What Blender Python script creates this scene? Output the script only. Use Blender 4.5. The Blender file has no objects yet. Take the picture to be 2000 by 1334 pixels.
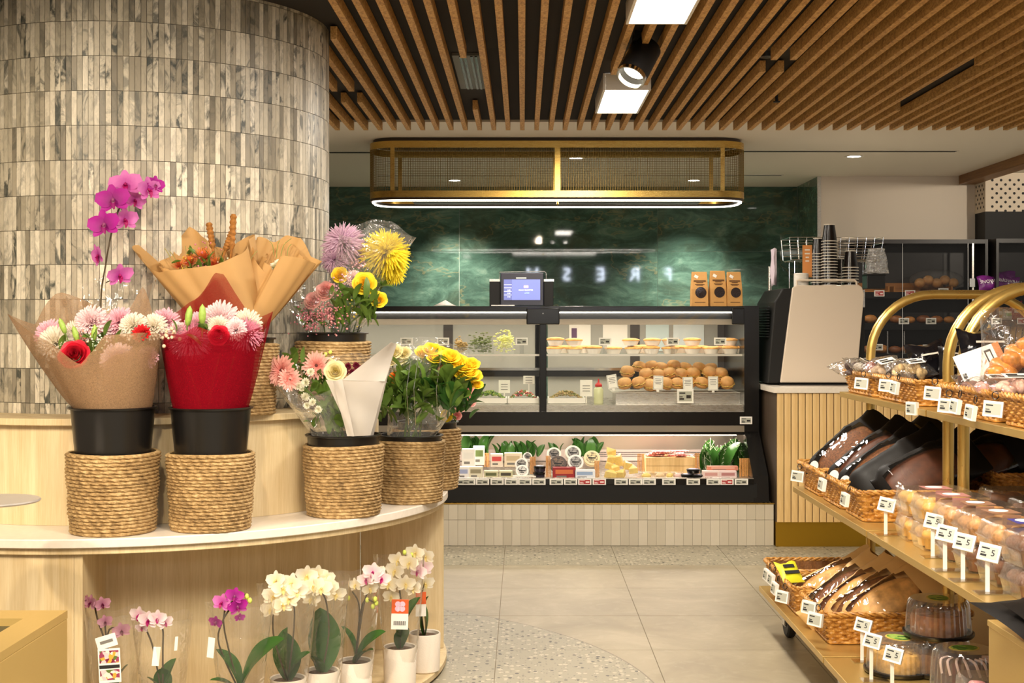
import bpy, math, random
from mathutils import Vector, Matrix, Euler
random.seed(7)
PI = math.pi; TAU = 2*PI
sc = bpy.context.scene
col = sc.collection

# ---------------------------------------------------------------- camera
F = 2600.0; VX = 1022.0; VY = 632.0; CH = 1.26          # focal length in px of a 2000 px frame, vanishing point, eye height
cam_d = bpy.data.cameras.new('camera'); cam = bpy.data.objects.new('camera', cam_d); col.objects.link(cam)
cam_d.sensor_width = 36.0; cam_d.lens = 36.0*F/2000.0
cam_d.shift_x = -(VX-1000.0)/2000.0; cam_d.shift_y = -(667.0-VY)/2000.0
cam.location = (0, 0, CH); cam.rotation_euler = (PI/2, 0, 0); cam_d.clip_start = 0.05
sc.camera = cam

def P(px, py, d):                                        # a point of the place seen at (px, py), d metres ahead
    return Vector(((px-VX)*d/F, d, CH-(py-VY)*d/F))

# ---------------------------------------------------------------- world, lights, exposure
w = bpy.data.worlds.new('world'); sc.world = w; w.use_nodes = True
w.node_tree.nodes['Background'].inputs[0].default_value = (1.0, .90, .76, 1)
w.node_tree.nodes['Background'].inputs[1].default_value = .40
sc.view_settings.view_transform = 'Standard'; sc.view_settings.look = 'None'
sc.view_settings.exposure = .40; sc.view_settings.gamma = 1.0; sc.view_settings.use_curve_mapping = False
cy = sc.cycles; cy.max_bounces = 7; cy.diffuse_bounces = 4; cy.glossy_bounces = 3; cy.transparent_max_bounces = 20; cy.adaptive_threshold = .02; cy.sample_clamp_indirect = 6
WARM = (1.0, .83, .60); SOFT = (1.0, .87, .70); COOL = (1.0, .92, .80)

def spot(name, loc, target, power, size=60, blend=.5, color=WARM, radius=.05):
    l = bpy.data.lights.new(name, 'SPOT'); l.energy = power*.80; l.spot_size = math.radians(size); l.spot_blend = blend
    l.color = color; l.shadow_soft_size = radius
    o = bpy.data.objects.new(name, l); col.objects.link(o); o.location = loc
    o.rotation_euler = (Vector(target)-Vector(loc)).to_track_quat('-Z', 'Y').to_euler()
    return o

def area(name, loc, target, power, sx, sy, color=SOFT):
    l = bpy.data.lights.new(name, 'AREA'); l.energy = power; l.shape = 'RECTANGLE'; l.size = sx; l.size_y = sy; l.color = color
    o = bpy.data.objects.new(name, l); col.objects.link(o); o.location = loc
    o.rotation_euler = (Vector(target)-Vector(loc)).to_track_quat('-Z', 'Y').to_euler()
    return o

# track spotlights of the shop ceiling (the ones behind the camera are out of frame)
spot('track_light', (-2.3, 1.7, 2.28), (-1.15, 4.1, 1.1), 190, 56, .6)
spot('track_light', (-.75, 2.0, 2.28), (-1.15, 4.1, .85), 80, 62, .6)
spot('track_light', (-.15, 2.6, 2.28), (-.75, 4.5, .75), 70, 60, .6)
spot('track_light', (-1.6, 2.2, 2.28), (-1.3, 3.8, .2), 70, 70, .6)
spot('track_light', (.55, 2.9, 2.28), (1.5, 4.6, .7), 58, 66, .6)
spot('track_light', (.7, 1.8, 2.28), (1.5, 3.7, .4), 60, 66, .6)
spot('track_light', (.5, 4.4, 2.28), (1.35, 5.5, .7), 60, 62, .6)
spot('track_light', (.2, 4.9, 2.26), (.25, 7.6, .45), 80, 70, .7)
spot('track_light', (1.3, 5.2, 2.26), (1.95, 7.6, .5), 34, 66, .7)
area('led_panel_light', (.45, 4.2, 2.272), (.45, 4.2, 0), 24, .18, .66, COOL)
area('led_panel_light', (.45, 6.12, 2.272), (.45, 6.12, 0), 24, .18, .66, COOL)
area('led_panel_light', (.45, 1.9, 2.272), (.45, 1.9, 0), 80, 1.2, 1.2, COOL)  # unseen panels, this and the next, widened to dim their mirroring in the wall
area('led_panel_light', (-1.4, .9, 2.272), (-1.4, .9, 0), 50, 1.2, 1.2, COOL)
spot('track_light', (3.9, 7.4, 2.28), (3.7, 9.5, 1.85), 70, 80, .8, SOFT)  # extra unseen spot, added to brighten the perforated bulkhead and right cabinet

# ---------------------------------------------------------------- mesh builder
class MB:
    def __init__(s): s.v = []; s.f = []
    def add(s, vs, fs, M=None):
        b = len(s.v)
        if M is not None: vs = [M @ Vector(p) for p in vs]
        s.v.extend([tuple(p) for p in vs]); s.f.extend([tuple(b+i for i in q) for q in fs]); return s
    def box(s, x0, x1, y0, y1, z0, z1, M=None):
        vs = [(x0,y0,z0),(x1,y0,z0),(x1,y1,z0),(x0,y1,z0),(x0,y0,z1),(x1,y0,z1),(x1,y1,z1),(x0,y1,z1)]
        return s.add(vs, [(0,3,2,1),(4,5,6,7),(0,1,5,4),(1,2,6,5),(2,3,7,6),(3,0,4,7)], M)
    def cbox(s, cx, cy, cz, sx, sy, sz, M=None):
        return s.box(cx-sx/2, cx+sx/2, cy-sy/2, cy+sy/2, cz-sz/2, cz+sz/2, M)
    def lathe(s, prof, n=24, M=None, cap0=True, cap1=True, a0=0, a1=TAU):
        full = abs(a1-a0-TAU) < 1e-6; k = n if full else n+1; vs = []; fs = []
        for r, z in prof:
            for i in range(k):
                a = a0+(a1-a0)*i/n; vs.append((r*math.cos(a), r*math.sin(a), z))
        for j in range(len(prof)-1):
            for i in range(n):
                i2 = (i+1) % k
                fs.append((j*k+i, j*k+i2, (j+1)*k+i2, (j+1)*k+i))
        if full and cap0 and prof[0][0] > 1e-5: fs.append(tuple(range(k-1, -1, -1)))
        if full and cap1 and prof[-1][0] > 1e-5: fs.append(tuple((len(prof)-1)*k+i for i in range(k)))
        return s.add(vs, fs, M)
    def cyl(s, p0, p1, r0, r1=None, n=12):
        p0 = Vector(p0); p1 = Vector(p1); r1 = r0 if r1 is None else r1; d = p1-p0
        M = Matrix.Translation(p0) @ d.to_track_quat('Z', 'Y').to_matrix().to_4x4()
        return s.lathe([(r0, 0), (r1, d.length)], n, M)
    def tube(s, pts, r, n=6, closed=False, cap=True):
        pts = [Vector(p) for p in pts]; N = len(pts); rs = r if isinstance(r, (list, tuple)) else [r]*N; vs = []; fs = []
        up = None
        for i, p in enumerate(pts):
            a = pts[(i-1) % N] if (closed or i) else p; b = pts[(i+1) % N] if (closed or i < N-1) else p
            t = (b-a).normalized() if (b-a).length > 1e-9 else Vector((0,0,1))
            if up is None: up = t.orthogonal().normalized()
            up = (up-t*up.dot(t)); up = up.normalized() if up.length > 1e-6 else t.orthogonal().normalized()
            q = t.cross(up)
            for k in range(n):
                an = TAU*k/n; vs.append(p+(up*math.cos(an)+q*math.sin(an))*rs[i])
        for i in range(N if closed else N-1):
            j = (i+1) % N
            for k in range(n):
                k2 = (k+1) % n; fs.append((i*n+k, i*n+k2, j*n+k2, j*n+k))
        if not closed and cap: fs.append(tuple(range(n-1, -1, -1))); fs.append(tuple((N-1)*n+k for k in range(n)))
        return s.add(vs, fs)
    def ell(s, c, r, nu=14, nv=8, M=None):
        if not isinstance(r, (list, tuple)): r = (r, r, r)
        vs = [(c[0], c[1], c[2]-r[2])]; fs = []
        for j in range(1, nv):
            t = -PI/2+PI*j/nv
            for i in range(nu):
                a = TAU*i/nu; vs.append((c[0]+r[0]*math.cos(t)*math.cos(a), c[1]+r[1]*math.cos(t)*math.sin(a), c[2]+r[2]*math.sin(t)))
        vs.append((c[0], c[1], c[2]+r[2])); L = len(vs)-1
        for i in range(nu):
            i2 = (i+1) % nu; fs.append((0, 1+i2, 1+i)); fs.append((L, L-nu+i, L-nu+i2))
            for j in range(nv-2): fs.append((1+j*nu+i, 1+j*nu+i2, 1+(j+1)*nu+i2, 1+(j+1)*nu+i))
        return s.add(vs, fs, M)
    def grid(s, rows, closed=False, M=None):
        k = len(rows[0]); vs = [p for r in rows for p in r]; fs = []
        for j in range(len(rows)-1):
            for i in range(k if closed else k-1):
                i2 = (i+1) % k; fs.append((j*k+i, j*k+i2, (j+1)*k+i2, (j+1)*k+i))
        return s.add(vs, fs, M)
    def prism(s, pts, z0, z1, M=None):                     # outline in x,y (counter clockwise) raised from z0 to z1
        n = len(pts); vs = [(p[0], p[1], z0) for p in pts]+[(p[0], p[1], z1) for p in pts]
        fs = [tuple(range(n-1, -1, -1)), tuple(range(n, 2*n))]+[(i, (i+1) % n, n+(i+1) % n, n+i) for i in range(n)]
        return s.add(vs, fs, M)
    def mesh(s, name, smooth=None):
        m = bpy.data.meshes.new(name); m.from_pydata(s.v, [], s.f)
        if smooth is not None:
            m.polygons.foreach_set('use_smooth', [True]*len(m.polygons)); m.set_sharp_from_angle(angle=math.radians(smooth))
        m.update(); return m

def link(name, me, mat, parent=None, loc=None, rot=None, scale=None):
    o = bpy.data.objects.new(name, me); col.objects.link(o)
    if mat is not None and not me.materials: me.materials.append(mat)
    if parent is not None: o.parent = parent
    if loc is not None: o.location = loc
    if rot is not None: o.rotation_euler = rot
    if scale is not None: o.scale = scale if isinstance(scale, (tuple, list)) else (scale,)*3
    return o
def part(name, mb, mat, parent=None, smooth=None, bevel=0, solid=0, label=None, **k):
    o = link(name, mb.mesh(name, smooth), mat, parent, **k)
    if solid:
        m = o.modifiers.new('solid', 'SOLIDIFY'); m.thickness = solid; m.offset = 0
    if bevel:
        m = o.modifiers.new('bevel', 'BEVEL'); m.width = bevel; m.segments = 2; m.limit_method = 'ANGLE'; m.angle_limit = math.radians(40)
    if label: o['label'] = label
    return o
def tag(o, label, cat, group=None):
    o['label'] = label; o['category'] = cat
    if group: o['group'] = group
    return o
def thing(name, label, cat, loc=(0,0,0), rz=0, group=None, rot=None):
    o = bpy.data.objects.new(name, None); col.objects.link(o); o.empty_display_size = .05
    o.location = loc; o.rotation_euler = rot if rot is not None else (0, 0, rz)
    return tag(o, label, cat, group)
def struct(o): o['kind'] = 'structure'; return o
def sroot(name, loc=(0,0,0)):
    o = bpy.data.objects.new(name, None); col.objects.link(o); o.location = loc; o.empty_display_size = .05; return struct(o)
def copy_tree(o, parent=None, label=None, loc=None, rz=None, group=None):
    c = o.copy(); col.objects.link(c); c.parent = parent
    if label: c['label'] = label
    if group: c['group'] = group
    if loc is not None: c.location = loc
    if rz is not None: c.rotation_euler = (0, 0, rz)
    for ch in list(o.children): copy_tree(ch, c)
    return c
def T(x, y, z): return Matrix.Translation((x, y, z))
def R(ax, deg): return Matrix.Rotation(math.radians(deg), 4, ax)
def S(x, y=None, z=None): return Matrix.Diagonal((x, x if y is None else y, x if z is None else z, 1))
def smooth_path(pts, n=6):                                # Catmull-Rom through pts
    pts = [Vector(p) for p in pts]; out = []
    for i in range(len(pts)-1):
        p0 = pts[max(i-1, 0)]; p1 = pts[i]; p2 = pts[i+1]; p3 = pts[min(i+2, len(pts)-1)]
        for k in range(n):
            t = k/n
            out.append(.5*((2*p1)+(p2-p0)*t+(2*p0-5*p1+4*p2-p3)*t*t+(3*p1-p0-3*p2+p3)*t**3))
    out.append(pts[-1]); return out

# ---------------------------------------------------------------- materials
def lin(c):                                               # 0-255 display colour to linear
    return tuple(((x/255)/12.92 if x/255 <= .04045 else ((x/255+.055)/1.055)**2.4) for x in c)+(1,)
class NT:
    def __init__(s, name):
        s.m = bpy.data.materials.new(name); s.m.use_nodes = True; s.t = s.m.node_tree; s.n = s.t.nodes; s.b = s.n['Principled BSDF']; s.out = s.n['Material Output']
    def node(s, typ, ins=None, **kw):
        nd = s.n.new(typ)
        for k, v in kw.items(): setattr(nd, k, v)
        for k, v in (ins or {}).items():
            if isinstance(v, bpy.types.NodeSocket): s.t.links.new(v, nd.inputs[k])
            else: nd.inputs[k].default_value = v
        return nd
    def link(s, a, b): s.t.links.new(a, b)
    def set(s, **kw):
        for k, v in kw.items():
            i = s.b.inputs[k.replace('_', ' ')]
            if isinstance(v, bpy.types.NodeSocket): s.t.links.new(v, i)
            else: i.default_value = v
        return s
    def math(s, op, a, b=None):
        ins = {0: a}
        if b is not None: ins[1] = b
        return s.node('ShaderNodeMath', ins, operation=op).outputs[0]
    def ramp(s, fac, stops, interp='LINEAR'):
        r = s.node('ShaderNodeValToRGB', {'Fac': fac}); r.color_ramp.interpolation = interp
        e = r.color_ramp.elements
        while len(e) < len(stops): e.new(.5)
        for i, (p, c) in enumerate(stops): e[i].position = p; e[i].color = c
        return r.outputs[0]
    def mix(s, fac, a, b, blend='MIX'):
        n = s.node('ShaderNodeMix', data_type='RGBA', blend_type=blend)
        for i, v in ((0, fac), (6, a), (7, b)):
            if isinstance(v, bpy.types.NodeSocket): s.t.links.new(v, n.inputs[i])
            else: n.inputs[i].default_value = v
        return n.outputs[2]
    def coord(s, which='Object', scale=(1,1,1)):
        tc = s.node('ShaderNodeTexCoord')
        return s.node('ShaderNodeMapping', {'Vector': tc.outputs[which], 'Scale': scale}).outputs[0]
    def noise(s, vec, scale, detail=4, rough=.55, dist=0):
        return s.node('ShaderNodeTexNoise', {'Vector': vec, 'Scale': scale, 'Detail': detail, 'Roughness': rough, 'Distortion': dist}).outputs[0]
    def bump(s, h, strength=.3, dist=.002):
        s.link(s.node('ShaderNodeBump', {'Height': h, 'Strength': strength, 'Distance': dist}).outputs[0], s.b.inputs['Normal']); return s

MATS = {}
def plain(name, rgb, rough=.6, metal=0, var=0, vscale=30, bump=0, coat=0, spec=None, trans=0, sheen=0):
    if name in MATS: return MATS[name]
    n = NT(name); c = lin(rgb)
    n.set(Base_Color=c, Roughness=rough, Metallic=metal)
    if spec is not None: n.set(Specular_IOR_Level=spec)
    if coat: n.set(Coat_Weight=coat, Coat_Roughness=.08)
    if var or bump:
        v = n.coord('Object'); z = n.noise(v, vscale, 5)
        if var:
            d = tuple(x*(1-var) for x in c[:3])+(1,); l = tuple(min(1, x*(1+var)) for x in c[:3])+(1,)
            n.set(Base_Color=n.ramp(z, [(.3, d), (.7, l)]))
        if bump: n.bump(z, bump, .003)
    if trans:                                             # thin translucent sheet: light passes through, diffusely
        tb = n.node('ShaderNodeBsdfTranslucent', {'Color': c}); ms = n.node('ShaderNodeMixShader', {'Fac': trans})
        n.link(n.b.outputs[0], ms.inputs[1]); n.link(tb.outputs[0], ms.inputs[2]); n.link(ms.outputs[0], n.out.inputs[0])
    MATS[name] = n.m; return n.m
def clear(name, tint=(255,255,255), gloss=.12, rough=.03, base=.02, crinkle=0, cscale=40, haze=0):
    """thin clear film or pane: see-through with mirror highlights"""
    if name in MATS: return MATS[name]
    n = NT(name)
    tr = n.node('ShaderNodeBsdfTransparent', {'Color': lin(tint)}); gl = n.node('ShaderNodeBsdfGlossy', {'Color': (1,1,1,1), 'Roughness': rough})
    fr = n.node('ShaderNodeLayerWeight', {'Blend': .5})
    fac = n.math('ADD', n.math('MULTIPLY', n.math('POWER', fr.outputs['Facing'], 3.0), gloss*4), base)
    if crinkle:
        z = n.noise(n.coord('Object'), cscale, 2, .5, 1.2)
        bm = n.node('ShaderNodeBump', {'Height': z, 'Strength': crinkle, 'Distance': .02})
        n.link(bm.outputs[0], gl.inputs['Normal']); n.link(bm.outputs[0], fr.inputs['Normal'])
    fac = n.math('MINIMUM', fac, .85)
    ms = n.node('ShaderNodeMixShader', {'Fac': fac}); n.link(tr.outputs[0], ms.inputs[1]); n.link(gl.outputs[0], ms.inputs[2])
    last = ms.outputs[0]
    if haze:
        df = n.node('ShaderNodeBsdfDiffuse', {'Color': (.9,.88,.84,1)}); m2 = n.node('ShaderNodeMixShader', {'Fac': haze})
        n.link(last, m2.inputs[1]); n.link(df.outputs[0], m2.inputs[2]); last = m2.outputs[0]
    n.link(last, n.out.inputs[0]); MATS[name] = n.m; return n.m
def glow(name, rgb, strength):
    if name in MATS: return MATS[name]
    n = NT(name); n.set(Base_Color=lin(rgb), Emission_Color=lin(rgb), Emission_Strength=strength); MATS[name] = n.m; return n.m
def wood(name, c_dark, c_light, axis='Z', rough=.5, ring=26, fine=60, contrast=1.0):
    """straight grain along the given axis with fine streaks"""
    if name in MATS: return MATS[name]
    n = NT(name); st = {'X': (.05,1,1), 'Y': (1,.05,1), 'Z': (1,1,.05)}[axis]
    v = n.coord('Object', st)
    a = n.noise(v, ring, 3, .5, .6); b = n.noise(v, fine*3, 4, .6)
    f = n.math('ADD', n.math('MULTIPLY', a, .6), n.math('MULTIPLY', b, .4))
    n.set(Base_Color=n.ramp(f, [(.5-.16*contrast, lin(c_dark)), (.5+.14*contrast, lin(c_light))]), Roughness=rough)
    n.bump(b, .08, .001); MATS[name] = n.m; return n.m

# the room's own materials
def mat_column():
    """marble strips: tone and veins change from strip to strip (cells of angle and height around the column axis)"""
    n = NT('marble_strips'); g = n.node('ShaderNodeNewGeometry')
    p = n.node('ShaderNodeVectorMath', {0: g.outputs['Position'], 1: (COL_X, COL_Y, 0)}, operation='SUBTRACT').outputs[0]
    sx = n.node('ShaderNodeSeparateXYZ', {0: p})
    ang = n.math('ARCTAN2', sx.outputs[1], sx.outputs[0])
    cell = n.math('FLOOR', n.math('DIVIDE', ang, TAU/N_STRIP)); row = n.math('FLOOR', n.math('DIVIDE', sx.outputs[2], ROW_H))
    cv = n.node('ShaderNodeCombineXYZ', {0: cell, 1: row, 2: 0.0}).outputs[0]
    wn = n.node('ShaderNodeTexWhiteNoise', {0: cv}, noise_dimensions='3D')
    shift = n.node('ShaderNodeVectorMath', {0: wn.outputs['Color'], 1: (9, 9, 9)}, operation='MULTIPLY').outputs[0]
    q = n.node('ShaderNodeVectorMath', {0: p, 1: shift}, operation='ADD').outputs[0]
    # slanting veins
    qm = n.node('ShaderNodeMapping', {'Vector': q, 'Rotation': (.0, .6, .4), 'Scale': (1, 1, .55)}).outputs[0]
    big = n.noise(qm, 16, 6, .62, 1.6); fine = n.noise(qm, 55, 4, .6, 1.0)
    tone = wn.outputs['Value']
    base = n.ramp(tone, [(0, lin((120,112,96))), (.22, lin((164,154,134))), (.6, lin((194,184,163))), (1, lin((224,214,194)))])
    dark = n.ramp(big, [(.48, (0,0,0,1)), (.60, (1,1,1,1))])
    amount = n.ramp(n.node('ShaderNodeTexWhiteNoise', {0: n.node('ShaderNodeVectorMath', {0: cv, 1: (17.3, 4.1, 0)}, operation='ADD').outputs[0]}, noise_dimensions='3D').outputs['Value'],
                    [(.0, (.2,.2,.2,1)), (.6, (.5,.5,.5,1)), (.8, (.95,.95,.95,1)), (1, (1,1,1,1))])
    fac = n.math('MULTIPLY', dark, amount)
    c = n.mix(fac, base, lin((58,62,56)))
    c = n.mix(n.math('MULTIPLY', n.ramp(fine, [(.45, (0,0,0,1)), (.75, (1,1,1,1))]), .5), c, lin((138,132,120)))
    n.set(Base_Color=c, Roughness=.42); n.bump(fine, .12, .0015); return n.m
COL_X, COL_Y, COL_R = -1.385, 4.925, .66
ROW_H = .1115; N_STRIP = 226
M_COLUMN = mat_column()
M_GROUT = plain('grout', (150,142,128), .9)

def mat_floor():
    n = NT('floor_stone_and_terrazzo'); g = n.node('ShaderNodeNewGeometry'); p = g.outputs['Position']
    sx = n.node('ShaderNodeSeparateXYZ', {0: p})
    d = n.node('ShaderNodeVectorMath', {0: p, 1: (-1.24, 4.39, 0)}, operation='DISTANCE').outputs['Value']
    inside = n.math('LESS_THAN', d, 1.72)
    strip = n.math('GREATER_THAN', sx.outputs[1], 6.94)
    mask = n.math('MAXIMUM', inside, strip)
    cl = n.noise(p, 2.2, 6, .6, .8); fi = n.noise(p, 14, 5, .6, .6)
    stone = n.ramp(cl, [(.3, lin((140,128,106))), (.55, lin((158,146,122))), (.75, lin((174,162,138)))])
    stone = n.mix(n.math('MULTIPLY', n.ramp(fi, [(.52, (0,0,0,1)), (.7, (1,1,1,1))]), .25), stone, lin((186,176,154)))
    v1 = n.node('ShaderNodeTexVoronoi', {'Vector': p, 'Scale': 46.0, 'Randomness': 1.0})
    v2 = n.node('ShaderNodeTexVoronoi', {'Vector': p, 'Scale': 92.0, 'Randomness': 1.0})
    r1 = n.node('ShaderNodeSeparateColor', {0: v1.outputs['Color']}); r2 = n.node('ShaderNodeSeparateColor', {0: v2.outputs['Color']})
    chip_d = n.math('MULTIPLY', n.math('LESS_THAN', v1.outputs['Distance'], .34), n.math('GREATER_THAN', r1.outputs[0], .80))
    chip_l = n.math('MULTIPLY', n.math('LESS_THAN', v1.outputs['Distance'], .42), n.math('LESS_THAN', r1.outputs[0], .36))
    chip_s = n.math('MULTIPLY', n.math('LESS_THAN', v2.outputs['Distance'], .32), n.math('GREATER_THAN', r2.outputs[0], .72))
    ter = n.mix(chip_l, lin((150,142,122)), lin((182,172,150)))
    ter = n.mix(chip_s, ter, lin((112,108,96)))
    ter = n.mix(chip_d, ter, lin((62,60,54)))
    c = n.mix(mask, stone, ter)
    ring = n.math('LESS_THAN', n.math('ABSOLUTE', n.math('SUBTRACT', d, 1.72)), .003)
    c = n.mix(n.math('MULTIPLY', ring, n.math('SUBTRACT', 1.0, strip)), c, lin((120,110,92)))
    n.set(Base_Color=c, Roughness=.38, Specular_IOR_Level=.4); n.bump(fi, .04, .001); return n.m
M_FLOOR = mat_floor()

def mat_green():
    n = NT('green_quartzite'); v = n.coord('Object')
    a = n.noise(v, 1.1, 6, .62, 1.8); b = n.noise(n.coord('Object', (1, 1, 2.6)), 3.4, 8, .68, .9); c3 = n.noise(v, 26, 5, .65, .6)
    base = n.ramp(b, [(.28, lin((52,72,62))), (.45, lin((68,94,82))), (.58, lin((90,120,105))), (.72, lin((126,150,132)))])
    brown = n.ramp(a, [(.50, (0,0,0,1)), (.66, (1,1,1,1))])
    c = n.mix(n.math('MULTIPLY', brown, .55), base, lin((82,84,62)))
    wv = n.node('ShaderNodeTexWave', {'Vector': n.coord('Object', (.5, 1, 1)), 'Scale': .42, 'Distortion': 20.0, 'Detail': 6.0, 'Detail Scale': 1.6, 'Detail Roughness': .7}, wave_type='BANDS', bands_direction='DIAGONAL')
    vein = n.ramp(wv.outputs['Fac'], [(.0, (.8,.8,.8,1)), (.010, (0,0,0,1))])
    c = n.mix(n.math('MULTIPLY', vein, n.math('MULTIPLY', c3, .6)), c, lin((176,156,104)))
    c = n.mix(n.math('MULTIPLY', n.ramp(c3, [(.55, (0,0,0,1)), (.75, (1,1,1,1))]), .25), c, lin((120,140,120)))
    n.set(Base_Color=c, Roughness=.035, Specular_IOR_Level=.28); return n.m
M_GREEN = mat_green()
M_WHITE_CEIL = plain('ceiling_paint', (232,224,210), .85)
M_WALL = plain('wall_paint', (230,218,202), .8)
M_BLACK_CEIL = plain('dark_ceiling_void', (34,28,22), .9)
def mat_batten():
    n = NT('batten_cork_veneer'); v = n.coord('Object')
    a = n.noise(n.coord('Object', (1, .35, 1)), 130, 3, .6); b = n.noise(v, 6, 3)
    f = n.math('ADD', n.math('MULTIPLY', a, .75), n.math('MULTIPLY', b, .25))
    n.set(Base_Color=n.ramp(f, [(.34, lin((146,104,50))), (.5, lin((194,146,80))), (.64, lin((216,172,106)))]), Roughness=.6); return n.m
M_BATTEN = mat_batten()
M_PALE_WOOD = wood('pale_ash', (192,166,120), (222,202,162), 'Z', .45, 22, 70, 1.2)
M_SLAT = wood('slat_oak', (198,158,96), (232,200,142), 'Z', .5, 18, 50, 1.1)
M_STONE_TOP = plain('white_stone_top', (224,214,200), .28, var=.05, vscale=60)
def brushed(name, rgb, rough=.3, axis=(1, 1, 40), metal=1.0):
    if name in MATS: return MATS[name]
    n = NT(name); z = n.noise(n.coord('Object', axis), 30, 3)
    n.set(Base_Color=lin(rgb), Metallic=metal, Roughness=n.math('ADD', n.math('MULTIPLY', z, .16), rough-.08)); MATS[name] = n.m; return n.m
M_BRASS = brushed('brushed_brass', (206,172,100), .36, (40, 1, 40), .72)
M_BRASS_H = brushed('brass_band', (206,170,92), .28, (1, 1, 60))
M_STEEL = brushed('steel', (205,200,192), .28, (1, 1, 40))
M_CHROME = plain('chrome', (220,218,214), .12, 1)
M_BLACK = plain('black_gloss', (14,13,12), .22)
M_BLACK_M = plain('black_matte', (19,18,17), .55, spec=.3)
M_BLACK_PL = plain('black_plastic', (20,18,17), .3)
M_WHITE_PL = plain('white_plastic', (232,226,216), .4)
M_LEDW = glow('led_white', (255,250,238), 14)
M_LED_SOFT = glow('led_panel_diffuser', (255,252,246), 6)
M_GLASS = clear('case_glass', (252,252,250), .10, .02, .02)
# ================================================================ the setting
# ---- floor: 600 mm tiles with recessed joints; each tile that shows is a piece of its own
floor_o = sroot('floor')
g = MB().box(-4, 5, -4, 11, -.06, -.003); part('screed', g, plain('joint_mortar', (128,116,96), .9), floor_o)
tile = MB().box(-.2985, .2985, -.2985, .2985, -.05, 0); tile_me = tile.mesh('floor_tile'); tile_me.materials.append(M_FLOOR)
cut_me = None
for i in range(-1, 4):
    for j in range(-3, 2):
        o = link('floor_tile', tile_me, None, floor_o, loc=(-.1028+.6*i+.3, 6.94+.6*j+.3, 0))
rest = MB()
for i in range(-7, 9):
    for j in range(-17, 7):
        if -1 <= i < 4 and -3 <= j < 2: continue
        cx, cy = -.1028+.6*i+.3, 6.94+.6*j+.3
        rest.box(cx-.2985, cx+.2985, cy-.2985, cy+.2985, -.05, 0)
o = part('floor_tiling', rest, M_FLOOR, floor_o); o['kind'] = 'stuff'

# ---- column clad in upright marble strips
column = sroot('wall_column', (COL_X, COL_Y, 0))
core = MB().lathe([(COL_R-.006, 0), (COL_R-.006, 2.42)], 120); part('column_core', core, M_GROUT, column, smooth=40)
da = TAU/N_STRIP
def strip(mb, a, z, da=da, out=COL_R):
    g_ = .0007/COL_R; h = ROW_H
    vs = []
    for zz in (z+.0009, z+h-.0009):
        for aa, rr in ((a+g_, out-.008), (a+da-g_, out-.008), (a+da-g_, out), (a+g_, out)):
            vs.append((rr*math.cos(aa), rr*math.sin(aa), zz))
    mb.add(vs, [(0,3,2,1),(4,5,6,7),(0,1,5,4),(1,2,6,5),(2,3,7,6),(3,0,4,7)])
proto_strip = MB(); strip(proto_strip, 0, 0); strip_me = proto_strip.mesh('marble_strip'); strip_me.materials.append(M_COLUMN)
# strips facing the camera, nearest first, are pieces; the others are one cladding
cells = []
for row in range(8, 22):
    for k in range(N_STRIP):
        a = (k+.5)*da; nx, ny = math.cos(a), math.sin(a)
        px = COL_X+COL_R*nx; py = COL_Y+COL_R*ny
        if ny > .25: continue
        z = (row+.5)*ROW_H; ix = VX+px*F/py; iy = VY-(z-CH)*F/py
        vis = (nx*(-px)+ny*(-py))/math.hypot(px, py)
        cells.append((-vis if (0 < ix < 640 and -20 < iy < 560 and vis > 0) else 1, row, k))
cells.sort()
rest = MB()
for n_, (s_, row, k) in enumerate(cells):
    if n_ < 300 and s_ < 0:
        link('marble_strip', strip_me, None, column, loc=(0, 0, row*ROW_H), rot=(0, 0, k*da))
    else: strip(rest, k*da, row*ROW_H, out=COL_R)
o = part('marble_cladding', rest, M_COLUMN, column); o['kind'] = 'stuff'

# ---- walls
GREEN_Y = 10.5; ZC = 2.34; WH_Y = 9.77
back = sroot('wall_back', (0, GREEN_Y, 0))
seams_x = [-2.6, (897-VX)*GREEN_Y/F, 1.06, 2.16]; seams_z = [0, 1.83, ZC]
for i in range(3):
    for j in range(2):
        x0, x1, z0, z1 = seams_x[i], seams_x[i+1], seams_z[j], seams_z[j+1]
        cx, cz = ((x0+x1)/2, (z0+z1)/2)
        g = MB().box(x0-cx+.001, x1-cx-.001, 0, .004, z0-cz+.001, z1-cz-.001)
        part('stone_slab', g, M_GREEN, back, loc=(cx, 0, cz))
part('wall_core', MB().box(-4, 2.4, .0045, .2, 0, 2.6), plain('pale_joint', (214,220,208), .7), back)
side = MB().box(2.161, 2.18, WH_Y, GREEN_Y-.001, 0, ZC); struct(part('wall_return', side, M_GREEN))
struct(part('trim_1', MB().box(2.156, 2.182, WH_Y-.012, WH_Y-.0005, 0, ZC), M_STEEL))
struct(part('wall_right', MB().box(2.184, 5, WH_Y, WH_Y+.2, 0, ZC), M_WALL))
struct(part('wall_left', MB().box(-4.1, -4, -4, 11, 0, 2.7), M_WALL))
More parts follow.
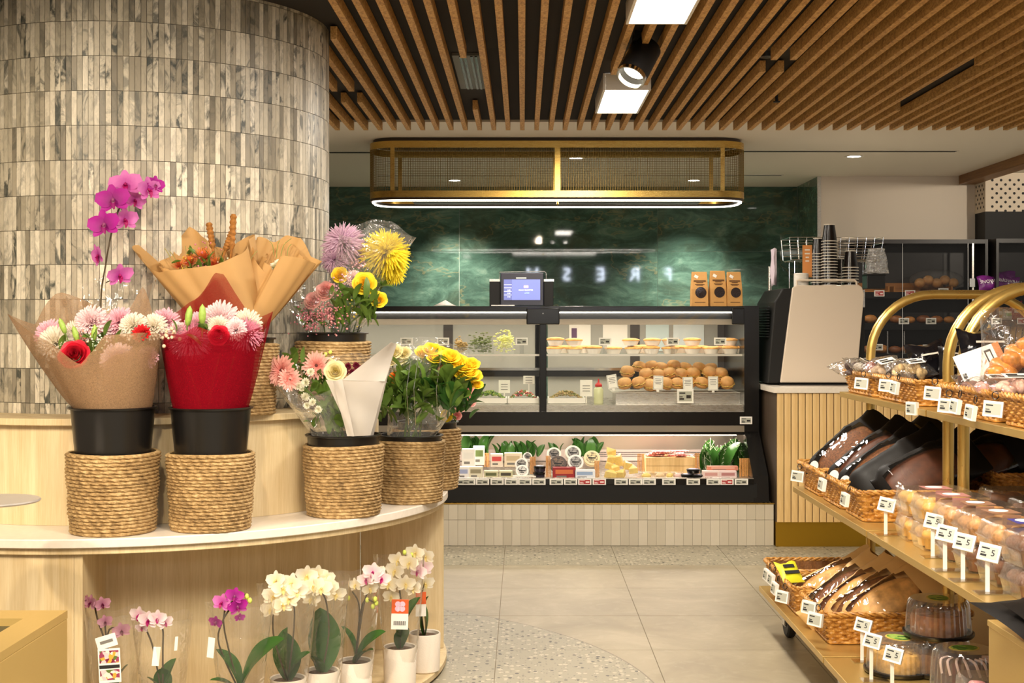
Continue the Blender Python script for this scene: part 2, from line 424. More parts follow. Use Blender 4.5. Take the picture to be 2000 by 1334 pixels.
# perforated bulkhead over the bread shelving
bulk = sroot('wall_bulkhead', (3.315, 9.55, 0))
part('panel', MB().box(0, 1.6, 0, .219, 2.064, ZC), plain('perforated_panel', (226,212,192), .7), bulk)
part('band', MB().box(.0, 1.6, .006, .219, 1.865, 2.0635), M_BLACK_M, bulk)
holes = MB()
for r_ in range(-1, 10):
    for c_ in range(14):
        x = .05+c_*.063+(.0315 if r_ % 2 else 0); z = 2.10+r_*.0315
        if z < ZC-.02 and x < .9: holes.lathe([(.0095, -.0005), (.0095, .001)], 12, T(x, 0, z) @ R('X', 90))
for r_ in range(0, 9):
    for c_ in range(3):
        y = .035+c_*.063+(.0315 if r_ % 2 else 0); z = 2.10+r_*.0315
        holes.lathe([(.0095, -.0005), (.0095, .001)], 12, T(0, y, z) @ R('Y', -90))
o = part('hole', holes, M_BLACK_M, bulk); o['kind'] = 'stuff'
struct(part('trim_2', MB().box(3.18, 3.30, 5.5, 9.72, 2.275, ZC), wood('beam_wood', (112,74,34), (150,104,54), 'Y', .5), bevel=.003))

# ---- ceiling: dark void with battens in front, white plaster over the counter
BAT_END = 7.13; BAT_Z = 2.297; BAT_H = .046; BAT_W = .024; BAT_S = .0762
ceil = sroot('ceiling', (0, 0, 0))
part('void_panel', MB().box(-4, 5, -4, BAT_END, 2.352, 2.42), M_BLACK_CEIL, ceil)
struct(part('ceiling_plaster', MB().box(-4, 5, BAT_END+.001, 11, ZC, 2.5), M_WHITE_CEIL))
def batten_me(name, L):
    m = MB().box(-BAT_W/2, BAT_W/2, 0, L, BAT_Z, BAT_Z+BAT_H).mesh(name); m.materials.append(M_BATTEN); return m
cache = {}
def batten(x, y0, y1, drop=0):
    L = round(y1-y0, 3)
    if L not in cache: cache[L] = batten_me('batten', L)
    link('batten', cache[L], None, ceil, loc=(x, y0, -drop))
JOINT = 4.335
gaps = {}                                                 # batten index -> free spans (where a fitting sits between the battens)
for k in (5, 6, 7): gaps.setdefault(k, []).append((5.79, 6.46)); 
for k in (5, 6, 7): gaps.setdefault(k, []).append((3.86, 4.54))
gaps.setdefault(6, []).append((5.28, 5.79)); gaps.setdefault(5, []).append((5.55, 5.80))
gaps.setdefault(-3, []).append((5.20, 6.45))
gaps.setdefault(-10, []).append((5.95, 6.24)); gaps.setdefault(-11, []).append((5.95, 6.24))
for k in (13, 14): gaps.setdefault(k, []).append((5.24, 5.48))
gaps.setdefault(24, []).append((5.35, 6.48))
for k in range(-24, 39):
    x = -.005+k*BAT_S
    spans = [(1.2, JOINT-.0015), (JOINT+.0015, BAT_END+.012)] if x > -.62 else [(4.85, BAT_END+.012)]
    for a, b in gaps.get(k, []):
        new = []
        for s0, s1 in spans:
            if b <= s0 or a >= s1: new.append((s0, s1)); continue
            if a > s0: new.append((s0, a))
            if b < s1: new.append((b, s1))
        spans = new
    for s0, s1 in spans: batten(x, s0, s1)

# ---- fittings in the ceiling
def led_panel(y0, y1, label):
    t = thing('led_panel', label, 'ceiling light', (.4525, (y0+y1)/2, 2.28), group='square white LED panels')
    L = (y1-y0)/2
    part('frame', MB().box(-.104, -.094, -L, L, -.002, .07).box(.094, .104, -L, L, -.002, .07).box(-.0935, .0935, -L, -L+.008, -.002, .07).box(-.0935, .0935, L-.008, L, -.002, .07), M_WHITE_PL, t)
    part('diffuser', MB().box(-.0935, .0935, -L+.0085, L-.0085, 0, .06), M_LED_SOFT, t)
led_panel(5.80, 6.45, 'glowing white ceiling panel nearest the brass mesh hood')
led_panel(3.87, 4.53, 'glowing white ceiling panel cut by the top of the picture')

t = thing('track_spotlight', 'black cylinder spotlight hanging below the wooden ceiling battens', 'spotlight', (0, 0, 0))
top = P(1266, 88, 5.0); bot = P(1232, 152, 4.92); ax = (bot-top).normalized()
top = bot-ax*.165
M = Matrix.Translation(top) @ ax.to_track_quat('Z', 'Y').to_matrix().to_4x4()
part('body', MB().lathe([(.0, 0), (.052, 0), (.056, .006), (.056, .15), (.052, .15), (.046, .10), (0, .10)], 32, M, False, False), M_BLACK_M, t, smooth=40)
part('trim_ring', MB().lathe([(.0515, .148), (.056, .148), (.056, .166), (.0515, .166), (.0515, .148)], 32, M, False, False), M_CHROME, t, smooth=40)
part('lamp', MB().lathe([(0, .12), (.045, .12), (.045, .124), (0, .124)], 24, M, False, False), glow('spot_lamp', (255,240,210), 7), t, smooth=40)
stem_top = Vector((top.x-.02, top.y+.02, 2.35))
part('stem', MB().cyl(stem_top, top+ax*.05, .008, n=10), M_BLACK_M, t)
part('bracket', MB().cyl(top+Vector((-.062, 0, .0))+ax*.03, top+Vector((-.062, 0, 0))+ax*.12, .006, n=8).tube([top+Vector((-.062,0,0))+ax*.03, top+Vector((-.035,0,.05)), stem_top+Vector((0,0,-.03))], .006), M_STEEL, t, smooth=50)
part('driver_box', MB().box(stem_top.x-.03, stem_top.x+.03, stem_top.y-.06, stem_top.y+.06, 2.315, 2.351), M_BLACK_M, t)

t = thing('air_diffuser', 'dark slotted air vent between the ceiling battens near the column', 'air vent', (-.2336+.01, 5.78, 2.351))
part('plate', MB().box(-.064, .064, -.42, .34, -.012, 0), plain('vent_metal', (110,108,100), .5, .6), t)
for x in (-.03, -.012, .014, .032): part('slot', MB().box(x-.005, x+.005, -.41, .33, -.016, -.0125), M_BLACK, t)

t = thing('smoke_detector', 'round black detector with conduit among the battens', 'detector', P(1497, 104, 5.36))
M = Matrix.Identity(4)
part('base', MB().lathe([(0, .05), (.052, .05), (.056, .04), (.056, .014), (.052, .010), (0, .010)], 28, None, False, False), M_BLACK_PL, t, smooth=40)
part('rim', MB().lathe([(.050, .010), (.054, .010), (.054, .004), (.050, .004), (.050, .010)], 28, None, False, False), M_STEEL, t, smooth=40)
part('sensor', MB().lathe([(0, .004), (.034, .004), (.03, -.016), (.0, -.018)], 20, None, False, False), M_BLACK_PL, t, smooth=40)
part('conduit', MB().tube([(-.055, .0, .03), (-.10, .02, .034), (-.17, .05, .02), (-.2, .08, .03)], .009, 8), M_STEEL, t, smooth=60)
part('mount', MB().cyl((0, 0, .05), (0, 0, .11), .02), M_BLACK_PL, t)
t = thing('sprinkler', 'small black sprinkler nozzle poking below the battens', 'sprinkler', P(1517, 198, 6.1))
part('pipe', MB().cyl((0,0,0), (0,0,.09), .007, n=10), M_BLACK_M, t)
part('deflector', MB().lathe([(0,-.004), (.016,-.004), (.016,0), (0,0)], 12, None, False, False), M_BLACK_M, t)

def downlight(px, py, label):
    d = (ZC-CH)*F/(VY-py); p = P(px, py, d)
    t = thing('downlight', label, 'downlight', (p.x, p.y, ZC), group='round white downlights')
    part('rim', MB().lathe([(.042, -.0005), (.06, -.0005), (.058, -.006), (.042, -.004), (.042, -.0005)], 28, None, False, False), M_WHITE_PL, t, smooth=40)
    part('lens', MB().lathe([(0, -.003), (.0415, -.003), (.0415, -.001), (0, -.001)], 24, None, False, False), M_LEDW, t)
    return p
p1_ = downlight(1668, 305, 'recessed downlight right of the brass mesh hood')
p2_ = downlight(888, 352, 'recessed downlight seen through the left half of the mesh hood')
p3_ = downlight(1355, 352, 'recessed downlight seen through the right half of the mesh hood')
p4_ = downlight(1125, 308, 'recessed downlight seen near the middle of the mesh hood')
for p in (p2_, p3_): spot('downlight_beam', (p.x, p.y, ZC-.02), (p.x, p.y+.35, 0), 165, 92, .9, COOL, .03)
spot('downlight_beam', (p1_.x, p1_.y, ZC-.02), (p1_.x, p1_.y+.3, 0), 190, 130, .9, SOFT, .03)
spot('downlight_beam', (p4_.x, p4_.y, ZC-.02), (p4_.x, p4_.y+.2, 0), 100, 120, .9, COOL, .03)
def slot_vent(px0, px1, py, label, n=2):
    d = (ZC-CH)*F/(VY-py); a = P(px0, py, d); b = P(px1, py, d)
    t = thing('slot_vent', label, 'air vent', ((a.x+b.x)/2, d, ZC)); h = (b.x-a.x)/2
    part('frame', MB().box(-h, h, -.035, .035, -.003, -.0005), M_WHITE_PL, t)
    for k in range(n): part('slot', MB().box(-h+.01, h-.01, -.022+k*.028, -.006+k*.028, -.0045, -.0032), M_BLACK_M, t)
slot_vent(1440, 1870, 295, 'long slot vent in the white ceiling right of the hood')
slot_vent(640, 730, 297, 'slot vent in the white ceiling beside the column')
slot_vent(735, 1040, 343, 'slot vent at the back behind the left half of the mesh hood', 1)
slot_vent(1215, 1528, 342, 'slot vent at the back behind the right half of the mesh hood', 1)
# ================================================================ curved flower display around the column
def ring(mb, r0, r1, z0, z1, a0=0, a1=360, n=96):
    a0, a1 = math.radians(a0), math.radians(a1); full = abs(a1-a0-TAU) < 1e-4
    k = n if full else n+1; rows = []
    for r, z in ((r0, z0), (r1, z0), (r1, z1), (r0, z1)):
        rows.append([(r*math.cos(a0+(a1-a0)*i/n), r*math.sin(a0+(a1-a0)*i/n), z) for i in range(k)])
    b = len(mb.v)
    mb.grid(rows+[rows[0]], closed=full)
    if not full:
        mb.f.append((b, b+k, b+2*k, b+3*k)); mb.f.append((b+3*k+n, b+2*k+n, b+k+n, b+n))
    return mb
SHELF_Z = .64; LEDGE_Z = .97; BASE_Z = .03
stand = thing('flower_display_stand', 'curved pale wood flower stand with white stone shelf wrapped around the tiled column', 'display stand', (COL_X, COL_Y, 0))
def wood_curved(name, parent, mb, **k): return part(name, mb, M_PALE_WOOD, parent, smooth=30, **k)
ub = COL_R+.004
wood_curved('upper_tier_panel', stand, ring(MB(), .82, .845, SHELF_Z+.0005, LEDGE_Z-.022))
wood_curved('ledge', stand, ring(MB(), ub, .872, LEDGE_Z-.0215, LEDGE_Z), bevel=.002)
part('stone_shelf', ring(MB(), ub, 1.105, SHELF_Z-.027, SHELF_Z, n=160), M_STONE_TOP, stand, smooth=30, bevel=.003)
lip = wood_curved('shelf_lip', stand, ring(MB(), ub, 1.092, SHELF_Z-.047, SHELF_Z-.0275, n=160), bevel=.002)
wood_curved('left_front_panel', stand, ring(MB(), 1.04, 1.078, BASE_Z+.001, SHELF_Z-.0475, 200, 274.5, 60))
wood_curved('niche_side', stand, MB().box(.76, 1.078, -.012, .012, BASE_Z+.001, SHELF_Z-.0475, R('Z', -84.8)))
wood_curved('niche_back', stand, ring(MB(), .745, .775, BASE_Z+.001, SHELF_Z-.0475, 275.3, 366, 60))
wood_curved('niche_end', stand, MB().box(.778, 1.09, -.012, .012, BASE_Z+.001, SHELF_Z-.0475, R('Z', 7)))
wood_curved('bottom_shelf', stand, ring(MB(), ub, 1.10, BASE_Z-.02, BASE_Z, n=160), bevel=.002)
part('kick', ring(MB(), ub, 1.06, .0005, BASE_Z-.0205, n=120), M_BLACK_M, stand)

# ---- rope-coil basket (one of each size, then copies)
M_ROPE = None
def mat_rope():
    n = NT('seagrass_rope'); v = n.coord('Object'); a = n.noise(v, 70, 4, .6); b = n.noise(v, 9, 3)
    f = n.math('ADD', n.math('MULTIPLY', a, .6), n.math('MULTIPLY', b, .4))
    n.set(Base_Color=n.ramp(f, [(.32, lin((112,86,50))), (.5, lin((168,136,88))), (.68, lin((206,176,126)))]), Roughness=.75); n.bump(n.noise(n.coord('Object', (1, 1, 3)), 170, 4), .9, .004); return n.m
M_ROPE = mat_rope()
def rope_basket_mesh(r0, r1, h, coils=22, seed=1):
    rnd = random.Random(seed); n = 340; per = 5; rows = []; tw = 26
    wob = [(rnd.uniform(-.004, .004), rnd.uniform(0, TAU), rnd.uniform(-.0012, .0012)) for _ in range(coils+1)]
    for j in range(coils*per+1):
        c = min(j//per, coils-1); t = (j-c*per)/per; z = h*j/(coils*per); u = j/(coils*per)
        bul = math.sin(PI*t)**.7 if t < 1 else 0
        row = []
        for i in range(n):
            a = TAU*i/n; ph = c*1.9
            tws = (.5+.5*math.sin(a*tw+t*5+ph))**1.5
            r = r0+(r1-r0)*u**.8+.0064*bul*(.55+.55*tws)+wob[c][2]+.0014*math.sin(3*a+c*.7)
            row.append((r*math.cos(a), r*math.sin(a), z+wob[c][0]*.5*math.sin(a+wob[c][1])*math.sin(PI*u)+.0016*math.sin(a*2+1)*u))
        rows.append(row)
    # rolled rim, inner wall, floor
    for dr, dz in ((-.004, .002), (-.009, 0), (-.010, -.02)): rows.append([((r1+dr)*math.cos(TAU*i/n), (r1+dr)*math.sin(TAU*i/n), h+dz+.0016*math.sin(2*TAU*i/n+1)) for i in range(n)])
    rows.append([((r0-.008)*math.cos(TAU*i/n), (r0-.008)*math.sin(TAU*i/n), .006) for i in range(n)])
    m = MB(); b = 0; m.grid(rows, closed=True); m.f.append(tuple((len(rows)-1)*n+i for i in range(n))); m.f.append(tuple(range(n-1, -1, -1)))
    return m
BK_H = .232
basket_me = [rope_basket_mesh(.116, .130, BK_H, 22, s).mesh('rope_basket', 50) for s in (1, 2)]
for m in basket_me: m.materials.append(M_ROPE)
def put_basket(px, d, z, label, k=0, rz=0, s=1.0):
    o = link('rope_basket', basket_me[k], None, None, loc=((px-VX)*d/F, d, z), rot=(0, 0, rz), scale=s)
    o['label'] = label; o['category'] = 'basket'; o['group'] = 'rope baskets holding flower buckets'; return o
B1 = put_basket(221, 3.975, SHELF_Z+.0005, 'rope basket under the brown-wrapped bouquet', 0, .3, 1.02)
B2 = put_basket(412, 4.035, SHELF_Z+.0005, 'rope basket under the red-wrapped bouquet', 1, 1.2, .99)
B3 = put_basket(671, 4.33, SHELF_Z+.0005, 'rope basket under the white paper bouquet with gerberas', 1, 2.2, .98)
B4 = put_basket(801, 4.65, SHELF_Z+.0005, 'rope basket under the yellow roses', 0, 4.0, .92)
B5 = put_basket(834, 5.02, SHELF_Z+.0005, 'rope basket furthest right, half hidden behind the yellow rose basket', 1, 5.0, .97)
B6 = put_basket(465, 4.275, LEDGE_Z+.0005, 'rope basket on the upper ledge behind the red bouquet', 0, 2.0, .97)
B7 = put_basket(650, 4.60, LEDGE_Z+.0005, 'rope basket on the upper ledge under pink and yellow chrysanthemums', 1, .4, .98)

def bucket_mesh(r0, r1, h):
    return MB().lathe([(0, 0), (r0, 0), (r1, h-.006), (r1+.006, h-.006), (r1+.008, h-.002), (r1+.006, h), (r1-.003, h), (r0-.004, .006), (0, .006)], 48, None, False, False)
bucket_me = bucket_mesh(.102, .122, .22).mesh('flower_bucket', 35); bucket_me.materials.append(M_BLACK_PL)
def put_bucket(b, dz, label, s=1.0):
    l = b.location
    o = link('flower_bucket', bucket_me, None, None, loc=(l.x, l.y, l.z+dz), scale=s)
    o['label'] = label; o['category'] = 'bucket'; o['group'] = 'black flower buckets'; return o
K1 = put_bucket(B1, .152, 'tall black bucket holding the brown-wrapped bouquet')
K2 = put_bucket(B2, .152, 'tall black bucket holding the red-wrapped bouquet', .98)
K3 = put_bucket(B3, .05, 'black bucket holding the white paper gerbera bouquet', .96)
K4 = put_bucket(B4, .035, 'black bucket holding the yellow roses', .9)
K5 = put_bucket(B5, .05, 'black bucket in the far right rope basket, mostly hidden', .92)
K6 = put_bucket(B6, .04, 'black bucket holding the two kraft paper bouquets', .93)
K7 = put_bucket(B7, .05, 'black bucket holding the chrysanthemums in cellophane', .95)

# ---- brass bin at the bottom left, round metal stand above it
def brass_bin():
    d1 = 3.32; p = P(132, 1192, d1); zt = p.z; x1 = p.x
    t = thing('brass_bin', 'square brass bin with a dark opening in its sloping top, bottom left', 'bin', (x1-.35, d1-.35, 0))
    M_BB = brushed('bin_brass', (212,180,110), .45, (40, 1, 40), .6); part('body', MB().box(-.35, .35, -.35, .35, .0, zt-.02), M_BB, t, bevel=.003)
    hp = MB().box(-.35, -.15, -.35, .35, zt-.0195, zt).box(.274, .35, -.35, .35, zt-.0195, zt).box(-.1499, .2739, .257, .35, zt-.0195, zt).box(-.1499, .2739, -.35, -.257, zt-.0195, zt)
    part('top_rim', hp, M_BB, t)
    part('opening', MB().box(-.15, .274, -.257, .257, zt-.0199, zt-.0185), plain('bin_liner', (70,62,30), .8), t)
brass_bin()
pd = P(-18, 981, 3.5)
t = thing('round_stand', 'thin round metal plate jutting in at the left edge above the stone shelf', 'display stand', (pd.x, pd.y, 0))
part('plate', MB().lathe([(0, 0), (.122, 0), (.125, .004), (.122, .007), (0, .007)], 64, T(0, 0, pd.z), False, False), plain('brushed_plate', (206,200,194), .4, .6), t, smooth=30)
part('pole', MB().cyl((0, 0, .008), (0, 0, pd.z-.0005), .006), M_CHROME, t, smooth=40)
part('foot', MB().lathe([(0, 0), (.06, 0), (.06, .006), (0, .0075)], 32, None, False, False), M_CHROME, t, smooth=40)
# ================================================================ flowers
def petal(L, W, cup=.2, curl=.0, base=.15, nl=5, nw=3, tip=.5, notch=0):
    """grid of points for one petal along +X, arching in Z"""
    rows = []
    for j in range(nl):
        t = j/(nl-1)
        wd = W*(base+(1-base)*math.sin(PI*min(1, t**.8)*(1-.5*tip*0))**.75) if t < 1 else W*(1-tip)*.55
        wd = max(wd, W*.06)
        row = []
        for i in range(nw):
            s_ = -1+2*i/(nw-1)
            row.append((L*(t-notch*(1-abs(s_))*(t == 1)), wd*.5*s_, cup*L*t*t+curl*L*(s_*s_)*.5*math.sin(PI*t)))
        rows.append(row)
    return rows
def rosette(layers, M=None, rnd=None):
    """layers: (count, length, width, lift angle deg, start radius, z, cup, curl)"""
    m = MB(); rnd = rnd or random.Random(3)
    for n, L, W, lift, r0, z, cup, curl in layers:
        off = rnd.uniform(0, TAU)
        for k in range(n):
            A = R('Z', math.degrees(off+TAU*k/n+rnd.uniform(-.08, .08))) @ T(r0, 0, z) @ R('Y', -(lift+rnd.uniform(-5, 5))) @ R('X', rnd.uniform(-12, 12))
            m.grid(petal(L*rnd.uniform(.92, 1.06), W, cup, curl), False, A)
    return m
def fm(name, rgb, rgb2=None, rad=1.0, trans=.35, rough=.6):
    """petal colour, shading to a second colour towards the flower's heart"""
    if name in MATS: return MATS[name]
    n = NT(name); c1 = lin(rgb); c2 = lin(rgb2 or rgb)
    tc = n.node('ShaderNodeTexCoord'); ln = n.node('ShaderNodeVectorMath', {0: tc.outputs['Object']}, operation='LENGTH').outputs['Value']
    f = n.math('MINIMUM', n.math('DIVIDE', ln, rad), 1.0); z = n.noise(tc.outputs['Object'], 5, 3)
    c = n.ramp(n.math('ADD', f, n.math('MULTIPLY', n.math('SUBTRACT', z, .5), .3)), [(.1, c2), (.75, c1)])
    n.set(Base_Color=c, Roughness=rough)
    tb = n.node('ShaderNodeBsdfTranslucent', {'Color': c}); ms = n.node('ShaderNodeMixShader', {'Fac': trans})
    n.link(n.b.outputs[0], ms.inputs[1]); n.link(tb.outputs[0], ms.inputs[2]); n.link(ms.outputs[0], n.out.inputs[0]); MATS[name] = n.m; return n.m
def fmesh(mb, name, mat): m = mb.mesh(name, 70); m.materials.append(mat); return m

M_LEAF = fm('leaf_green', (96,124,50), (66,94,36), .2, .25, .4); M_LEAF2 = fm('leaf_deep_green', (52,92,36), (38,72,28), .2, .15, .25)
M_STEM = plain('stem_green', (86,108,44), .6); M_STEM_D = plain('stem_dark', (70,58,38), .6)
rn = random.Random(11)
CH_L = [(34, 1.0, .28, 2, .06, .02, .10, .3), (34, .98, .28, 18, .06, .04, .08, .3), (32, .93, .26, 34, .05, .06, .05, .3), (26, .86, .25, 50, .05, .08, .02, .3), (18, .80, .16, 66, .04, .10, -.04, .3), (10, .74, .15, 80, .02, .12, -.06, .3)]
DAISY = [(22, 1.0, .30, 6, .12, .0, .05, .2), (20, .90, .28, 16, .1, .03, .05, .2), (18, .5, .16, 30, .08, .05, .0, .2)]
SPIDER = [(44, 1.0, .11, -12, .05, .0, -.08, .4), (46, 1.0, .11, 6, .05, .02, -.06, .4), (44, .98, .11, 24, .05, .04, -.05, .4), (40, .92, .11, 42, .04, .05, -.05, .4), (30, .86, .10, 60, .03, .06, -.06, .4), (18, .78, .10, 76, .03, .08, -.05, .4)]
def rose_mesh():
    m = MB(); r_ = random.Random(5)
    for ring_i, (n, rad, h, open_) in enumerate([(3, .15, .66, .0), (4, .28, .74, .04), (5, .42, .74, .10), (5, .56, .68, .20), (6, .68, .58, .36)]):
        for k in range(n):
            a0 = TAU*k/n+ring_i*.9; span = TAU/n*1.5; rows = []
            for j in range(5):
                t = j/4; row = []
                for i in range(7):
                    s_ = -1+i/3; a = a0+span*.5*s_
                    rr = rad*(.55+.45*math.sin(t*PI*.55))+open_*t*t*(.5+.5*(1-s_*s_))
                    row.append((rr*math.cos(a), rr*math.sin(a), h*t*(1-.22*s_*s_)-open_*.35*t*t*t-.25+.05*r_.uniform(-1, 1)*t))
                rows.append(row)
            m.grid(rows)
    return m
ROSE = rose_mesh()
FL = {}
def flower_kind(key, mb, mat, center=None, cmat=None):
    FL[key] = (fmesh(mb, 'flower_'+key, mat), fmesh(center, 'centre', cmat) if center else None)
disc = lambda r, h: MB().ell((0, 0, .02), (r, r, h), 14, 6)
W_ = lambda *a: fm(*a)
flower_kind('mum_pink', rosette(CH_L), fm('mum_pink', (244,200,212), (230,160,182), 1.0))
flower_kind('mum_blush', rosette(CH_L), fm('mum_blush', (248,226,228), (240,204,210), 1.0))
flower_kind('mum_white', rosette(CH_L), fm('mum_white', (244,236,222), (232,222,190), 1.0))
flower_kind('mum_lilac', rosette(SPIDER), fm('mum_lilac', (238,212,230), (220,184,212), 1.0))
flower_kind('mum_yellow', rosette(SPIDER), fm('mum_yellow', (255,240,84), (238,222,50), 1.0))
flower_kind('spider_pink', rosette(SPIDER), fm('spider_pink', (240,176,196), (220,130,160), 1.0))
flower_kind('gerbera', rosette(DAISY), fm('gerbera_pink', (246,190,176), (226,120,110), 1.0), disc(.22, .09), plain('gerbera_heart', (92,40,32), .8, bump=.6, vscale=20))
flower_kind('rose_red', ROSE, fm('rose_red', (206,24,48), (150,8,28), 1.0, .2, .5))
flower_kind('rose_yellow', ROSE, fm('rose_yellow', (255,230,64), (250,206,44), .9))
flower_kind('rose_cream', ROSE, fm('rose_cream', (240,230,184), (222,206,130), .9))
flower_kind('rose_pink', ROSE, fm('rose_pink', (246,184,176), (236,140,140), .9))
flower_kind('rose_orange', ROSE, fm('rose_orange', (240,136,40), (220,90,20), .9))
flower_kind('carnation_red', rosette([(14, .9, .45, 20, .05, 0, .1, .5), (12, .8, .42, 45, .05, .05, .1, .6), (10, .65, .38, 68, .03, .1, .0, .6)]), fm('carnation_red', (204,22,30), (150,8,14), 1.0, .2))
flower_kind('carnation_maroon', rosette([(14, .9, .45, 20, .05, 0, .1, .5), (12, .8, .42, 45, .05, .05, .1, .6), (10, .65, .38, 68, .03, .1, .0, .6)]), fm('carnation_maroon', (120,22,50), (70,8,24), 1.0, .2))
flower_kind('pincushion', rosette([(44, 1.0, .06, 20, .05, 0, .15, 0), (40, 1.0, .06, 48, .05, .02, .1, 0), (26, .9, .06, 74, .03, .03, 0, 0)]), fm('pincushion', (226,120,52), (196,60,60), 1.0, .2))
flower_kind('pompom', rosette([(12, .9, .5, 12, .02, 0, .2, .5), (10, .8, .46, 42, .02, .05, .1, .5), (7, .6, .4, 70, .02, .1, 0, .5)]), fm('pompom_white', (244,240,222), (222,220,160), 1.0))
def orchid_mesh():
    m = MB()
    for a, L, Wd in ((90, .92, .62), (215, .9, .55), (325, .9, .55)): m.grid(petal(L, Wd, .06, .15, .25, 10, 7), False, R('Z', a) @ T(.05, 0, -.02) @ R('Y', -6))
    for a in (18, 162): m.grid(petal(1.0, 1.02, .04, .18, .3, 10, 7, .1), False, R('Z', a) @ T(.05, 0, .02) @ R('Y', -8))
    return m
ORCH = orchid_mesh()
LIP = MB().grid(petal(.5, .34, -.5, .6, .3, 5, 5), False, R('Z', 270) @ T(.02, 0, .06) @ R('Y', -42)).ell((0, .04, .12), (.09, .12, .12), 8, 6).grid(petal(.26, .2, .6, .3), False, R('Z', 215) @ T(.02, 0, .07) @ R('Y', -40)).grid(petal(.26, .2, .6, .3), False, R('Z', 325) @ T(.02, 0, .07) @ R('Y', -40))
lip_m = fm('orchid_lip_magenta', (180,20,110), (120,0,70), .3); lip_y = fm('orchid_lip_pale', (240,222,150), (226,180,60), .3)
flower_kind('orchid_magenta', ORCH, fm('orchid_magenta', (178,22,152), (140,10,116), 1.0), LIP, fm('orchid_lip_deep', (150,6,110), (240,200,220), .35))
flower_kind('orchid_pink', ORCH, fm('orchid_pink', (220,120,196), (190,60,160), 1.0), LIP, lip_m)
flower_kind('orchid_white', ORCH, fm('orchid_white', (246,238,218), (238,224,180), 1.0), LIP, lip_y)
flower_kind('orchid_blush', ORCH, fm('orchid_blush', (246,226,226), (238,190,206), 1.0), LIP, lip_m)
flower_kind('orchid_dusky', ORCH, fm('orchid_dusky', (196,140,160), (170,100,130), 1.0), LIP, fm('orchid_lip_dusk', (110,20,60), (110,20,60), .3))
flower_kind('orchid_cream', ORCH, fm('orchid_cream', (250,244,226), (242,230,186), 1.0), LIP, lip_y)

CAMP = Vector((0, 0, CH))
def bloom(kind, parent, pos, size, tilt=None, name='flower', spin=None):
    """a flower head at world position pos facing the aisle (tilt = extra (x, z) of its facing)"""
    me, ce = FL[kind]; o3 = parent.location
    d = Vector((rn.uniform(-.25, .25), -1, rn.uniform(.0, .5))) if tilt is None else Vector((tilt[0], -1, tilt[1]))
    q = d.to_track_quat('Z', 'Y').to_euler()
    q = (d.to_track_quat('Z', 'Y').to_matrix().to_4x4() @ Matrix.Rotation(rn.uniform(0, TAU) if spin is None else spin, 4, 'Z')).to_euler()
    o = link(name, me, None, parent, loc=Vector(pos)-o3, rot=q, scale=size)
    if ce: link('flower_heart', ce, None, o)
    return o
def leaf_mesh(L, W, fold=.25, arch=.3, n=9):
    rows = []
    for j in range(n):
        t = j/(n-1); wd = W*.5*math.sin(PI*(t*.94+.04))**.7*(1-.25*t) if j < n-1 else W*.01
        z = arch*L*math.sin(t*PI*.5)*(1-.6*t); x = L*t*(1-.12*t)
        rows.append([(x, s_*wd, z+abs(s_)*fold*wd) for s_ in (-1, -.5, 0, .5, 1)])
    return MB().grid(rows)
LEAFS = [fmesh(leaf_mesh(1, .42, .3, .25), 'leaf', M_LEAF), fmesh(leaf_mesh(1, .30, .2, .4), 'leaf', M_LEAF), fmesh(leaf_mesh(1, .36, .35, .3), 'leaf', M_LEAF2), fmesh(leaf_mesh(1, .52, .3, .3, 13), 'leaf', M_LEAF2)]
def leaf(parent, pos, d, size, k=0, roll=0, name='leaf'):
    q = (Vector(d).to_track_quat('X', 'Z').to_matrix().to_4x4() @ Matrix.Rotation(roll, 4, 'X')).to_euler()
    return link(name, LEAFS[k], None, parent, loc=Vector(pos)-parent.location, rot=q, scale=size)
def stems(parent, base, heads, r=.0025, mat=None, name='stem'):
    """one stem object for each head"""
    for h in heads:
        a = Vector(base)+Vector((rn.uniform(-.03, .03), rn.uniform(-.03, .03), 0)); b = Vector(h); mid = (a+b)/2+Vector(((b.x-a.x)*-.18, 0, .02))
        part(name, MB().tube([p-parent.location for p in smooth_path([a, mid, b], 4)], r, 5), mat or M_STEM, parent, smooth=60)

def wrap(parent, base_r, z0, tbl, mat, name='wrap', pw=.8, ripple=.006, nr=12, n=96, lean=(0,0), zlift=0):
    """flaring paper: tbl = (angle deg, radius, height above z0) around the top edge"""
    tbl = sorted(tbl); rows = [[] for _ in range(nr+1)]
    for i in range(n+1):
        a = 360*i/n; b = a % 360
        k = max([j for j in range(len(tbl)) if tbl[j][0] <= b], default=-1)
        A = tbl[k]; B = tbl[(k+1) % len(tbl)]
        a0 = A[0]-(360 if k == -1 else 0); a1 = B[0]+(360 if (k+1) >= len(tbl) else 0)
        t = (b-a0)/max(1e-6, a1-a0); t = max(0, min(1, t)); ts = t*t*(3-2*t)*.5+t*.5
        rt = A[1]+(B[1]-A[1])*ts; ht = A[2]+(B[2]-A[2])*ts; ar = math.radians(a)
        for j in range(nr+1):
            u = j/nr; rr = base_r+(rt-base_r)*u**pw+ripple*u*math.sin(a*.11+3*u)*math.cos(ar*5)+ripple*.5*u*math.sin(ar*13+u*4)
            rows[j].append((rr*math.cos(ar)+lean[0]*u, rr*math.sin(ar)+lean[1]*u, z0+ht*u))
    return part(name, MB().grid(rows), mat, parent, smooth=70)
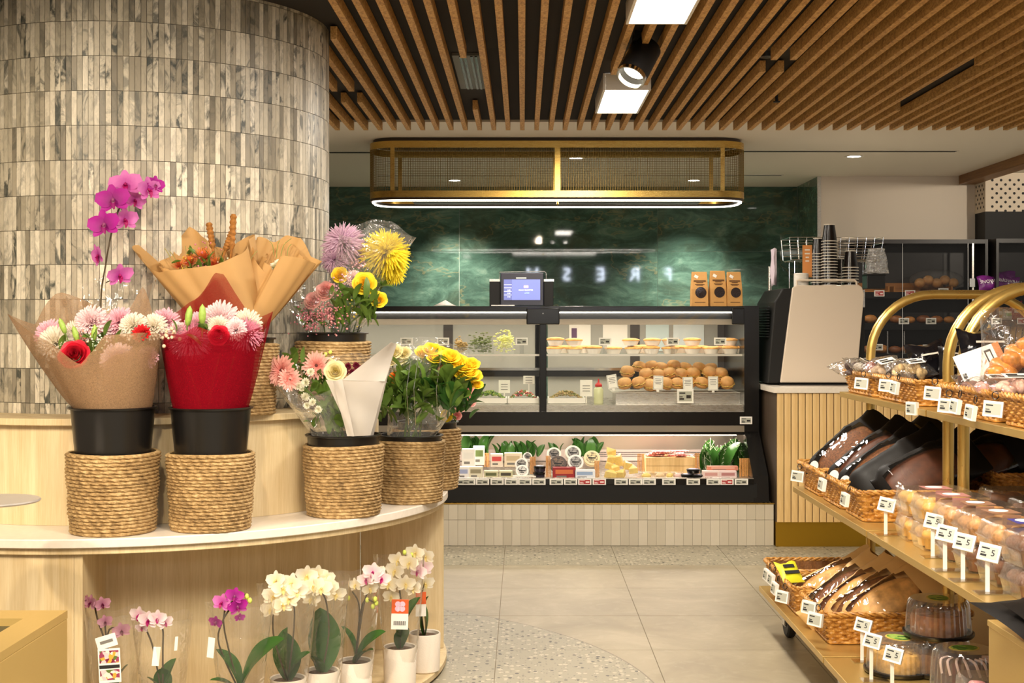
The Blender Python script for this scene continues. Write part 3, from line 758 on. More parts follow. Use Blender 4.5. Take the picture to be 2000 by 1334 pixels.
def mat_veil(name, rgb, see=.3, scale=260):
    """non-woven fibre wrap, slightly see-through"""
    if name in MATS: return MATS[name]
    n = NT(name); v = n.coord('Object'); z = n.noise(v, scale, 3, .7, 1.5)
    c = n.ramp(z, [(.35, tuple(x*.72 for x in lin(rgb)[:3])+(1,)), (.65, lin(rgb))])
    df = n.node('ShaderNodeBsdfDiffuse', {'Color': c}); tl = n.node('ShaderNodeBsdfTranslucent', {'Color': c}); tr = n.node('ShaderNodeBsdfTransparent')
    m1 = n.node('ShaderNodeMixShader', {'Fac': .3}); n.link(df.outputs[0], m1.inputs[1]); n.link(tl.outputs[0], m1.inputs[2])
    m2 = n.node('ShaderNodeMixShader', {'Fac': n.math('MULTIPLY', n.ramp(z, [(.3, (1,1,1,1)), (.75, (.45,.45,.45,1))]), see)})
    n.link(m1.outputs[0], m2.inputs[1]); n.link(tr.outputs[0], m2.inputs[2]); n.link(m2.outputs[0], n.out.inputs[0]); MATS[name] = n.m; return n.m
M_VEIL_BROWN = mat_veil('brown_fibre_wrap', (176,142,108), .44); M_VEIL_RED = mat_veil('red_fibre_wrap', (150,18,34), .42, 420)
M_KRAFT = plain('kraft_paper', (198,156,98), .7, var=.06, vscale=8, trans=.25); M_WHITE_PAPER = plain('white_tissue', (212,204,194), .6, trans=.3)
M_CELLO = clear('cellophane', (253,253,251), .3, .05, .075, .8, 18, .055)
M_CELLO2 = clear('orchid_sleeve', (253,252,250), .24, .05, .05, .7, 14, .03)
def at(px, py, d): return P(px, py, d)

def lily_bud(parent, p, size, lean, closed=True):
    d = Vector(lean).normalized(); q = d.to_track_quat('Z', 'Y').to_euler()
    prof = [(0, 0), (.11, .06), (.17, .3), (.18, .55), (.13, .82), (0, 1)]
    o = part('lily_bud', MB().lathe(prof, 10), plain('bud_green', (140,168,70), .5, var=.2, vscale=6), parent, smooth=60, loc=Vector(p)-parent.location, rot=q, scale=size)
    part('bud_stem', MB().cyl((0, 0, -.9), (0, 0, .02), .035, n=6), M_STEM, o)
def cluster(parent, c, spread, n, r, mat, name='filler_flower'):
    m = MB(); c = Vector(c)-parent.location
    for _ in range(n):
        p = c+Vector((rn.gauss(0, spread), rn.gauss(0, spread*.7), rn.gauss(0, spread)))
        m.ell(p, r*rn.uniform(.7, 1.3), 6, 4)
    o = part(name, m, mat, parent, smooth=80); o['kind'] = 'stuff'; return o
def foliage(parent, c, spread, n, size, k=0, name='leaf'):
    for _ in range(n):
        cl = lambda s_: max(-1.5*s_, min(1.5*s_, rn.gauss(0, s_)))
        p = Vector(c)+Vector((cl(spread[0]), cl(spread[1]), cl(spread[2])))
        leaf(parent, p, (rn.uniform(-.7, .7), rn.uniform(-.7, .1), rn.uniform(.0, 1)), size*rn.uniform(.7, 1.25), rn.choice([k, 1 if k == 0 else k]), rn.uniform(-1, 1), name)

# ---- bouquet in brown fibre wrap
def bq(name, label, K, dz=.0): return thing(name, label, 'bouquet', K.location+Vector((0, 0, dz)), group='wrapped bouquets')
rim1 = K1.location.z+.22; D1 = K1.location.y
b = bq('bouquet', 'bouquet of blush chrysanthemums and a red rose in see-through brown wrap', K1, .02)
wrap(b, .112, .195, [(0, .145, .20), (30, .125, .26), (60, .12, .365), (85, .11, .29), (118, .17, .30), (140, .30, .352), (165, .27, .25), (190, .30, .283), (220, .20, .204), (250, .15, .1345), (262, .142, .17), (278, .14, .2186), (318, .155, .226), (340, .155, .225)], M_VEIL_BROWN, pw=.85, ripple=.003)
wrap(b, .104, .195, [(0, .125, .19), (60, .11, .26), (120, .16, .26), (180, .22, .20), (215, .17, .15), (250, .13, .10), (290, .12, .16), (330, .13, .19)], M_VEIL_BROWN, 'inner_wrap', ripple=.003)
for k_, px, py, d, s_ in [('mum_white', 110, 672, 3.93, .052), ('mum_pink', 100, 655, 3.97, .046), ('mum_blush', 180, 632, 4.0, .052), ('mum_blush', 196, 640, 4.02, .05), ('mum_pink', 236, 630, 4.03, .046),
                       ('mum_white', 262, 640, 3.97, .044), ('mum_blush', 232, 705, 3.925, .052), ('mum_pink', 290, 700, 3.96, .035), ('mum_white', 150, 652, 4.0, .04)]:
    bloom(k_, b, at(px, py, d), s_)
bloom('rose_red', b, at(146, 694, 3.88), .046, (0, .5)); bloom('carnation_red', b, at(278, 655, 3.90), .034, (.0, .6))
for px, py, lx in ((128, 652, -.35), (152, 668, -.25), (183, 666, .1)): lily_bud(b, at(px, py, 3.9), .05, (lx, -.1, 1))
leaf(b, at(205, 655, 3.9), (.4, -.2, .6), .06); leaf(b, at(120, 685, 3.9), (.3, -.3, .7), .06); foliage(b, at(180, 680, 3.93), (.05, .02, .02), 8, .06)
cluster(b, at(190, 668, 3.90), .012, 40, .0028, plain('waxflower', (196,214,190), .6)); cluster(b, at(165, 660, 3.92), .01, 24, .003, plain('berry_pink', (214,140,120), .6))
stems(b, b.location+Vector((0, 0, .02)), [at(150, 700, 3.95), at(240, 690, 3.96), at(200, 690, 3.96), at(120, 700, 3.96), at(270, 700, 3.97)])

# ---- bouquet in red fibre wrap
D2 = K2.location.y
b = bq('bouquet', 'bouquet of pink chrysanthemums in see-through deep red wrap', K2, .02)
wrap(b, .112, .195, [(0, .17, 0.255), (15, .185, 0.290), (35, .14, 0.265), (75, .08, 0.405), (95, .09, 0.410), (125, .14, 0.325), (160, .16, 0.265), (185, .155, 0.245), (215, .15, 0.225), (245, .135, 0.220), (262, .12, 0.245), (285, .125, 0.230), (310, .14, 0.220), (330, .155, 0.230), (348, .165, 0.245)], M_VEIL_RED, pw=.9, ripple=.003)
wrap(b, .104, .195, [(0, .14, 0.205), (60, .12, 0.285), (110, .14, 0.305), (180, .14, 0.215), (230, .12, 0.155), (300, .12, 0.165)], M_VEIL_RED, 'inner_wrap', ripple=.003)
for k_, px, py, d, s_ in [('mum_pink', 325, 630, 4.06, .044), ('mum_white', 300, 640, 4.0, .042), ('mum_blush', 432, 626, 4.04, .058), ('mum_white', 482, 634, 4.04, .046), ('spider_pink', 372, 668, 3.975, .062),
                       ('spider_pink', 480, 655, 4.0, .052), ('mum_blush', 462, 645, 3.97, .035), ('mum_pink', 388, 640, 4.05, .046), ('mum_blush', 350, 650, 3.97, .034)]:
    bloom(k_, b, at(px, py, d), s_, (.2, .5) if 'spider' in k_ else None)
bloom('rose_red', b, at(428, 656, 3.94), .032, (0, .3)); bloom('mum_white', b, at(428, 640, 3.98), .036)
for px, py, lx in ((366, 637, .15), (395, 634, .02)): lily_bud(b, at(px, py, 3.95), .062, (lx, -.05, 1))
leaf(b, at(345, 648, 3.94), (-.3, -.2, .6), .05); foliage(b, at(410, 660, 3.97), (.05, .02, .02), 7, .06)
cluster(b, at(330, 650, 3.93), .012, 16, .0055, plain('berry_cream', (214,190,160), .6)); cluster(b, at(420, 635, 4.0), .014, 40, .003, plain('waxflower', (196,214,190), .6))
stems(b, b.location+Vector((0, 0, .02)), [at(360, 700, 4.0), at(430, 690, 4.0), at(460, 690, 4.0)])

# ---- two kraft paper bouquets on the upper ledge
b = bq('bouquet', 'left kraft paper bouquet with orange pincushions and brown banksia spikes', K6, .02)
L6 = b.location; z0 = .17
ox, oz = (395-465)*4.275/F, 0
def kz(py, d=4.27): return CH-(py-VY)*d/F-L6.z-z0
wrap(b, .085, z0, [(0, .155, kz(470)), (25, .17, kz(455)), (55, .09, kz(490)), (95, .065, kz(462)), (128, .085, kz(440)), (150, .14, kz(478)), (175, .215, kz(478)), (198, .19, kz(500)), (225, .15, kz(535)), (262, .12, kz(528)), (300, .13, kz(522)), (335, .16, kz(500))], M_KRAFT, pw=.95, ripple=.007, lean=(ox, -.02))
wrap(b, .08, z0, [(0, .12, kz(500)), (60, .075, kz(480)), (130, .085, kz(470)), (200, .13, kz(520)), (270, .105, kz(545)), (330, .12, kz(520))], M_KRAFT, 'inner_paper', ripple=.01, lean=(ox, -.0))
for px, py, s_ in ((398, 508, .040), (372, 516, .032), (420, 520, .03), (350, 522, .026)): bloom('pincushion', b, at(px, py, 4.24), s_, (0, 1.2))
for px, py, h, lx in ((416, 486, 52, -.16), (452, 488, 70, .06), (440, 490, 40, .35)):
    m = MB(); p0 = at(px, py, 4.25)-L6
    dx = Vector((lx, 0, 1)).normalized(); L = h*4.25/F
    prof = [(.004, -.06), (.0045, 0)]+[(.0085+.003*(k % 2), L*(k+1)/13) for k in range(12)]+[(.006, L)]
    m.lathe(prof, 10, Matrix.Translation(p0) @ dx.to_track_quat('Z', 'Y').to_matrix().to_4x4()); part('banksia_spike', m, plain('banksia_brown', (150,98,40), .85, var=.3, vscale=90, bump=.8), b, smooth=25)
foliage(b, at(395, 522, 4.25), (.06, .03, .016), 30, .05, 1)
cluster(b, at(400, 518, 4.24), .03, 60, .003, plain('heath_pink', (196,120,130), .7)); cluster(b, at(360, 520, 4.24), .018, 40, .003, plain('heath_yellow', (206,180,70), .7)); cluster(b, at(440, 522, 4.25), .016, 40, .003, plain('heath_white', (226,216,180), .7))
for px, py, lx in ((338, 500, -.5), (366, 495, -.1), (350, 505, -.6), (470, 500, .5), (480, 505, .8)):
    a = at(px, py+15, 4.25)-L6; e = a+Vector((lx*.05, -.01, .05)); part('grass_blade', MB().tube(smooth_path([a, (a+e)/2+Vector((lx*.005, 0, .008)), e], 4), [.0016]*8+[.0004], 4), plain('dry_grass', (150,140,80), .7), b)
b = bq('bouquet', 'right kraft paper bouquet, folded wide open, on the upper ledge', K6, .022)
ox = (552-465)*4.275/F
wrap(b, .05, z0, [(0, .105, kz(520)), (18, .12, kz(510)), (35, .10, kz(500)), (60, .085, kz(462)), (95, .08, kz(456)), (120, .095, kz(470)), (150, .10, kz(460)), (180, .095, kz(470)), (205, .10, kz(500)), (225, .055, kz(545)), (255, .05, kz(525)), (275, .09, kz(502)), (300, .105, kz(505)), (330, .11, kz(512))], M_KRAFT, pw=.95, ripple=.006, lean=(ox, .03))
wrap(b, .04, z0, [(0, .06, kz(510)), (90, .06, kz(470)), (180, .06, kz(500)), (270, .05, kz(540))], M_KRAFT, 'inner_paper', ripple=.008, lean=(ox, .03))
for px, py, lx, hh in ((540, 505, .2, 34), (548, 505, .7, 38), (560, 508, .3, 30), (535, 500, -.3, 28)):
    a = at(px, py, 4.3)-L6; e = a+Vector((lx*.05, 0, hh*4.3/F)); m = MB().tube(smooth_path([a, (a+e)/2+Vector((-lx*.01, 0, .01)), e], 4), .0013, 4)
    part('fern_sprig', m, plain('sprig_green', (120,130,60), .7), b)
for px, py in ((545, 498), (560, 500), (536, 505)): bloom('pompom', b, at(px, py+18, 4.3), .02, (0, 1))

# ---- chrysanthemums and roses in cellophane, on the upper ledge (right)
b = bq('bouquet', 'tall cellophane bouquet of lilac and yellow spider chrysanthemums', K7, .02)
L7 = b.location; z0 = .18
def z7(py, d): return CH-(py-VY)*d/F-L7.z-z0
d7 = 4.66
bloom('mum_lilac', b, at(672, 478, 4.62), .075, (-.1, .5)); bloom('mum_lilac', b, at(700, 500, 4.68), .05, (.2, .3)); bloom('mum_lilac', b, at(655, 508, 4.6), .05, (-.2, .1))
bloom('mum_yellow', b, at(752, 498, 4.62), .088, (.3, .55)); bloom('mum_yellow', b, at(766, 530, 4.64), .05, (.5, .1))
cluster(b, at(700, 520, 4.62), .02, 40, .005, plain('statice_pink', (222,170,180), .7)); cluster(b, at(712, 535, 4.62), .018, 30, .005, plain('statice_pink', (222,170,180), .7))
foliage(b, at(725, 550, 4.62), (.035, .02, .035), 30, .08, 0)
stems(b, L7+Vector((.02, .02, .03)), [at(670, 490, 4.64), at(750, 510, 4.65), at(700, 510, 4.66), at(720, 540, 4.64), at(765, 535, 4.64)])
wrap(b, .05, z0, [(0, .13, z7(470, d7)), (25, .145, z7(462, d7)), (60, .10, z7(430, d7)), (100, .09, z7(425, d7)), (140, .12, z7(440, d7)), (180, .13, z7(450, d7)), (240, .12, z7(470, d7)), (270, .10, z7(440, d7)), (310, .12, z7(455, d7)), (340, .13, z7(462, d7))], M_CELLO, 'cellophane', pw=1.0, ripple=.008, lean=((730-650)*d7/F, .03))
b = bq('bouquet', 'low cellophane bouquet of yellow and pink roses in front of the spider chrysanthemums', K7, .022)
for k_, px, py, d, s_ in [('rose_yellow', 712, 555, 4.5, .042), ('rose_yellow', 740, 586, 4.5, .030), ('rose_yellow', 664, 538, 4.55, .03), ('rose_pink', 636, 570, 4.5, .036), ('rose_pink', 612, 588, 4.5, .032), ('mum_blush', 690, 545, 4.56, .03)]: bloom(k_, b, at(px, py, d), s_, (.1 if px > 660 else -.3, .35))
cluster(b, at(610, 618, 4.5), .026, 160, .0032, plain('heath_pink', (196,120,130), .7)); cluster(b, at(645, 612, 4.48), .028, 160, .0032, plain('statice_rose', (210,140,140), .7)); cluster(b, at(668, 572, 4.52), .024, 120, .003, plain('statice_pink', (222,170,180), .7))
cluster(b, at(680, 600, 4.5), .02, 70, .003, plain('heath_yellow', (206,180,70), .7))
foliage(b, at(695, 612, 4.5), (.05, .02, .03), 50, .08, 0); foliage(b, at(620, 630, 4.52), (.03, .02, .02), 14, .06, 1)
stems(b, L7+Vector((0, -.02, .08)), [at(712, 570, 4.5), at(738, 592, 4.5), at(664, 550, 4.54), at(690, 560, 4.55), at(620, 590, 4.5), at(640, 590, 4.5)], .003)
wrap(b, .085, z0, [(0, .17, z7(585, 4.5)), (30, .15, z7(560, 4.5)), (70, .11, z7(520, 4.55)), (110, .11, z7(525, 4.55)), (150, .13, z7(560, 4.5)), (180, .14, z7(590, 4.5)), (220, .12, z7(600, 4.45)), (270, .11, z7(560, 4.45)), (310, .14, z7(590, 4.45)), (340, .165, z7(600, 4.45))], M_CELLO, 'cellophane', pw=.9, ripple=.010, lean=(-.012, -.02))

# ---- gerberas with white paper
b = bq('bouquet', 'bouquet of pink gerberas with a white paper wrap', K3, .02)
L3 = b.location; z0 = .16; d3 = 4.3
def z3(py, d=4.3): return CH-(py-VY)*d/F-L3.z-z0
bloom('gerbera', b, at(550, 724, 4.22), .048, (-.45, .25)); bloom('gerbera', b, at(618, 714, 4.24), .042, (.05, .1)); bloom('gerbera', b, at(565, 742, 4.2), .036, (.3, .4))
bloom('rose_cream', b, at(655, 726, 4.22), .036, (.1, .3)); bloom('rose_cream', b, at(640, 716, 4.27), .03)
for px, py, s_ in ((583, 754, .017), (598, 748, .018), (607, 727, .015), (596, 775, .017), (600, 792, .014), (611, 786, .015), (622, 800, .015), (590, 760, .012)): bloom('pompom', b, at(px, py, 4.2), s_)
for px, py in ((680, 716), (696, 714), (688, 728), (702, 720), (676, 726)): bloom('carnation_maroon', b, at(px, py, 4.26), .014)
for px, py in ((636, 692), (645, 688), (628, 695)): b2 = part('green_bud', MB().ell((0,0,0), (.006,.006,.007), 8, 6), plain('bud_lime', (196,206,90), .6), b, smooth=80, loc=at(px, py, 4.27)-L3)
foliage(b, at(585, 712, 4.27), (.02, .02, .02), 10, .07, 0); foliage(b, at(612, 765, 4.24), (.03, .02, .03), 16, .07, 0); foliage(b, at(645, 825, 4.26), (.03, .02, .025), 30, .075, 0); foliage(b, at(620, 740, 4.26), (.03, .01, .02), 12, .06, 0)
stems(b, L3+Vector((0, -.02, .1)), [at(560, 735, 4.25), at(615, 725, 4.26), at(600, 770, 4.22), at(645, 740, 4.25), at(590, 750, 4.22), at(625, 790, 4.22)], .003)
# clear sleeve, then the white sheet folded round the right side
wrap(b, .08, z0, [(0, .13, z3(700)), (60, .12, z3(690)), (120, .13, z3(700)), (170, .18, z3(720)), (190, .20, z3(735)), (215, .18, z3(755)), (250, .14, z3(770)), (290, .11, z3(750)), (330, .12, z3(720))], M_CELLO, 'cellophane', pw=.95, ripple=.008, lean=(-.03, -.02))
def sheet(parent, pts_rows, mat, name='paper_sheet'):
    return part(name, MB().grid([[p-parent.location for p in r] for r in pts_rows]), mat, parent, smooth=70)
def lerp_rows(bl, br, tl, tr, n=9, m=7, bulge=.02):
    rows = []
    for j in range(n):
        t = j/(n-1); row = []
        for i in range(m):
            s_ = i/(m-1); p = (bl*(1-s_)+br*s_)*(1-t)+(tl*(1-s_)+tr*s_)*t
            p = p+Vector((0, -bulge*math.sin(PI*s_)*(.4+.6*t)+.004*math.sin(9*t+5*s_), 0)); row.append(p)
        rows.append(row)
    return rows
sheet(b, lerp_rows(at(688, 852, 4.20), at(724, 850, 4.24), at(636, 742, 4.14), at(752, 745, 4.24), bulge=.03), M_WHITE_PAPER)
sheet(b, lerp_rows(at(668, 743, 4.16), at(752, 745, 4.24), at(764, 668, 4.22), at(775, 672, 4.3), n=7, bulge=.015), M_WHITE_PAPER)
sheet(b, lerp_rows(at(678, 852, 4.185), at(692, 852, 4.185), at(650, 745, 4.13), at(668, 740, 4.12), bulge=.008), M_WHITE_PAPER, 'paper_fold')
sheet(b, lerp_rows(at(722, 851, 4.26), at(730, 850, 4.34), at(752, 745, 4.24), at(772, 672, 4.36), bulge=-.01), M_WHITE_PAPER, 'paper_back')

# ---- yellow roses
b = bq('bouquet', 'bunch of bright yellow roses in clear cellophane', K4, .02)
L4 = b.location; z0 = .16
def z4(py, d=4.6): return CH-(py-VY)*d/F-L4.z-z0
for px, py, s_ in ((828, 690, .034), (843, 684, .034), (860, 692, .038), (878, 698, .038), (892, 708, .042), (906, 716, .038), (920, 712, .032), (924, 735, .034), (930, 752, .026), (868, 706, .034), (884, 722, .036), (905, 732, .036), (838, 702, .03), (918, 728, .03), (850, 700, .032)):
    bloom('rose_yellow', b, at(px, py, 4.56+rn.uniform(-.03, .05)), s_, (.25, 1.3))
for px, py, s_ in ((770, 688, .032), (782, 700, .03), (764, 704, .026), (790, 690, .026)): bloom('rose_cream', b, at(px, py, 4.6), s_, (-.1, .7))
for px, py, s_ in ((866, 724, .02), (880, 728, .02), (772, 738, .022)): bloom('rose_orange', b, at(px, py, 4.56), s_)
foliage(b, at(855, 765, 4.56), (.06, .03, .035), 60, .10, 0); foliage(b, at(805, 800, 4.55), (.07, .03, .03), 60, .095, 0); foliage(b, at(780, 770, 4.56), (.035, .03, .045), 36, .095, 0); foliage(b, at(885, 790, 4.57), (.04, .03, .03), 36, .095, 2); foliage(b, at(800, 735, 4.6), (.03, .02, .03), 14, .06, 1)
stems(b, L4+Vector((0, -.01, .12)), [at(832, 700, 4.57), at(846, 700, 4.57), at(862, 704, 4.57), at(880, 712, 4.57), at(896, 722, 4.57), at(912, 732, 4.58), at(926, 750, 4.58), at(776, 700, 4.6), at(790, 700, 4.6), at(765, 710, 4.6)], .003)
wrap(b, .08, z0, [(0, .17, z4(725)), (25, .165, z4(690)), (70, .11, z4(660)), (110, .10, z4(658)), (150, .12, z4(670)), (180, .12, z4(690)), (225, .11, z4(700)), (270, .10, z4(670)), (310, .12, z4(690)), (340, .16, z4(715))], M_CELLO, 'cellophane', pw=.9, ripple=.010, lean=(.055, -.01))
for px in (798, 812, 856): part('sleeve_seam', MB().tube([at(px, 830, 4.5)-L4, at(px-4, 760, 4.49)-L4, at(px+6, 690, 4.5)-L4], .0016, 5), clear('film_seam', (255,255,255), .25, .08, .35), b)
b = bq('bouquet', 'cellophane bunch of pale pink flowers behind the yellow roses', K5, .02)
L5 = b.location
for px, py, s_ in ((905, 775, .026), (915, 760, .026), (898, 795, .022), (920, 785, .02), (893, 812, .018)): bloom('rose_pink', b, at(px, py, 4.97), s_, (.4, .3))
bloom('rose_yellow', b, at(872, 812, 4.95), .024)
foliage(b, at(880, 800, 4.98), (.03, .02, .03), 14, .07, 1); stems(b, L5+Vector((.0, 0, .06)), [at(905, 785, 4.98), at(893, 810, 4.98), at(915, 770, 4.98)])
wrap(b, .075, .15, [(0, .15, .17), (30, .14, .2), (90, .10, .22), (180, .10, .2), (270, .10, .18), (330, .14, .17)], M_CELLO, 'cellophane', ripple=.008, lean=(.05, 0))

# ---- orchids
def mat_pot():
    n = NT('speckled_white_ceramic'); v = n.node('ShaderNodeTexVoronoi', {'Vector': n.coord('Object'), 'Scale': 220.0})
    n.set(Base_Color=lin((232,220,204)), Roughness=.45); n.bump(v.outputs['Distance'], .25, .001); return n.m
M_POT = mat_pot(); M_BARK = plain('bark_chips', (88,66,48), .9, var=.5, vscale=120, bump=1)
pot_me = MB().lathe([(0, .0), (.050, 0), (.054, .004), (.057, .13), (.055, .135), (.051, .133), (.050, .12), (0, .12)], 40, None, False, False).mesh('pot', 40); pot_me.materials.append(M_POT)
bark_me = MB().lathe([(.0495, .1205), (.045, .124), (.02, .127), (0, .126)], 24, None, False, False).mesh('bark', 60); bark_me.materials.append(M_BARK)
def tag_card(parent, p, w_, h_, mat, rz=0, tilt=0, name='care_tag', items=()):
    o = part(name, MB().box(-w_/2, w_/2, -.0006, .0006, -h_/2, h_/2), mat, parent, loc=Vector(p)-parent.location, rot=(0, tilt, rz))
    for nm, x0, x1, z0_, z1_, m in items: part(nm, MB().box(x0*w_, x1*w_, -.0012, -.0007, z0_*h_, z1_*h_), m, o)
    return o
M_INK = plain('print_black', (30,28,28), .7); M_CARD = plain('white_card', (238,232,222), .6); M_TAG_OR = plain('tag_orange', (214,92,36), .6); M_TAG_PK = plain('tag_pink', (236,190,208), .6)
barcode = [('barcode_bar', -.36+k*.06, -.36+k*.06+.03*(1+k % 2)*.7, -.36, -.22, M_INK) for k in range(12)]
def orchid(px, d, label, stemlist, flowers, leaves, z=BASE_Z, sleeve=None, pot=True, buds=()):
    x = (px-VX)*d/F; t = thing('potted_orchid', label, 'orchid', (x, d, z+.0005), group='potted orchids'); L = t.location
    link('pot', pot_me, None, t); link('bark', bark_me, None, t)
    for pts in stemlist:
        part('flower_stem', MB().tube(smooth_path([Vector((0, 0, .12))]+[at(*q)-L for q in pts], 5), .0028, 6), M_STEM_D, t, smooth=60)
    for k_, fx, fy, fd, s_, *tl in flowers: bloom(k_, t, at(fx, fy, fd), s_, tl[0] if tl else (rn.uniform(-.5, .5), rn.uniform(-.2, .3)), spin=rn.uniform(-.3, .3))
    for bx, by, bd in buds: part('bud', MB().ell((0,0,0), (.007,.007,.009), 8, 6), plain('bud_lime', (196,206,90), .6), t, smooth=80, loc=at(bx, by, bd)-L)
    for dx, dy, dz, s_, roll in leaves: leaf(t, L+Vector((0, 0, .122)), (dx, dy, dz), s_*1.18, 3, roll)
    if sleeve:
        r0, r1, h = sleeve
        wrap(t, r0, .02, [(0, r1, h), (50, r1, h*1.04), (100, r1*.8, h*.98), (160, r1, h), (200, r1, h*1.03), (250, r1*.8, h*.97), (300, r1, h*1.02)], M_CELLO2, 'sleeve', pw=1, ripple=.005, n=48)
    return t
o = orchid(829, 4.72, 'white orchid in the rearmost pot of the niche, right', [[(822, 1180, 4.7), (830, 1130, 4.7)]], [('orchid_blush', 826, 1110, 4.7, .036), ('orchid_white', 832, 1088, 4.72, .034), ('orchid_white', 830, 1140, 4.7, .034), ('orchid_white', 808, 1082, 4.72, .034)],
       [(.25, -.1, 1, .14, .5), (-.35, -.1, 1, .14, -.3)])
tag_card(o, at(822, 1180, 4.62), .036, .085, M_CARD, .2, .0, items=[('orange_panel', -.5, .5, 0, .5, M_TAG_OR)])
o = orchid(781, 4.52, 'tall white orchid with an orange price tag in the niche', [[(786, 1200, 4.5), (780, 1140, 4.5), (792, 1085, 4.5)]],
       [('orchid_white', 760, 1140, 4.49, .036), ('orchid_white', 772, 1115, 4.5, .034), ('orchid_white', 778, 1095, 4.5, .034), ('orchid_white', 800, 1100, 4.48, .036), ('orchid_white', 812, 1080, 4.5, .034), ('orchid_blush', 818, 1115, 4.5, .034), ('orchid_white', 792, 1140, 4.48, .034), ('orchid_white', 808, 1150, 4.5, .03), ('orchid_white', 764, 1165, 4.5, .03)],
       [(-.35, -.1, 1, .12, -.4), (.55, -.1, 1, .19, .5), (.2, -.4, .5, .1, 0)], sleeve=(.05, .085, .42), buds=((790, 1079, 4.5), (804, 1084, 4.5), (800, 1096, 4.49)))
petal4 = [('logo_petal', -.30, -.02, .10, .26, M_TAG_PK), ('logo_petal', .02, .30, .10, .26, M_TAG_PK), ('logo_petal', -.30, -.02, .27, .43, M_TAG_PK), ('logo_petal', .02, .30, .27, .43, M_TAG_PK), ('logo_heart', -.12, .12, .18, .36, M_TAG_PK)]
tag_card(o, at(781, 1200, 4.42), .056, .100, M_CARD, .05, .03, items=[('orange_panel', -.5, .5, .03, .5, M_TAG_OR)]+[(a, b0, b1, c0, c1, m) for a, b0, b1, c0, c1, m in barcode])
# the four-petal mark stands a little proud of the orange panel
mk = MB()
for sx in (-1, 1):
    for sz in (-1, 1): mk.lathe([(.0095, -.0004), (.0095, .0004)], 14, T(sx*.0075, -.0016, .0265+sz*.0075) @ R('X', 90))
part('flower_logo', mk, M_TAG_PK, [c for c in o.children if c.name.startswith('care_tag')][0])
o = orchid(693, 4.33, 'orchid with white and magenta-lipped flowers and yellow buds', [[(704, 1220, 4.3), (712, 1175, 4.3), (730, 1120, 4.3)], [(702, 1190, 4.3), (688, 1155, 4.3)], [(708, 1180, 4.3), (732, 1178, 4.3)]],
       [('orchid_blush', 728, 1118, 4.28, .034, (.1, .1)), ('orchid_blush', 716, 1132, 4.28, .03, (-.3, 0)), ('orchid_blush', 745, 1130, 4.28, .03, (.3, 0)), ('orchid_white', 695, 1143, 4.3, .026, (-.7, 0)), ('orchid_white', 722, 1150, 4.29, .028, (.5, -.4)), ('orchid_white', 738, 1118, 4.3, .026, (.6, .2))],
       [(-.5, -.15, 1, .13, -.3), (.9, -.2, .75, .15, .4), (.6, -.5, .4, .1, .1)], sleeve=(.05, .085, .40), buds=((680, 1168, 4.3), (728, 1185, 4.3), (735, 1178, 4.3), (733, 1170, 4.29), (717, 1172, 4.3)))
o = orchid(628, 4.21, 'cream orchid in the niche with one broad upright leaf', [[(642, 1240, 4.2), (638, 1180, 4.2), (628, 1155, 4.2)]],
       [('orchid_cream', 600, 1125, 4.18, .036), ('orchid_cream', 612, 1145, 4.17, .036), ('orchid_cream', 628, 1150, 4.17, .036), ('orchid_cream', 642, 1145, 4.19, .036), ('orchid_cream', 655, 1160, 4.19, .034), ('orchid_cream', 608, 1170, 4.18, .03), ('orchid_cream', 620, 1122, 4.2, .034), ('orchid_cream', 640, 1130, 4.2, .03)],
       [(-.05, -.15, 1, .20, .1), (.15, .1, 1, .19, -.2), (-.3, -.5, .5, .09, 0)], sleeve=(.05, .09, .40))
o = orchid(562, 4.12, 'cream orchid in the niche left of the broad-leaved one', [[(572, 1250, 4.1), (575, 1190, 4.1), (566, 1160, 4.1)], [(536, 1250, 4.1), (533, 1200, 4.1)]],
       [('orchid_cream', 540, 1135, 4.09, .034), ('orchid_cream', 552, 1150, 4.08, .036), ('orchid_cream', 535, 1165, 4.09, .036), ('orchid_cream', 530, 1190, 4.09, .034), ('orchid_cream', 552, 1182, 4.08, .034), ('orchid_cream', 570, 1140, 4.08, .036), ('orchid_cream', 580, 1155, 4.08, .034), ('orchid_cream', 566, 1170, 4.08, .034), ('orchid_cream', 545, 1145, 4.1, .03)],
       [(-.15, -.15, 1, .15, .2), (.1, .1, 1, .16, -.1), (.7, -.2, .7, .12, .4)], sleeve=(.05, .09, .40))
o = orchid(470, 3.99, 'magenta orchid with a large arching leaf in the niche', [[(428, 1260, 3.96), (434, 1215, 3.96), (452, 1185, 3.96)], [(436, 1210, 3.96), (470, 1165, 3.96), (486, 1164, 3.96)]],
       [('orchid_magenta', 458, 1165, 3.95, .028, (.2, .3)), ('orchid_magenta', 464, 1185, 3.95, .03, (.4, 0)), ('orchid_pink', 434, 1178, 3.95, .03, (-.3, .2)), ('orchid_magenta', 422, 1215, 3.95, .022, (-.3, -.2)), ('orchid_magenta', 468, 1206, 3.95, .016, (.5, -.3))],
       [(.75, -.2, .72, .22, .5), (-.6, -.2, .9, .15, -.4), (-.75, -.35, .3, .1, 0)], sleeve=(.05, .10, .37), buds=((482, 1165, 3.96), (488, 1173, 3.96)))
tag_card(o, at(412, 1265, 3.93), .022, .06, M_CARD, -.3, .1)
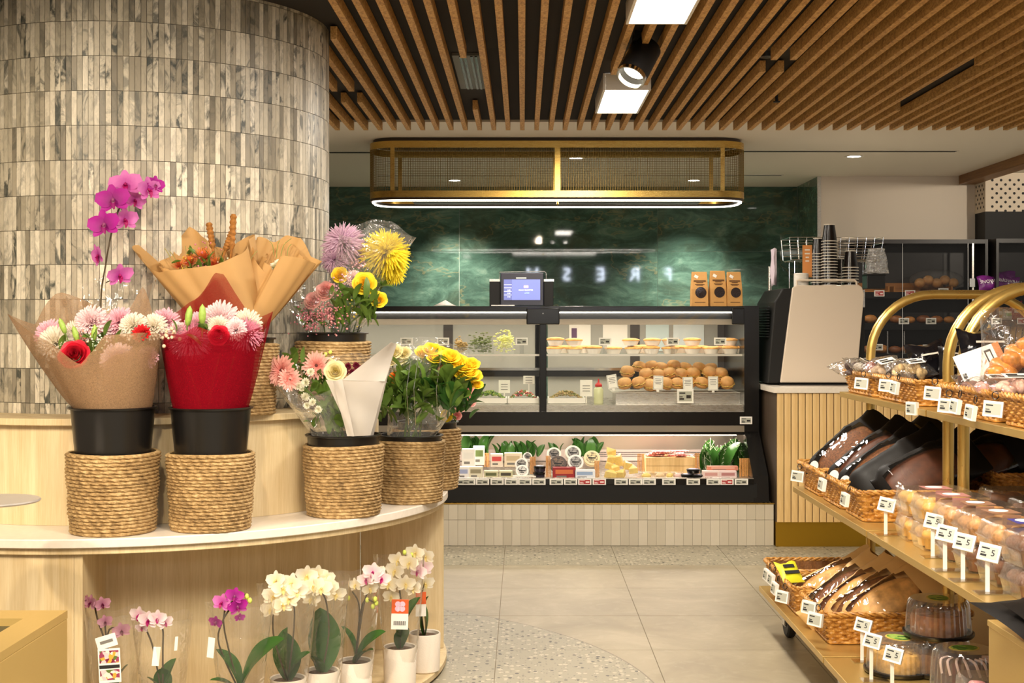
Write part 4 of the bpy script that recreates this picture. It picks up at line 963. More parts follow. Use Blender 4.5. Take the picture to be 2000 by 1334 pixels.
o = orchid(318, 3.93, 'white orchid with magenta lips, second from the left in the niche', [[(300, 1270, 3.9), (288, 1235, 3.9), (280, 1215, 3.9)], [(318, 1270, 3.9), (318, 1230, 3.9), (308, 1215, 3.9)]],
       [('orchid_blush', 272, 1202, 3.88, .029, (-.3, 0)), ('orchid_blush', 290, 1212, 3.87, .030, (0, 0)), ('orchid_blush', 308, 1208, 3.87, .027, (.1, .1)), ('orchid_blush', 322, 1216, 3.88, .024, (.6, 0)), ('orchid_blush', 278, 1226, 3.88, .02, (-.2, -.3))],
       [(.1, -.45, .9, .10, .0), (.45, .1, 1, .12, .5), (-.4, -.2, .5, .08, 0)], sleeve=(.05, .085, .34))
tag_card(o, at(305, 1282, 3.86), .020, .055, M_CARD, .3, .1); tag_card(o, at(344, 1257, 3.86), .010, .04, M_CARD, .9, .1)
o = orchid(222, 3.91, 'dusky pink orchid at the left end of the niche with a photo label', [[(206, 1260, 3.88), (192, 1215, 3.88), (184, 1180, 3.88)], [(207, 1240, 3.88), (205, 1205, 3.88)], [(210, 1240, 3.88), (236, 1228, 3.88)]],
       [('orchid_dusky', 178, 1178, 3.87, .026, (-.6, .2)), ('orchid_dusky', 200, 1180, 3.87, .024, (.4, 0)), ('orchid_dusky', 206, 1215, 3.87, .022, (.1, .2)), ('orchid_dusky', 238, 1232, 3.86, .026, (.1, .1)), ('orchid_dusky', 170, 1172, 3.88, .018, (-.8, 0))],
       [(-.45, -.1, 1, .11, -.5), (.5, -.2, .8, .12, .3)], sleeve=(.05, .085, .36))
tag_card(o, at(208, 1253, 3.83), .058, .036, M_CARD, .1, -.28, items=[('print', -.32, .32, -.12, .12, plain('print_grey', (120,116,110), .7))])
def mat_print(name, cols, scale):
    if name in MATS: return MATS[name]
    n = NT(name); v = n.node('ShaderNodeTexVoronoi', {'Vector': n.coord('Object'), 'Scale': scale}); s_ = n.node('ShaderNodeSeparateColor', {0: v.outputs['Color']})
    n.set(Base_Color=n.ramp(s_.outputs[0], [(i/len(cols), lin(c)) for i, c in enumerate(cols)], 'CONSTANT'), Roughness=.5); MATS[name] = n.m; return n.m
tag_card(o, at(214, 1300, 3.82), .062, .098, M_CARD, .1, -.05, items=[('photo_print', -.44, .44, -.42, -.12, mat_print('orchid_photo_print', [(150,60,90), (210,160,60), (226,190,190), (120,30,60), (90,110,50), (236,220,200)], 90)), ('title_band', -.46, .46, -.08, .02, M_INK), ('photo_print', -.44, .44, .08, .44, mat_print('orchid_photo_print', [], 90))])
# tall magenta orchid on the ledge behind the brown bouquet
o = orchid(203, 4.12, 'tall magenta orchid standing against the tiled column', [[(197, 590, 4.1), (206, 520, 4.1), (215, 468, 4.1), (228, 420, 4.1), (250, 375, 4.12), (275, 362, 4.12)]],
       [('orchid_magenta', 205, 440, 4.06, .050, (-.1, .05)), ('orchid_magenta', 222, 392, 4.07, .052, (.05, .1)), ('orchid_pink', 246, 362, 4.1, .050, (.1, .25)), ('orchid_pink', 289, 372, 4.1, .044, (1.4, .1)), ('orchid_pink', 243, 430, 4.14, .042, (.8, -.1)), ('orchid_pink', 262, 392, 4.13, .036, (.9, .0)), ('orchid_pink', 194, 500, 4.1, .040, (-1.2, -.3)), ('orchid_pink', 233, 538, 4.1, .042, (.9, -.5)), ('orchid_magenta', 302, 362, 4.12, .032, (1.0, .3))],
       [(-.6, -.1, .6, .16, 0), (.6, .0, .6, .16, 0)], z=LEDGE_Z)
part('petiole', MB().tube([at(207, 552, 4.1)-o.location, at(232, 540, 4.1)-o.location], .0018, 5), M_STEM_D, o)
wrap(o, .055, .02, [(0, .14, .40), (60, .12, .44), (120, .11, .42), (180, .13, .36), (240, .10, .30), (300, .11, .34)], M_CELLO2, 'sleeve', pw=1, ripple=.006, n=48, lean=(.02, 0))
# ================================================================ deli counter
def wpart(root, name, mb, mat, **k): return part(name, mb, mat, root, loc=-root.location, **k)
def text_mb(body, size):
    c = bpy.data.curves.new('lettering', 'FONT'); c.body = body; c.size = size; c.align_x = 'CENTER'; c.align_y = 'CENTER'; c.extrude = .0003; c.resolution_u = 2
    o = bpy.data.objects.new('lettering', c); col.objects.link(o); dg = bpy.context.evaluated_depsgraph_get()
    me = bpy.data.meshes.new_from_object(o.evaluated_get(dg)); bpy.data.objects.remove(o); bpy.data.curves.remove(c)
    return me
def lettering(parent, body, size, loc, mat, rot=(PI/2, 0, 0), name='lettering'):
    me = text_mb(body, size); me.materials.clear(); return link(name, me, mat, parent, loc=loc, rot=rot)

# ---- tiled plinth
PL_Y = 7.55; PL_Z = .235
pl = thing('tiled_plinth', 'low plinth of upright cream tiles with a brass edge under the deli case', 'plinth', (-.2, 8.15, 0))
wpart(pl, 'core', MB().box(-2.0, 1.42, PL_Y+.009, 8.8, .0005, PL_Z), M_GROUT)
M_CREAM_T = plain('cream_tile', (206,196,176), .35, var=.12, vscale=3)
def mat_cream():
    n = NT('cream_glazed_tile'); oi = n.node('ShaderNodeObjectInfo'); z = n.noise(n.coord('Object'), 24, 4)
    c = n.ramp(oi.outputs['Random'], [(0, lin((190,180,160))), (.5, lin((200,190,170))), (1, lin((209,199,180)))])
    n.set(Base_Color=n.mix(n.math('MULTIPLY', z, .25), c, lin((170,160,138))), Roughness=.38); return n.m
M_CREAM_T = mat_cream()
tw = .0512; rows_ = ((.0012, .146), (.148, PL_Z-.0005))
tme = []
for z0_, z1_ in rows_:
    m = MB().box(.0006, tw-.0006, 0, .008, z0_, z1_).mesh('plinth_tile'); m.materials.append(M_CREAM_T); tme.append(m)
for j in range(2):
    for k in range(38): link('plinth_tile', tme[j], None, pl, loc=Vector((1.4205-(k+1)*tw, PL_Y, 0))-pl.location)
rest = MB()
for j, (z0_, z1_) in enumerate(rows_):
    for k in range(38, 66): rest.box(1.4205-(k+1)*tw+.0006, 1.4205-k*tw-.0006, PL_Y, PL_Y+.008, z0_, z1_)
o = wpart(pl, 'plinth_tiling', rest, M_CREAM_T); o['kind'] = 'stuff'
wpart(pl, 'brass_edge', MB().box(-2.0, 1.424, PL_Y-.003, PL_Y+.03, PL_Z+.0003, PL_Z+.008), M_BRASS_H)

# ---- refrigerated case
CF = 7.9; CB = 8.74; XL = -1.75; XR = 1.31; CZ0 = PL_Z+.0085
case = thing('deli_case', 'long black deli display case with glass front and lit shelves', 'display case', (-.2, 8.15, CZ0))
wpart(case, 'base_panel', MB().box(XL, XR+.02, 7.572, 7.60, CZ0+.0005, .347), M_BLACK_M)
wpart(case, 'price_rail', MB().box(XL, XR+.0, 7.566, 7.60, .3475, .376), M_BLACK)
wpart(case, 'rail_lip', MB().box(XL, XR, 7.566, 7.606, .3765, .381), M_STEEL)
# lower open well
well = MB(); well.add([(XL, 7.601, .36), (XR, 7.601, .36), (XR, 8.30, .40), (XL, 8.30, .40)], [(0, 1, 2, 3)])
wpart(case, 'well_floor', well, M_STEEL, solid=.004)
wpart(case, 'well_back', MB().box(XL, XR, 8.31, 8.33, .37, .60), plain('well_steel', (196,182,164), .35, .7))
wpart(case, 'vent_strip', MB().box(XL, XR, 8.296, 8.309, .405, .475), plain('vent_white', (232,214,204), .5))
vs = MB()
for k in range(0, 118):
    for r_ in range(3): vs.box(.42+k*.0076, .42+k*.0076+.005, 8.2945, 8.2958, .43+r_*.012, .436+r_*.012)
o = wpart(case, 'vent_slot', vs, M_BLACK_M); o['kind'] = 'stuff'
wpart(case, 'well_lamp', MB().box(XL+.05, XR-.03, 7.99, 8.01, .588, .597), glow('well_led', (255,236,214), 10))
# upper module
wpart(case, 'deck_box', MB().box(XL, XR, CF, CB, .6, .735), M_BLACK)
wpart(case, 'grey_strip', MB().box(XL, XR, CF-.012, CF-.0005, .618, .655), plain('grey_strip', (122,112,96), .45))
wpart(case, 'deck', MB().box(XL, XR, CF+.02, CB-.03, .7355, .775), M_STEEL)
wpart(case, 'top_rail', MB().box(XL, XR+.09, CF-.006, CF+.03, 1.331, 1.363), M_BLACK, bevel=.003)
wpart(case, 'top_panel', MB().box(XL, XR+.09, CF+.0305, CB, 1.349, 1.363), M_BLACK)
wpart(case, 'canopy_strip', MB().box(XL, XR, CF+.20, CF+.23, 1.253, 1.287), plain('canopy_steel', (120,108,90), .6))
wpart(case, 'valance', MB().box(XL, XR, CF+.20, CF+.23, 1.2875, 1.348), M_BLACK)
wpart(case, 'lamp_tube', MB().box(XL+.02, XR-.03, CF+.034, CF+.046, 1.323, 1.329), glow('case_led', (255,246,232), 16))
MX = (1060.5-VX)*CF/F
for x in (MX, MX-1.235):
    m_ = wpart(case, 'mullion', MB().box(x-.021, x+.021, CF-.010, CF+.03, .7355, 1.3305), M_BLACK, bevel=.004)
    part('hinge_block', MB().box(x-.098, x+.098, CF-.022, CF-.0105, 1.255, 1.352), M_BLACK, m_, bevel=.014)
    part('hinge_screw', MB().lathe([(.004, 0), (.004, .002)], 10, T(x, CF-.022, 1.32) @ R('X', 90)), M_CHROME, m_)
    m2 = wpart(case, 'mullion_rear', MB().box(x-.04, x-.012, CB-.05, CB-.02, .776, 1.33), M_BLACK)
end = MB().prism([(7.566, CZ0), (8.8, CZ0), (8.8, 1.366), (CF-.008, 1.366), (CF-.008, .62), (7.60, .39)], XR+.0005, XR+.088)
end.v = [(z, x, y) for x, y, z in end.v]
wpart(case, 'end_panel', end, M_BLACK)
part('end_hinge', MB().box(1.235, 1.31, CF-.022, CF-.0105, 1.255, 1.352), M_BLACK, case, bevel=.014, loc=-case.location)
wpart(case, 'side_pane', MB().add([(XR-.004, 7.61, .382), (XR-.004, CF, .382), (XR-.004, CF, .60), (XR-.004, 7.80, .60)], [(0, 1, 2, 3)]), M_GLASS)
for x0, x1 in ((MX+.0215, XR-.0005), (MX-1.235+.0215, MX-.0215)):
    p_ = wpart(case, 'front_pane', MB().box(x0, x1, CF, CF+.006, .736, 1.3305), M_GLASS)
    part('pane_edge', MB().box(x0, x1, CF-.001, CF+.007, .7362, .739), M_STEEL, p_)
    for zz, y0, y1 in ((1.070, CF+.06, CF+.46),):
        s_ = wpart(case, 'glass_shelf', MB().box(x0, x1, y0, y1, zz, zz+.006), clear('shelf_glass', (244,250,246), .1, .02, .06))
        part('shelf_edge', MB().box(x0, x1, y0-.004, y0-.0005, zz-.004, zz+.008), plain('shelf_edge_steel', (214,208,198), .3, .4), s_)
wpart(case, 'rear_rail', MB().box(XL, XR, CB-.075, CB-.055, .955, .972), M_CHROME)
wpart(case, 'rear_rail_dark', MB().box(XL, XR, CB-.07, CB-.05, .915, .954), M_BLACK)
M_FROST = plain('frosted_door', (150,148,138), .45, var=.05, vscale=2)
for x0, x1 in ((-1.73, -.52), (-.46, .085), (.16, .70), (.76, 1.27)):
    d_ = wpart(case, 'rear_door', MB().box(x0, x1, CB-.045, CB-.03, .776, 1.34), M_FROST)
    part('door_stile', MB().box(x1-.001, x1+.06, CB-.05, CB-.025, .776, 1.34), plain('dark_stile', (48,42,38), .5), d_)
for x0, x1, z0_, z1_, c_ in ((.30, .44, 1.10, 1.27, (232,226,214)), (.52, .68, 1.10, 1.28, (228,222,210)), (.80, .95, 1.08, 1.27, (190,206,204)), (.98, 1.18, 1.06, 1.26, (206,214,212))):
    wpart(case, 'notice_sheet', MB().box(x0, x1, CB-.049, CB-.046, z0_, z1_), plain('sheet_%d' % c_[0], c_, .6))
wpart(case, 'notice_print', MB().box(.315, .35, CB-.0505, CB-.0495, 1.15, 1.23), plain('purple_print', (92,60,92), .6))
area('case_light', (-.2, CF+.42, 1.335), (-.2, CF+.42, 0), 15, 2.9, .3, (1, .90, .76))
area('case_light', (-.2, CF+.07, 1.34), (-.2, CF+.07, 0), 4, 2.9, .02, (1, .92, .80))
area('well_light', (-.2, 7.96, .586), (-.2, 7.96, 0), 9, 2.9, .03, (1, .88, .78))

# ---- price tags
ORD = ['first', 'second', 'third', 'fourth', 'fifth', 'sixth', 'seventh', 'eighth', 'ninth', 'tenth', 'eleventh', 'twelfth', 'thirteenth', 'fourteenth', 'fifteenth', 'sixteenth', 'seventeenth', 'eighteenth', 'nineteenth', 'twentieth']
M_ESL = plain('tag_white', (240,236,228), .4); M_SCREEN = plain('tag_screen', (176,176,162), .4)
def esl_meshes(w_, h_, t_, red=False):
    a = MB().box(-w_/2, w_/2, -t_, 0, 0, h_).mesh('tag_body'); a.materials.append(M_ESL)
    s_ = MB().box(-w_*.40, w_*.40, -t_-.0006, -t_-.0001, h_*.14, h_*.84).mesh('screen'); s_.materials.append(plain('tag_red', (168,44,46), .5) if red else M_SCREEN)
    p_ = MB()
    for x0, x1, z0_, z1_ in ((-.36, .0, .68, .76), (-.36, -.08, .24, .36), (-.36, -.16, .42, .48), (.06, .34, .34, .58))[:3 if w_ < .06 else 4]: p_.box(x0*w_, x1*w_, -t_-.001, -t_-.0007, z0_*h_, z1_*h_)
    p_ = p_.mesh('print'); p_.materials.append(plain('tag_print_light', (236,220,214), .6) if red else M_INK)
    return a, s_, p_
ESL = {k: esl_meshes(*v) for k, v in {'rail': (.0755, .034, .006), 'railred': (.0755, .034, .006, True), 'shelf': (.072, .044, .008), 'shelfred': (.072, .044, .008, True), 'big': (.098, .084, .008), 'cart': (.052, .043, .013)}.items()}
def esl(kind, loc, label, group, rz=0, tilt=0, lean=0):
    t = thing('price_tag', label, 'price tag', loc, group=group, rot=(tilt, lean, rz)); a, s_, p_ = ESL[kind]
    b_ = link('tag_body', a, None, t); link('screen', s_, None, b_); link('print', p_, None, b_); return t
for n_i, (x0, x1) in enumerate(((888, 901), (902.5, 928), (929.7, 955), (957.8, 984), (985.8, 1011), (1012, 1038), (1039, 1066), (1073, 1100), (1101, 1128), (1129.5, 1155), (1158, 1183), (1199.5, 1226.7), (1227.6, 1254.8), (1255.6, 1280), (1293, 1320), (1340, 1368), (1380, 1406), (1407, 1433), (1435, 1461))):
    c_ = (x0+x1)/2; red = 1129 < c_ < 1184 or 1407 < c_ < 1433
    esl('railred' if red else 'rail', ((c_-VX)*7.56/F, 7.5655, .344), ('red-screened' if red else 'white')+' price tag on the lower deli rail, %s from the left' % ORD[n_i], 'tags on the deli case rail')
for i_, px in enumerate((795, 866, 1019, 1181, 1313, 1405)): esl('shelf', ((px-VX)*7.98/F, 7.952, 1.132), 'white price tag standing on the upper glass shelf, %s from the left' % ORD[i_], 'tags on the glass shelf')
wt = bpy.data.objects
for i_, px in enumerate((795, 866, 1019, 1181, 1313, 1405)):
    t = thing('tag_clip', 'clear clip under a glass shelf price tag, %s from the left' % ORD[i_], 'clip', ((px-VX)*7.98/F, 7.958, 1.0785), group='clips on the glass shelf')
    part('clip_stem', MB().box(-.012, .012, 0, .002, 0, .053), clear('clip_clear', (240,240,236), .1, .1, .25), t)
    part('clip_foot', MB().box(-.014, .014, .0025, .03, 0, .002), MATS['clip_clear'], t)
esl('big', ((1338-VX)*7.99/F, 7.985, .783), 'large square price tag under the bread rolls', 'large case tags')
esl('shelf', ((1457-VX)*7.88/F, 7.884, .665), 'small tag stuck on the black frame at the right end of the case', 'tags on the case frame')

# ---- pies
M_PASTRY = plain('baked_pastry', (214,156,78), .6, var=.3, vscale=40, bump=.3); M_FOIL = plain('paper_case', (236,226,216), .5)
pie_a = MB().lathe([(0, 0), (.037, 0), (.051, .030), (.049, .031), (0, .028)], 26, None, False, False).mesh('paper_case', 40); pie_a.materials.append(M_FOIL)
pie_b = MB().lathe([(.048, .0305), (.0535, .031), (.055, .036), (.052, .041), (.044, .043), (.03, .047), (0, .049)], 26, None, False, False).mesh('crust', 50); pie_b.materials.append(M_PASTRY)
def pie(px, d, z, row, label, i_=0):
    label = label % ORD[i_]
    t = thing('meat_pie', label, 'pie', ((px-VX)*d/F, d, z), rn.uniform(0, 6), group='pies on the glass shelf')
    link('tray', pie_a, None, t, scale=(1,1,1)); link('crust', pie_b, None, t, scale=(1, 1, rn.uniform(.9, 1.1)))
for i_, px in enumerate((1082, 1121, 1159, 1198, 1237, 1272, 1309, 1352, 1389, 1426, 1453)): pie(px, 8.11+rn.uniform(-.01, .01), 1.0765, 0, 'golden pie in the lower front row on the glass shelf, %s from the left', i_)
for i_, px in enumerate((1085, 1121, 1232, 1274, 1310, 1352, 1424)): pie(px, 8.11, 1.126, 1, 'golden pie stacked on top of another pie, %s from the left', i_)
for i_, px in enumerate((1102, 1140, 1254, 1330, 1370, 1408)): pie(px, 8.25, 1.0765, 0, 'golden pie in the hidden back row on the glass shelf, %s from the left', i_)

# ---- bread rolls on a raised tray
t = thing('roll_tray', 'raised steel tray lined with white paper under the rolls', 'tray', (.96, 8.17, .7755))
part('riser', MB().box(-.40, .36, -.115, .20, 0, .066), M_STEEL, t); part('paper_liner', MB().box(-.42, .395, -.135, .21, .0665, .069), M_WHITE_PAPER, t)
M_CRUST = plain('bun_crust', (206,150,88), .55, var=.22, vscale=22); M_FILL = plain('roll_filling', (190,150,70), .6, var=.4, vscale=70, bump=.5)
bun_top = MB(); bun_top.lathe([(.041, .0), (.043, .008), (.040, .022), (.030, .033), (.014, .038), (0, .039)], 22, None, False, False).lathe([(.041, 0), (0, -.001)], 22, None, False, False)
bun_bot = MB(); bun_bot.lathe([(0, -.022), (.026, -.021), (.038, -.014), (.041, -.004), (.040, 0), (0, .001)], 22, None, False, False)
fill = MB()
for k in range(18): a = TAU*k/18; fill.ell((.038*math.cos(a), .038*math.sin(a), .003+.003*(k % 3)), (.011, .011, .006), 6, 4)
BT = [x.mesh(n_, 50) for x, n_ in ((bun_top, 'bun_top'), (bun_bot, 'bun_base'), (fill, 'filling'))]
for m, mt in zip(BT, (M_CRUST, M_CRUST, M_FILL)): m.materials.append(mt)
def bread_roll(x3, label, tilt, rz):
    t = thing('filled_roll', label, 'bread roll', x3, group='filled rolls on the raised tray', rot=(tilt, rn.uniform(-.25, .25), rz))
    link('bun_top', BT[0], None, t, loc=(0, 0, .007)); link('bun_base', BT[1], None, t); link('filling', BT[2], None, t)
Q = lambda x, y: (1180+x/6.667, 620+y/6.667)
for i_, (x, y) in enumerate(((270, 880), (455, 870), (600, 900), (800, 880), (950, 885), (1105, 880), (1262, 872), (1430, 880), (1600, 870))):
    px, py = Q(x, y); bread_roll(P(px, py, 8.10), 'filled bread roll in the front row of the pile, %s from the left' % ORD[i_], rn.uniform(.15, .55), rn.uniform(-.5, .5))
for i_, (x, y) in enumerate(((300, 725), (550, 760), (700, 770), (855, 750), (1000, 760), (1155, 750), (1370, 738), (1520, 752))):
    px, py = Q(x, y); bread_roll(P(px, py, 8.19), 'filled bread roll in the middle row of the pile, %s from the left' % ORD[i_], rn.uniform(.1, .5), rn.uniform(-.6, .6))
for i_, (x, y) in enumerate(((455, 665), (620, 660), (740, 680), (905, 650), (1050, 680), (1230, 680), (1390, 690))):
    px, py = Q(x, y); bread_roll(P(px, py, 8.27), 'filled bread roll in the back row of the pile, %s from the left' % ORD[i_], rn.uniform(-.1, .4), rn.uniform(-.6, .6))
for i_, (x, y, r_) in enumerate(((120, 830, -.15), (700, 845, .05), (1095, 862, -.04), (1420, 855, 0))):
    px, py = Q(x, y); p = P(px, py, 8.035)
    t = thing('name_card', ['leftmost, tilted name card in front of the rolls', 'second name card from the left in front of the rolls', 'third name card from the left in front of the rolls', 'rightmost name card in front of the rolls'][i_], 'card', p-Vector((0, 0, .045)), group='name cards on the rolls', rot=(-.12, r_, 0))
    part('card', MB().box(-.030, .030, -.001, 0, 0, .085), M_CARD, t)
    part('border', MB().box(-.027, .027, -.0016, -.0011, .004, .0052).box(-.027, .027, -.0016, -.0011, .08, .081).box(-.027, -.0258, -.0016, -.0011, .0053, .0799).box(.0258, .027, -.0016, -.0011, .0053, .0799), M_INK, t)
    for zz, wd in ((.066, .020), (.056, .017), (.046, .021), (.036, .016)): part('text_line', MB().box(-wd, wd, -.0016, -.0011, zz-.002, zz+.0015), plain('print_grey', (120,116,110), .7), t)
    part('clip', MB().box(-.008, .008, .0005, .006, -.012, .012), M_WHITE_PL, t)
t = thing('sauce_bottle', 'squeeze bottle with a red cap beside the rolls', 'bottle', ((1169-VX)*8.05/F, 8.05, .7755))
part('body', MB().lathe([(0, 0), (.027, 0), (.029, .004), (.029, .085), (.02, .1), (.016, .102), (0, .103)], 24, None, False, False), plain('sauce_body', (206,206,160), .35), t, smooth=40)
part('cap', MB().lathe([(0, .1035), (.021, .1035), (.022, .115), (.012, .125), (.006, .128), (.004, .15), (0, .151)], 20, None, False, False), plain('cap_red', (196,40,36), .4), t, smooth=40)

# ---- salad trays
def salad(px0, px1, label, cols, extra=None):
    d = 8.08; x0, x1 = (px0-VX)*d/F, (px1-VX)*d/F; wd = x1-x0; t = thing('salad_tray', label, 'salad tray', ((x0+x1)/2, d+.02, .7755), group='white salad trays')
    h = wd/2; part('tray', MB().prism([(-h*.92, -.07), (h*.92, -.07), (h*.92, .12), (-h*.92, .12)], 0, .004).box(-h, h, -.085, -.075, .0045, .036).box(-h, -h+.008, -.0745, .12, .0045, .036).box(h-.008, h, -.0745, .12, .0045, .036), M_WHITE_PL, t)
    for i_, c_ in enumerate(cols):
        m = MB()
        for _ in range(110):
            u, v_ = rn.uniform(-1, 1), rn.uniform(-1, 1); z = .03+.045*(1-u*u)*(1-.5*v_*v_)*rn.uniform(.75, 1.05)
            m.ell((u*h*.85, .025+v_*.07, z), (rn.uniform(.004, .009), rn.uniform(.004, .009), rn.uniform(.003, .006)), 6, 4, None)
        o = part('salad', m, plain('salad_%d_%d_%d' % c_, c_, .55), t, smooth=80); o['kind'] = 'stuff'
    return t
salad(920, 990, 'white tray of green bean salad behind the yellow roses', [(110,140,50), (160,170,80), (70,100,40)])
salad(992, 1052, 'white tray of mixed salad with tomatoes and cheese cubes', [(90,130,50), (236,226,206), (96,40,40), (196,70,56)])
salad(1070, 1142, 'white tray of grain salad beside the sauce bottle', [(150,122,70), (112,112,50), (176,150,98)])
for px, py, d, w_, h_, lb in ((1033, 742, 8.2, .07, .05, 'small white card behind the mixed salad'), (1145, 758, 8.1, .075, .10, 'white card between the grain salad and the sauce bottle'), (985, 755, 8.22, .07, .08, 'white card behind the green bean salad')):
    p = P(px, py, d); t = thing('name_card', lb, 'card', (p.x, p.y, .7755), group='name cards at the salads'); zc = p.z-.7755
    part('card', MB().box(-w_/2, w_/2, -.001, 0, zc-h_/2, zc+h_/2), M_CARD, t); part('post', MB().box(-.004, .004, .001, .004, 0, zc), M_WHITE_PL, t)
    for k in range(3): part('text_line', MB().box(-w_*.3, w_*.3, -.0018, -.0012, zc-.02+k*.016, zc-.016+k*.016), plain('print_grey', (120,116,110), .7), t)
# upper shelf, left section: bags of greens
for px, w_, h_, c_, lb in ((938, .13, .12, (86,96,40), 'clear tub of dark greens on the glass shelf'), (985, .12, .15, (206,206,120), 'bag of pale shredded vegetable on the glass shelf'), (900, .07, .09, (150,120,60), 'small brown bag on the glass shelf behind the roses')):
    x = (px-VX)*8.2/F; t = thing('produce_bag', lb, 'food pack', (x, 8.2, 1.0765)); m = MB()
    for _ in range(170): m.ell((max(-.5, min(.5, rn.gauss(0, .24)))*w_, max(-.05, min(.05, rn.gauss(0, .03))), abs(rn.gauss(h_*.42, h_*.22))+.008), (rn.uniform(.006, .012), .007, .004), 6, 4)
    o = part('contents', m, plain('greens_%d' % c_[0], c_, .6), t, smooth=80); o['kind'] = 'stuff'
    part('tub', MB().box(-w_*.5, w_*.5, -.06, .06, 0, h_*.45), clear('tub_clear', (250,250,248), .12, .06, .06, 0, 20, .08), t)

# ---- goods in the lower well
BAMBOO = plain('wicker_light', (206,150,84), .7, var=.2, vscale=120, bump=.6)
def zf(d): return .362+(d-7.6)/.7*.04+.0025
def lbox(px, py0, py1, w_px, d, rgb, label, cat, dep=.05, top=None, rz=0, band=None, tilt=0):
    """a carton standing in the well"""
    x = (px-VX)*d/F; hh = (py1-py0)*d/F; ww = w_px*d/F; z = CH-(py1-VY)*d/F
    t = thing('carton', label, cat, (x, d, z), rz, group='packs in the lower deli well'); t.rotation_euler = (tilt, 0, rz)
    part('box', MB().box(-ww/2, ww/2, 0, dep, 0, hh), plain('pack_%d_%d_%d' % rgb, rgb, .45), t, bevel=.002)
    part('front_print', MB().box(-ww*.38, ww*.38, -.0008, -.0003, hh*.45, hh*.8), plain('packp_%d_%d_%d' % (band or (120,116,110)), band or (120,116,110), .6), t)
    part('small_print', MB().box(-ww*.34, ww*.1, -.0008, -.0003, hh*.16, hh*.3), M_INK if not band else plain('print_grey', (120,116,110), .7), t)
def wheel(px, py, r_px, d, rgb, label, center=(200,190,170), face=.5):
    x3 = P(px, py, d); r_ = r_px*d/F
    t = thing('round_cheese', label, 'cheese', x3, group='round cheeses in the lower deli well', rot=(PI/2-face, 0, rn.uniform(-.2, .2)))
    part('wheel', MB().lathe([(0, -.014), (r_*.95, -.014), (r_, -.010), (r_, .010), (r_*.95, .014), (0, .0141)], 28, None, False, False), plain('rind_%d_%d_%d' % rgb, rgb, .5), t, smooth=40)
    part('label_disc', MB().lathe([(0, .0148), (r_*.72, .0148), (r_*.72, .0152), (0, .0153)], 24, None, False, False), mat_print('cheese_print_%d' % center[0], [center, tuple(int(v*.45) for v in center), tuple(int(v*.75) for v in center), center], 160), t)
    part('label_text', MB().box(-r_*.45, r_*.45, -r_*.12, r_*.06, .0154, .016).box(-r_*.3, r_*.3, -r_*.36, -r_*.24, .0154, .016), M_INK, t)
U = lambda x, y: (860+x/5.882, 840+y/5.882); V_ = lambda x, y: (1180+x/5.882, 840+y/5.882)
def leafbunch(px0, px1, py0, py1, d, label, n, white=False):
    c = P((px0+px1)/2, (py0+py1)/2, d); base = Vector((c.x, d+.02, zf(d)+.0)); t = thing('leaf_garnish', label, 'leaves', base)
    for k in range(n):
        q = P(px0+(px1-px0)*(k+.5)/n+rn.uniform(-3, 3), py1+6, d+rn.uniform(-.02, .02)); L = (py1-py0+10)*d/F
        o = leaf(t, q, (rn.uniform(-.7, .7), rn.uniform(-.3, .1), 1), L*rn.uniform(.95, 1.35), 3, rn.uniform(-.9, .9))
        if white and k % 2 == 0: part('leaf_vein', MB().tube([(0.02, 0, .012), (.3, 0, .09), (.6, 0, .12), (.9, 0, .12)], .008, 4), plain('vein_cream', (206,214,176), .5), o)
        if white:
            for s_ in (.25, .4, .55, .7):
                for sg in (-1, 1): part('leaf_stripe', MB().tube([(s_, 0, .26*math.sin(s_*PI/2)*(1-.6*s_)+.012), (s_+.12, sg*.13, .26*math.sin(s_*PI/2)*(1-.6*s_)+.05)], .006, 4), plain('vein_cream', (206,214,176), .5), o)
leafbunch(905, 955, 853, 884, 8.12, 'dark leaf bunch at the left end of the lower well', 14)
leafbunch(968, 1055, 866, 886, 8.14, 'row of dark leaves behind the round cheeses, left basket', 20)
leafbunch(1075, 1100, 864, 884, 8.14, 'few dark leaves at the left of the middle basket', 4)
leafbunch(1122, 1168, 860, 886, 8.14, 'broad dark leaves in the middle basket', 12)
leafbunch(1368, 1472, 868, 915, 8.0, 'striped leaf bunch at the right end of the lower well', 20, True)
lbox(915, 877, 912, 26, 7.93, (236,232,222), 'tall white carton nearest the basket display', 'carton', band=(226,224,216))
lbox(935, 872, 908, 22, 7.96, (240,234,224), 'white carton with a green band', 'carton', band=(108,130,70))
lbox(905, 912, 936, 22, 7.70, (238,232,226), 'white wrapped pack at the front left of the well', 'food pack', band=(160,168,200))
lbox(929, 912, 935, 27, 7.72, (224,216,190), 'flat cream carton, left of the green-cream ones', 'carton', band=(150,140,110))
lbox(959, 920, 937, 28, 7.69, (206,200,160), 'green and cream carton, left one of the pair', 'carton', band=(94,98,60))
lbox(988, 920, 937, 26, 7.69, (206,200,160), 'green and cream carton, right one of the pair', 'carton', band=(70,64,50))
lbox(1024, 930, 937, 46, 7.66, (232,224,208), 'long flat white carton at the front', 'carton', band=(150,140,130))
lbox(970, 887, 912, 24, 7.86, (232,218,202), 'upright carton with a red patch', 'carton', band=(206,72,72))
lbox(1002, 885, 912, 34, 7.87, (226,210,184), 'upright cream carton with curved print', 'carton', band=(196,176,140))
wheel(1019, 908, 13, 7.78, (226,222,214), 'grey-labelled round cheese in the left basket, upper', (150,146,140)); wheel(1020, 921, 13, 7.72, (230,226,218), 'pale round cheese in the left basket, lower', (206,202,194)); wheel(1030, 893, 9, 7.84, (226,222,214), 'small round cheese at the top of the left basket', (120,112,104))
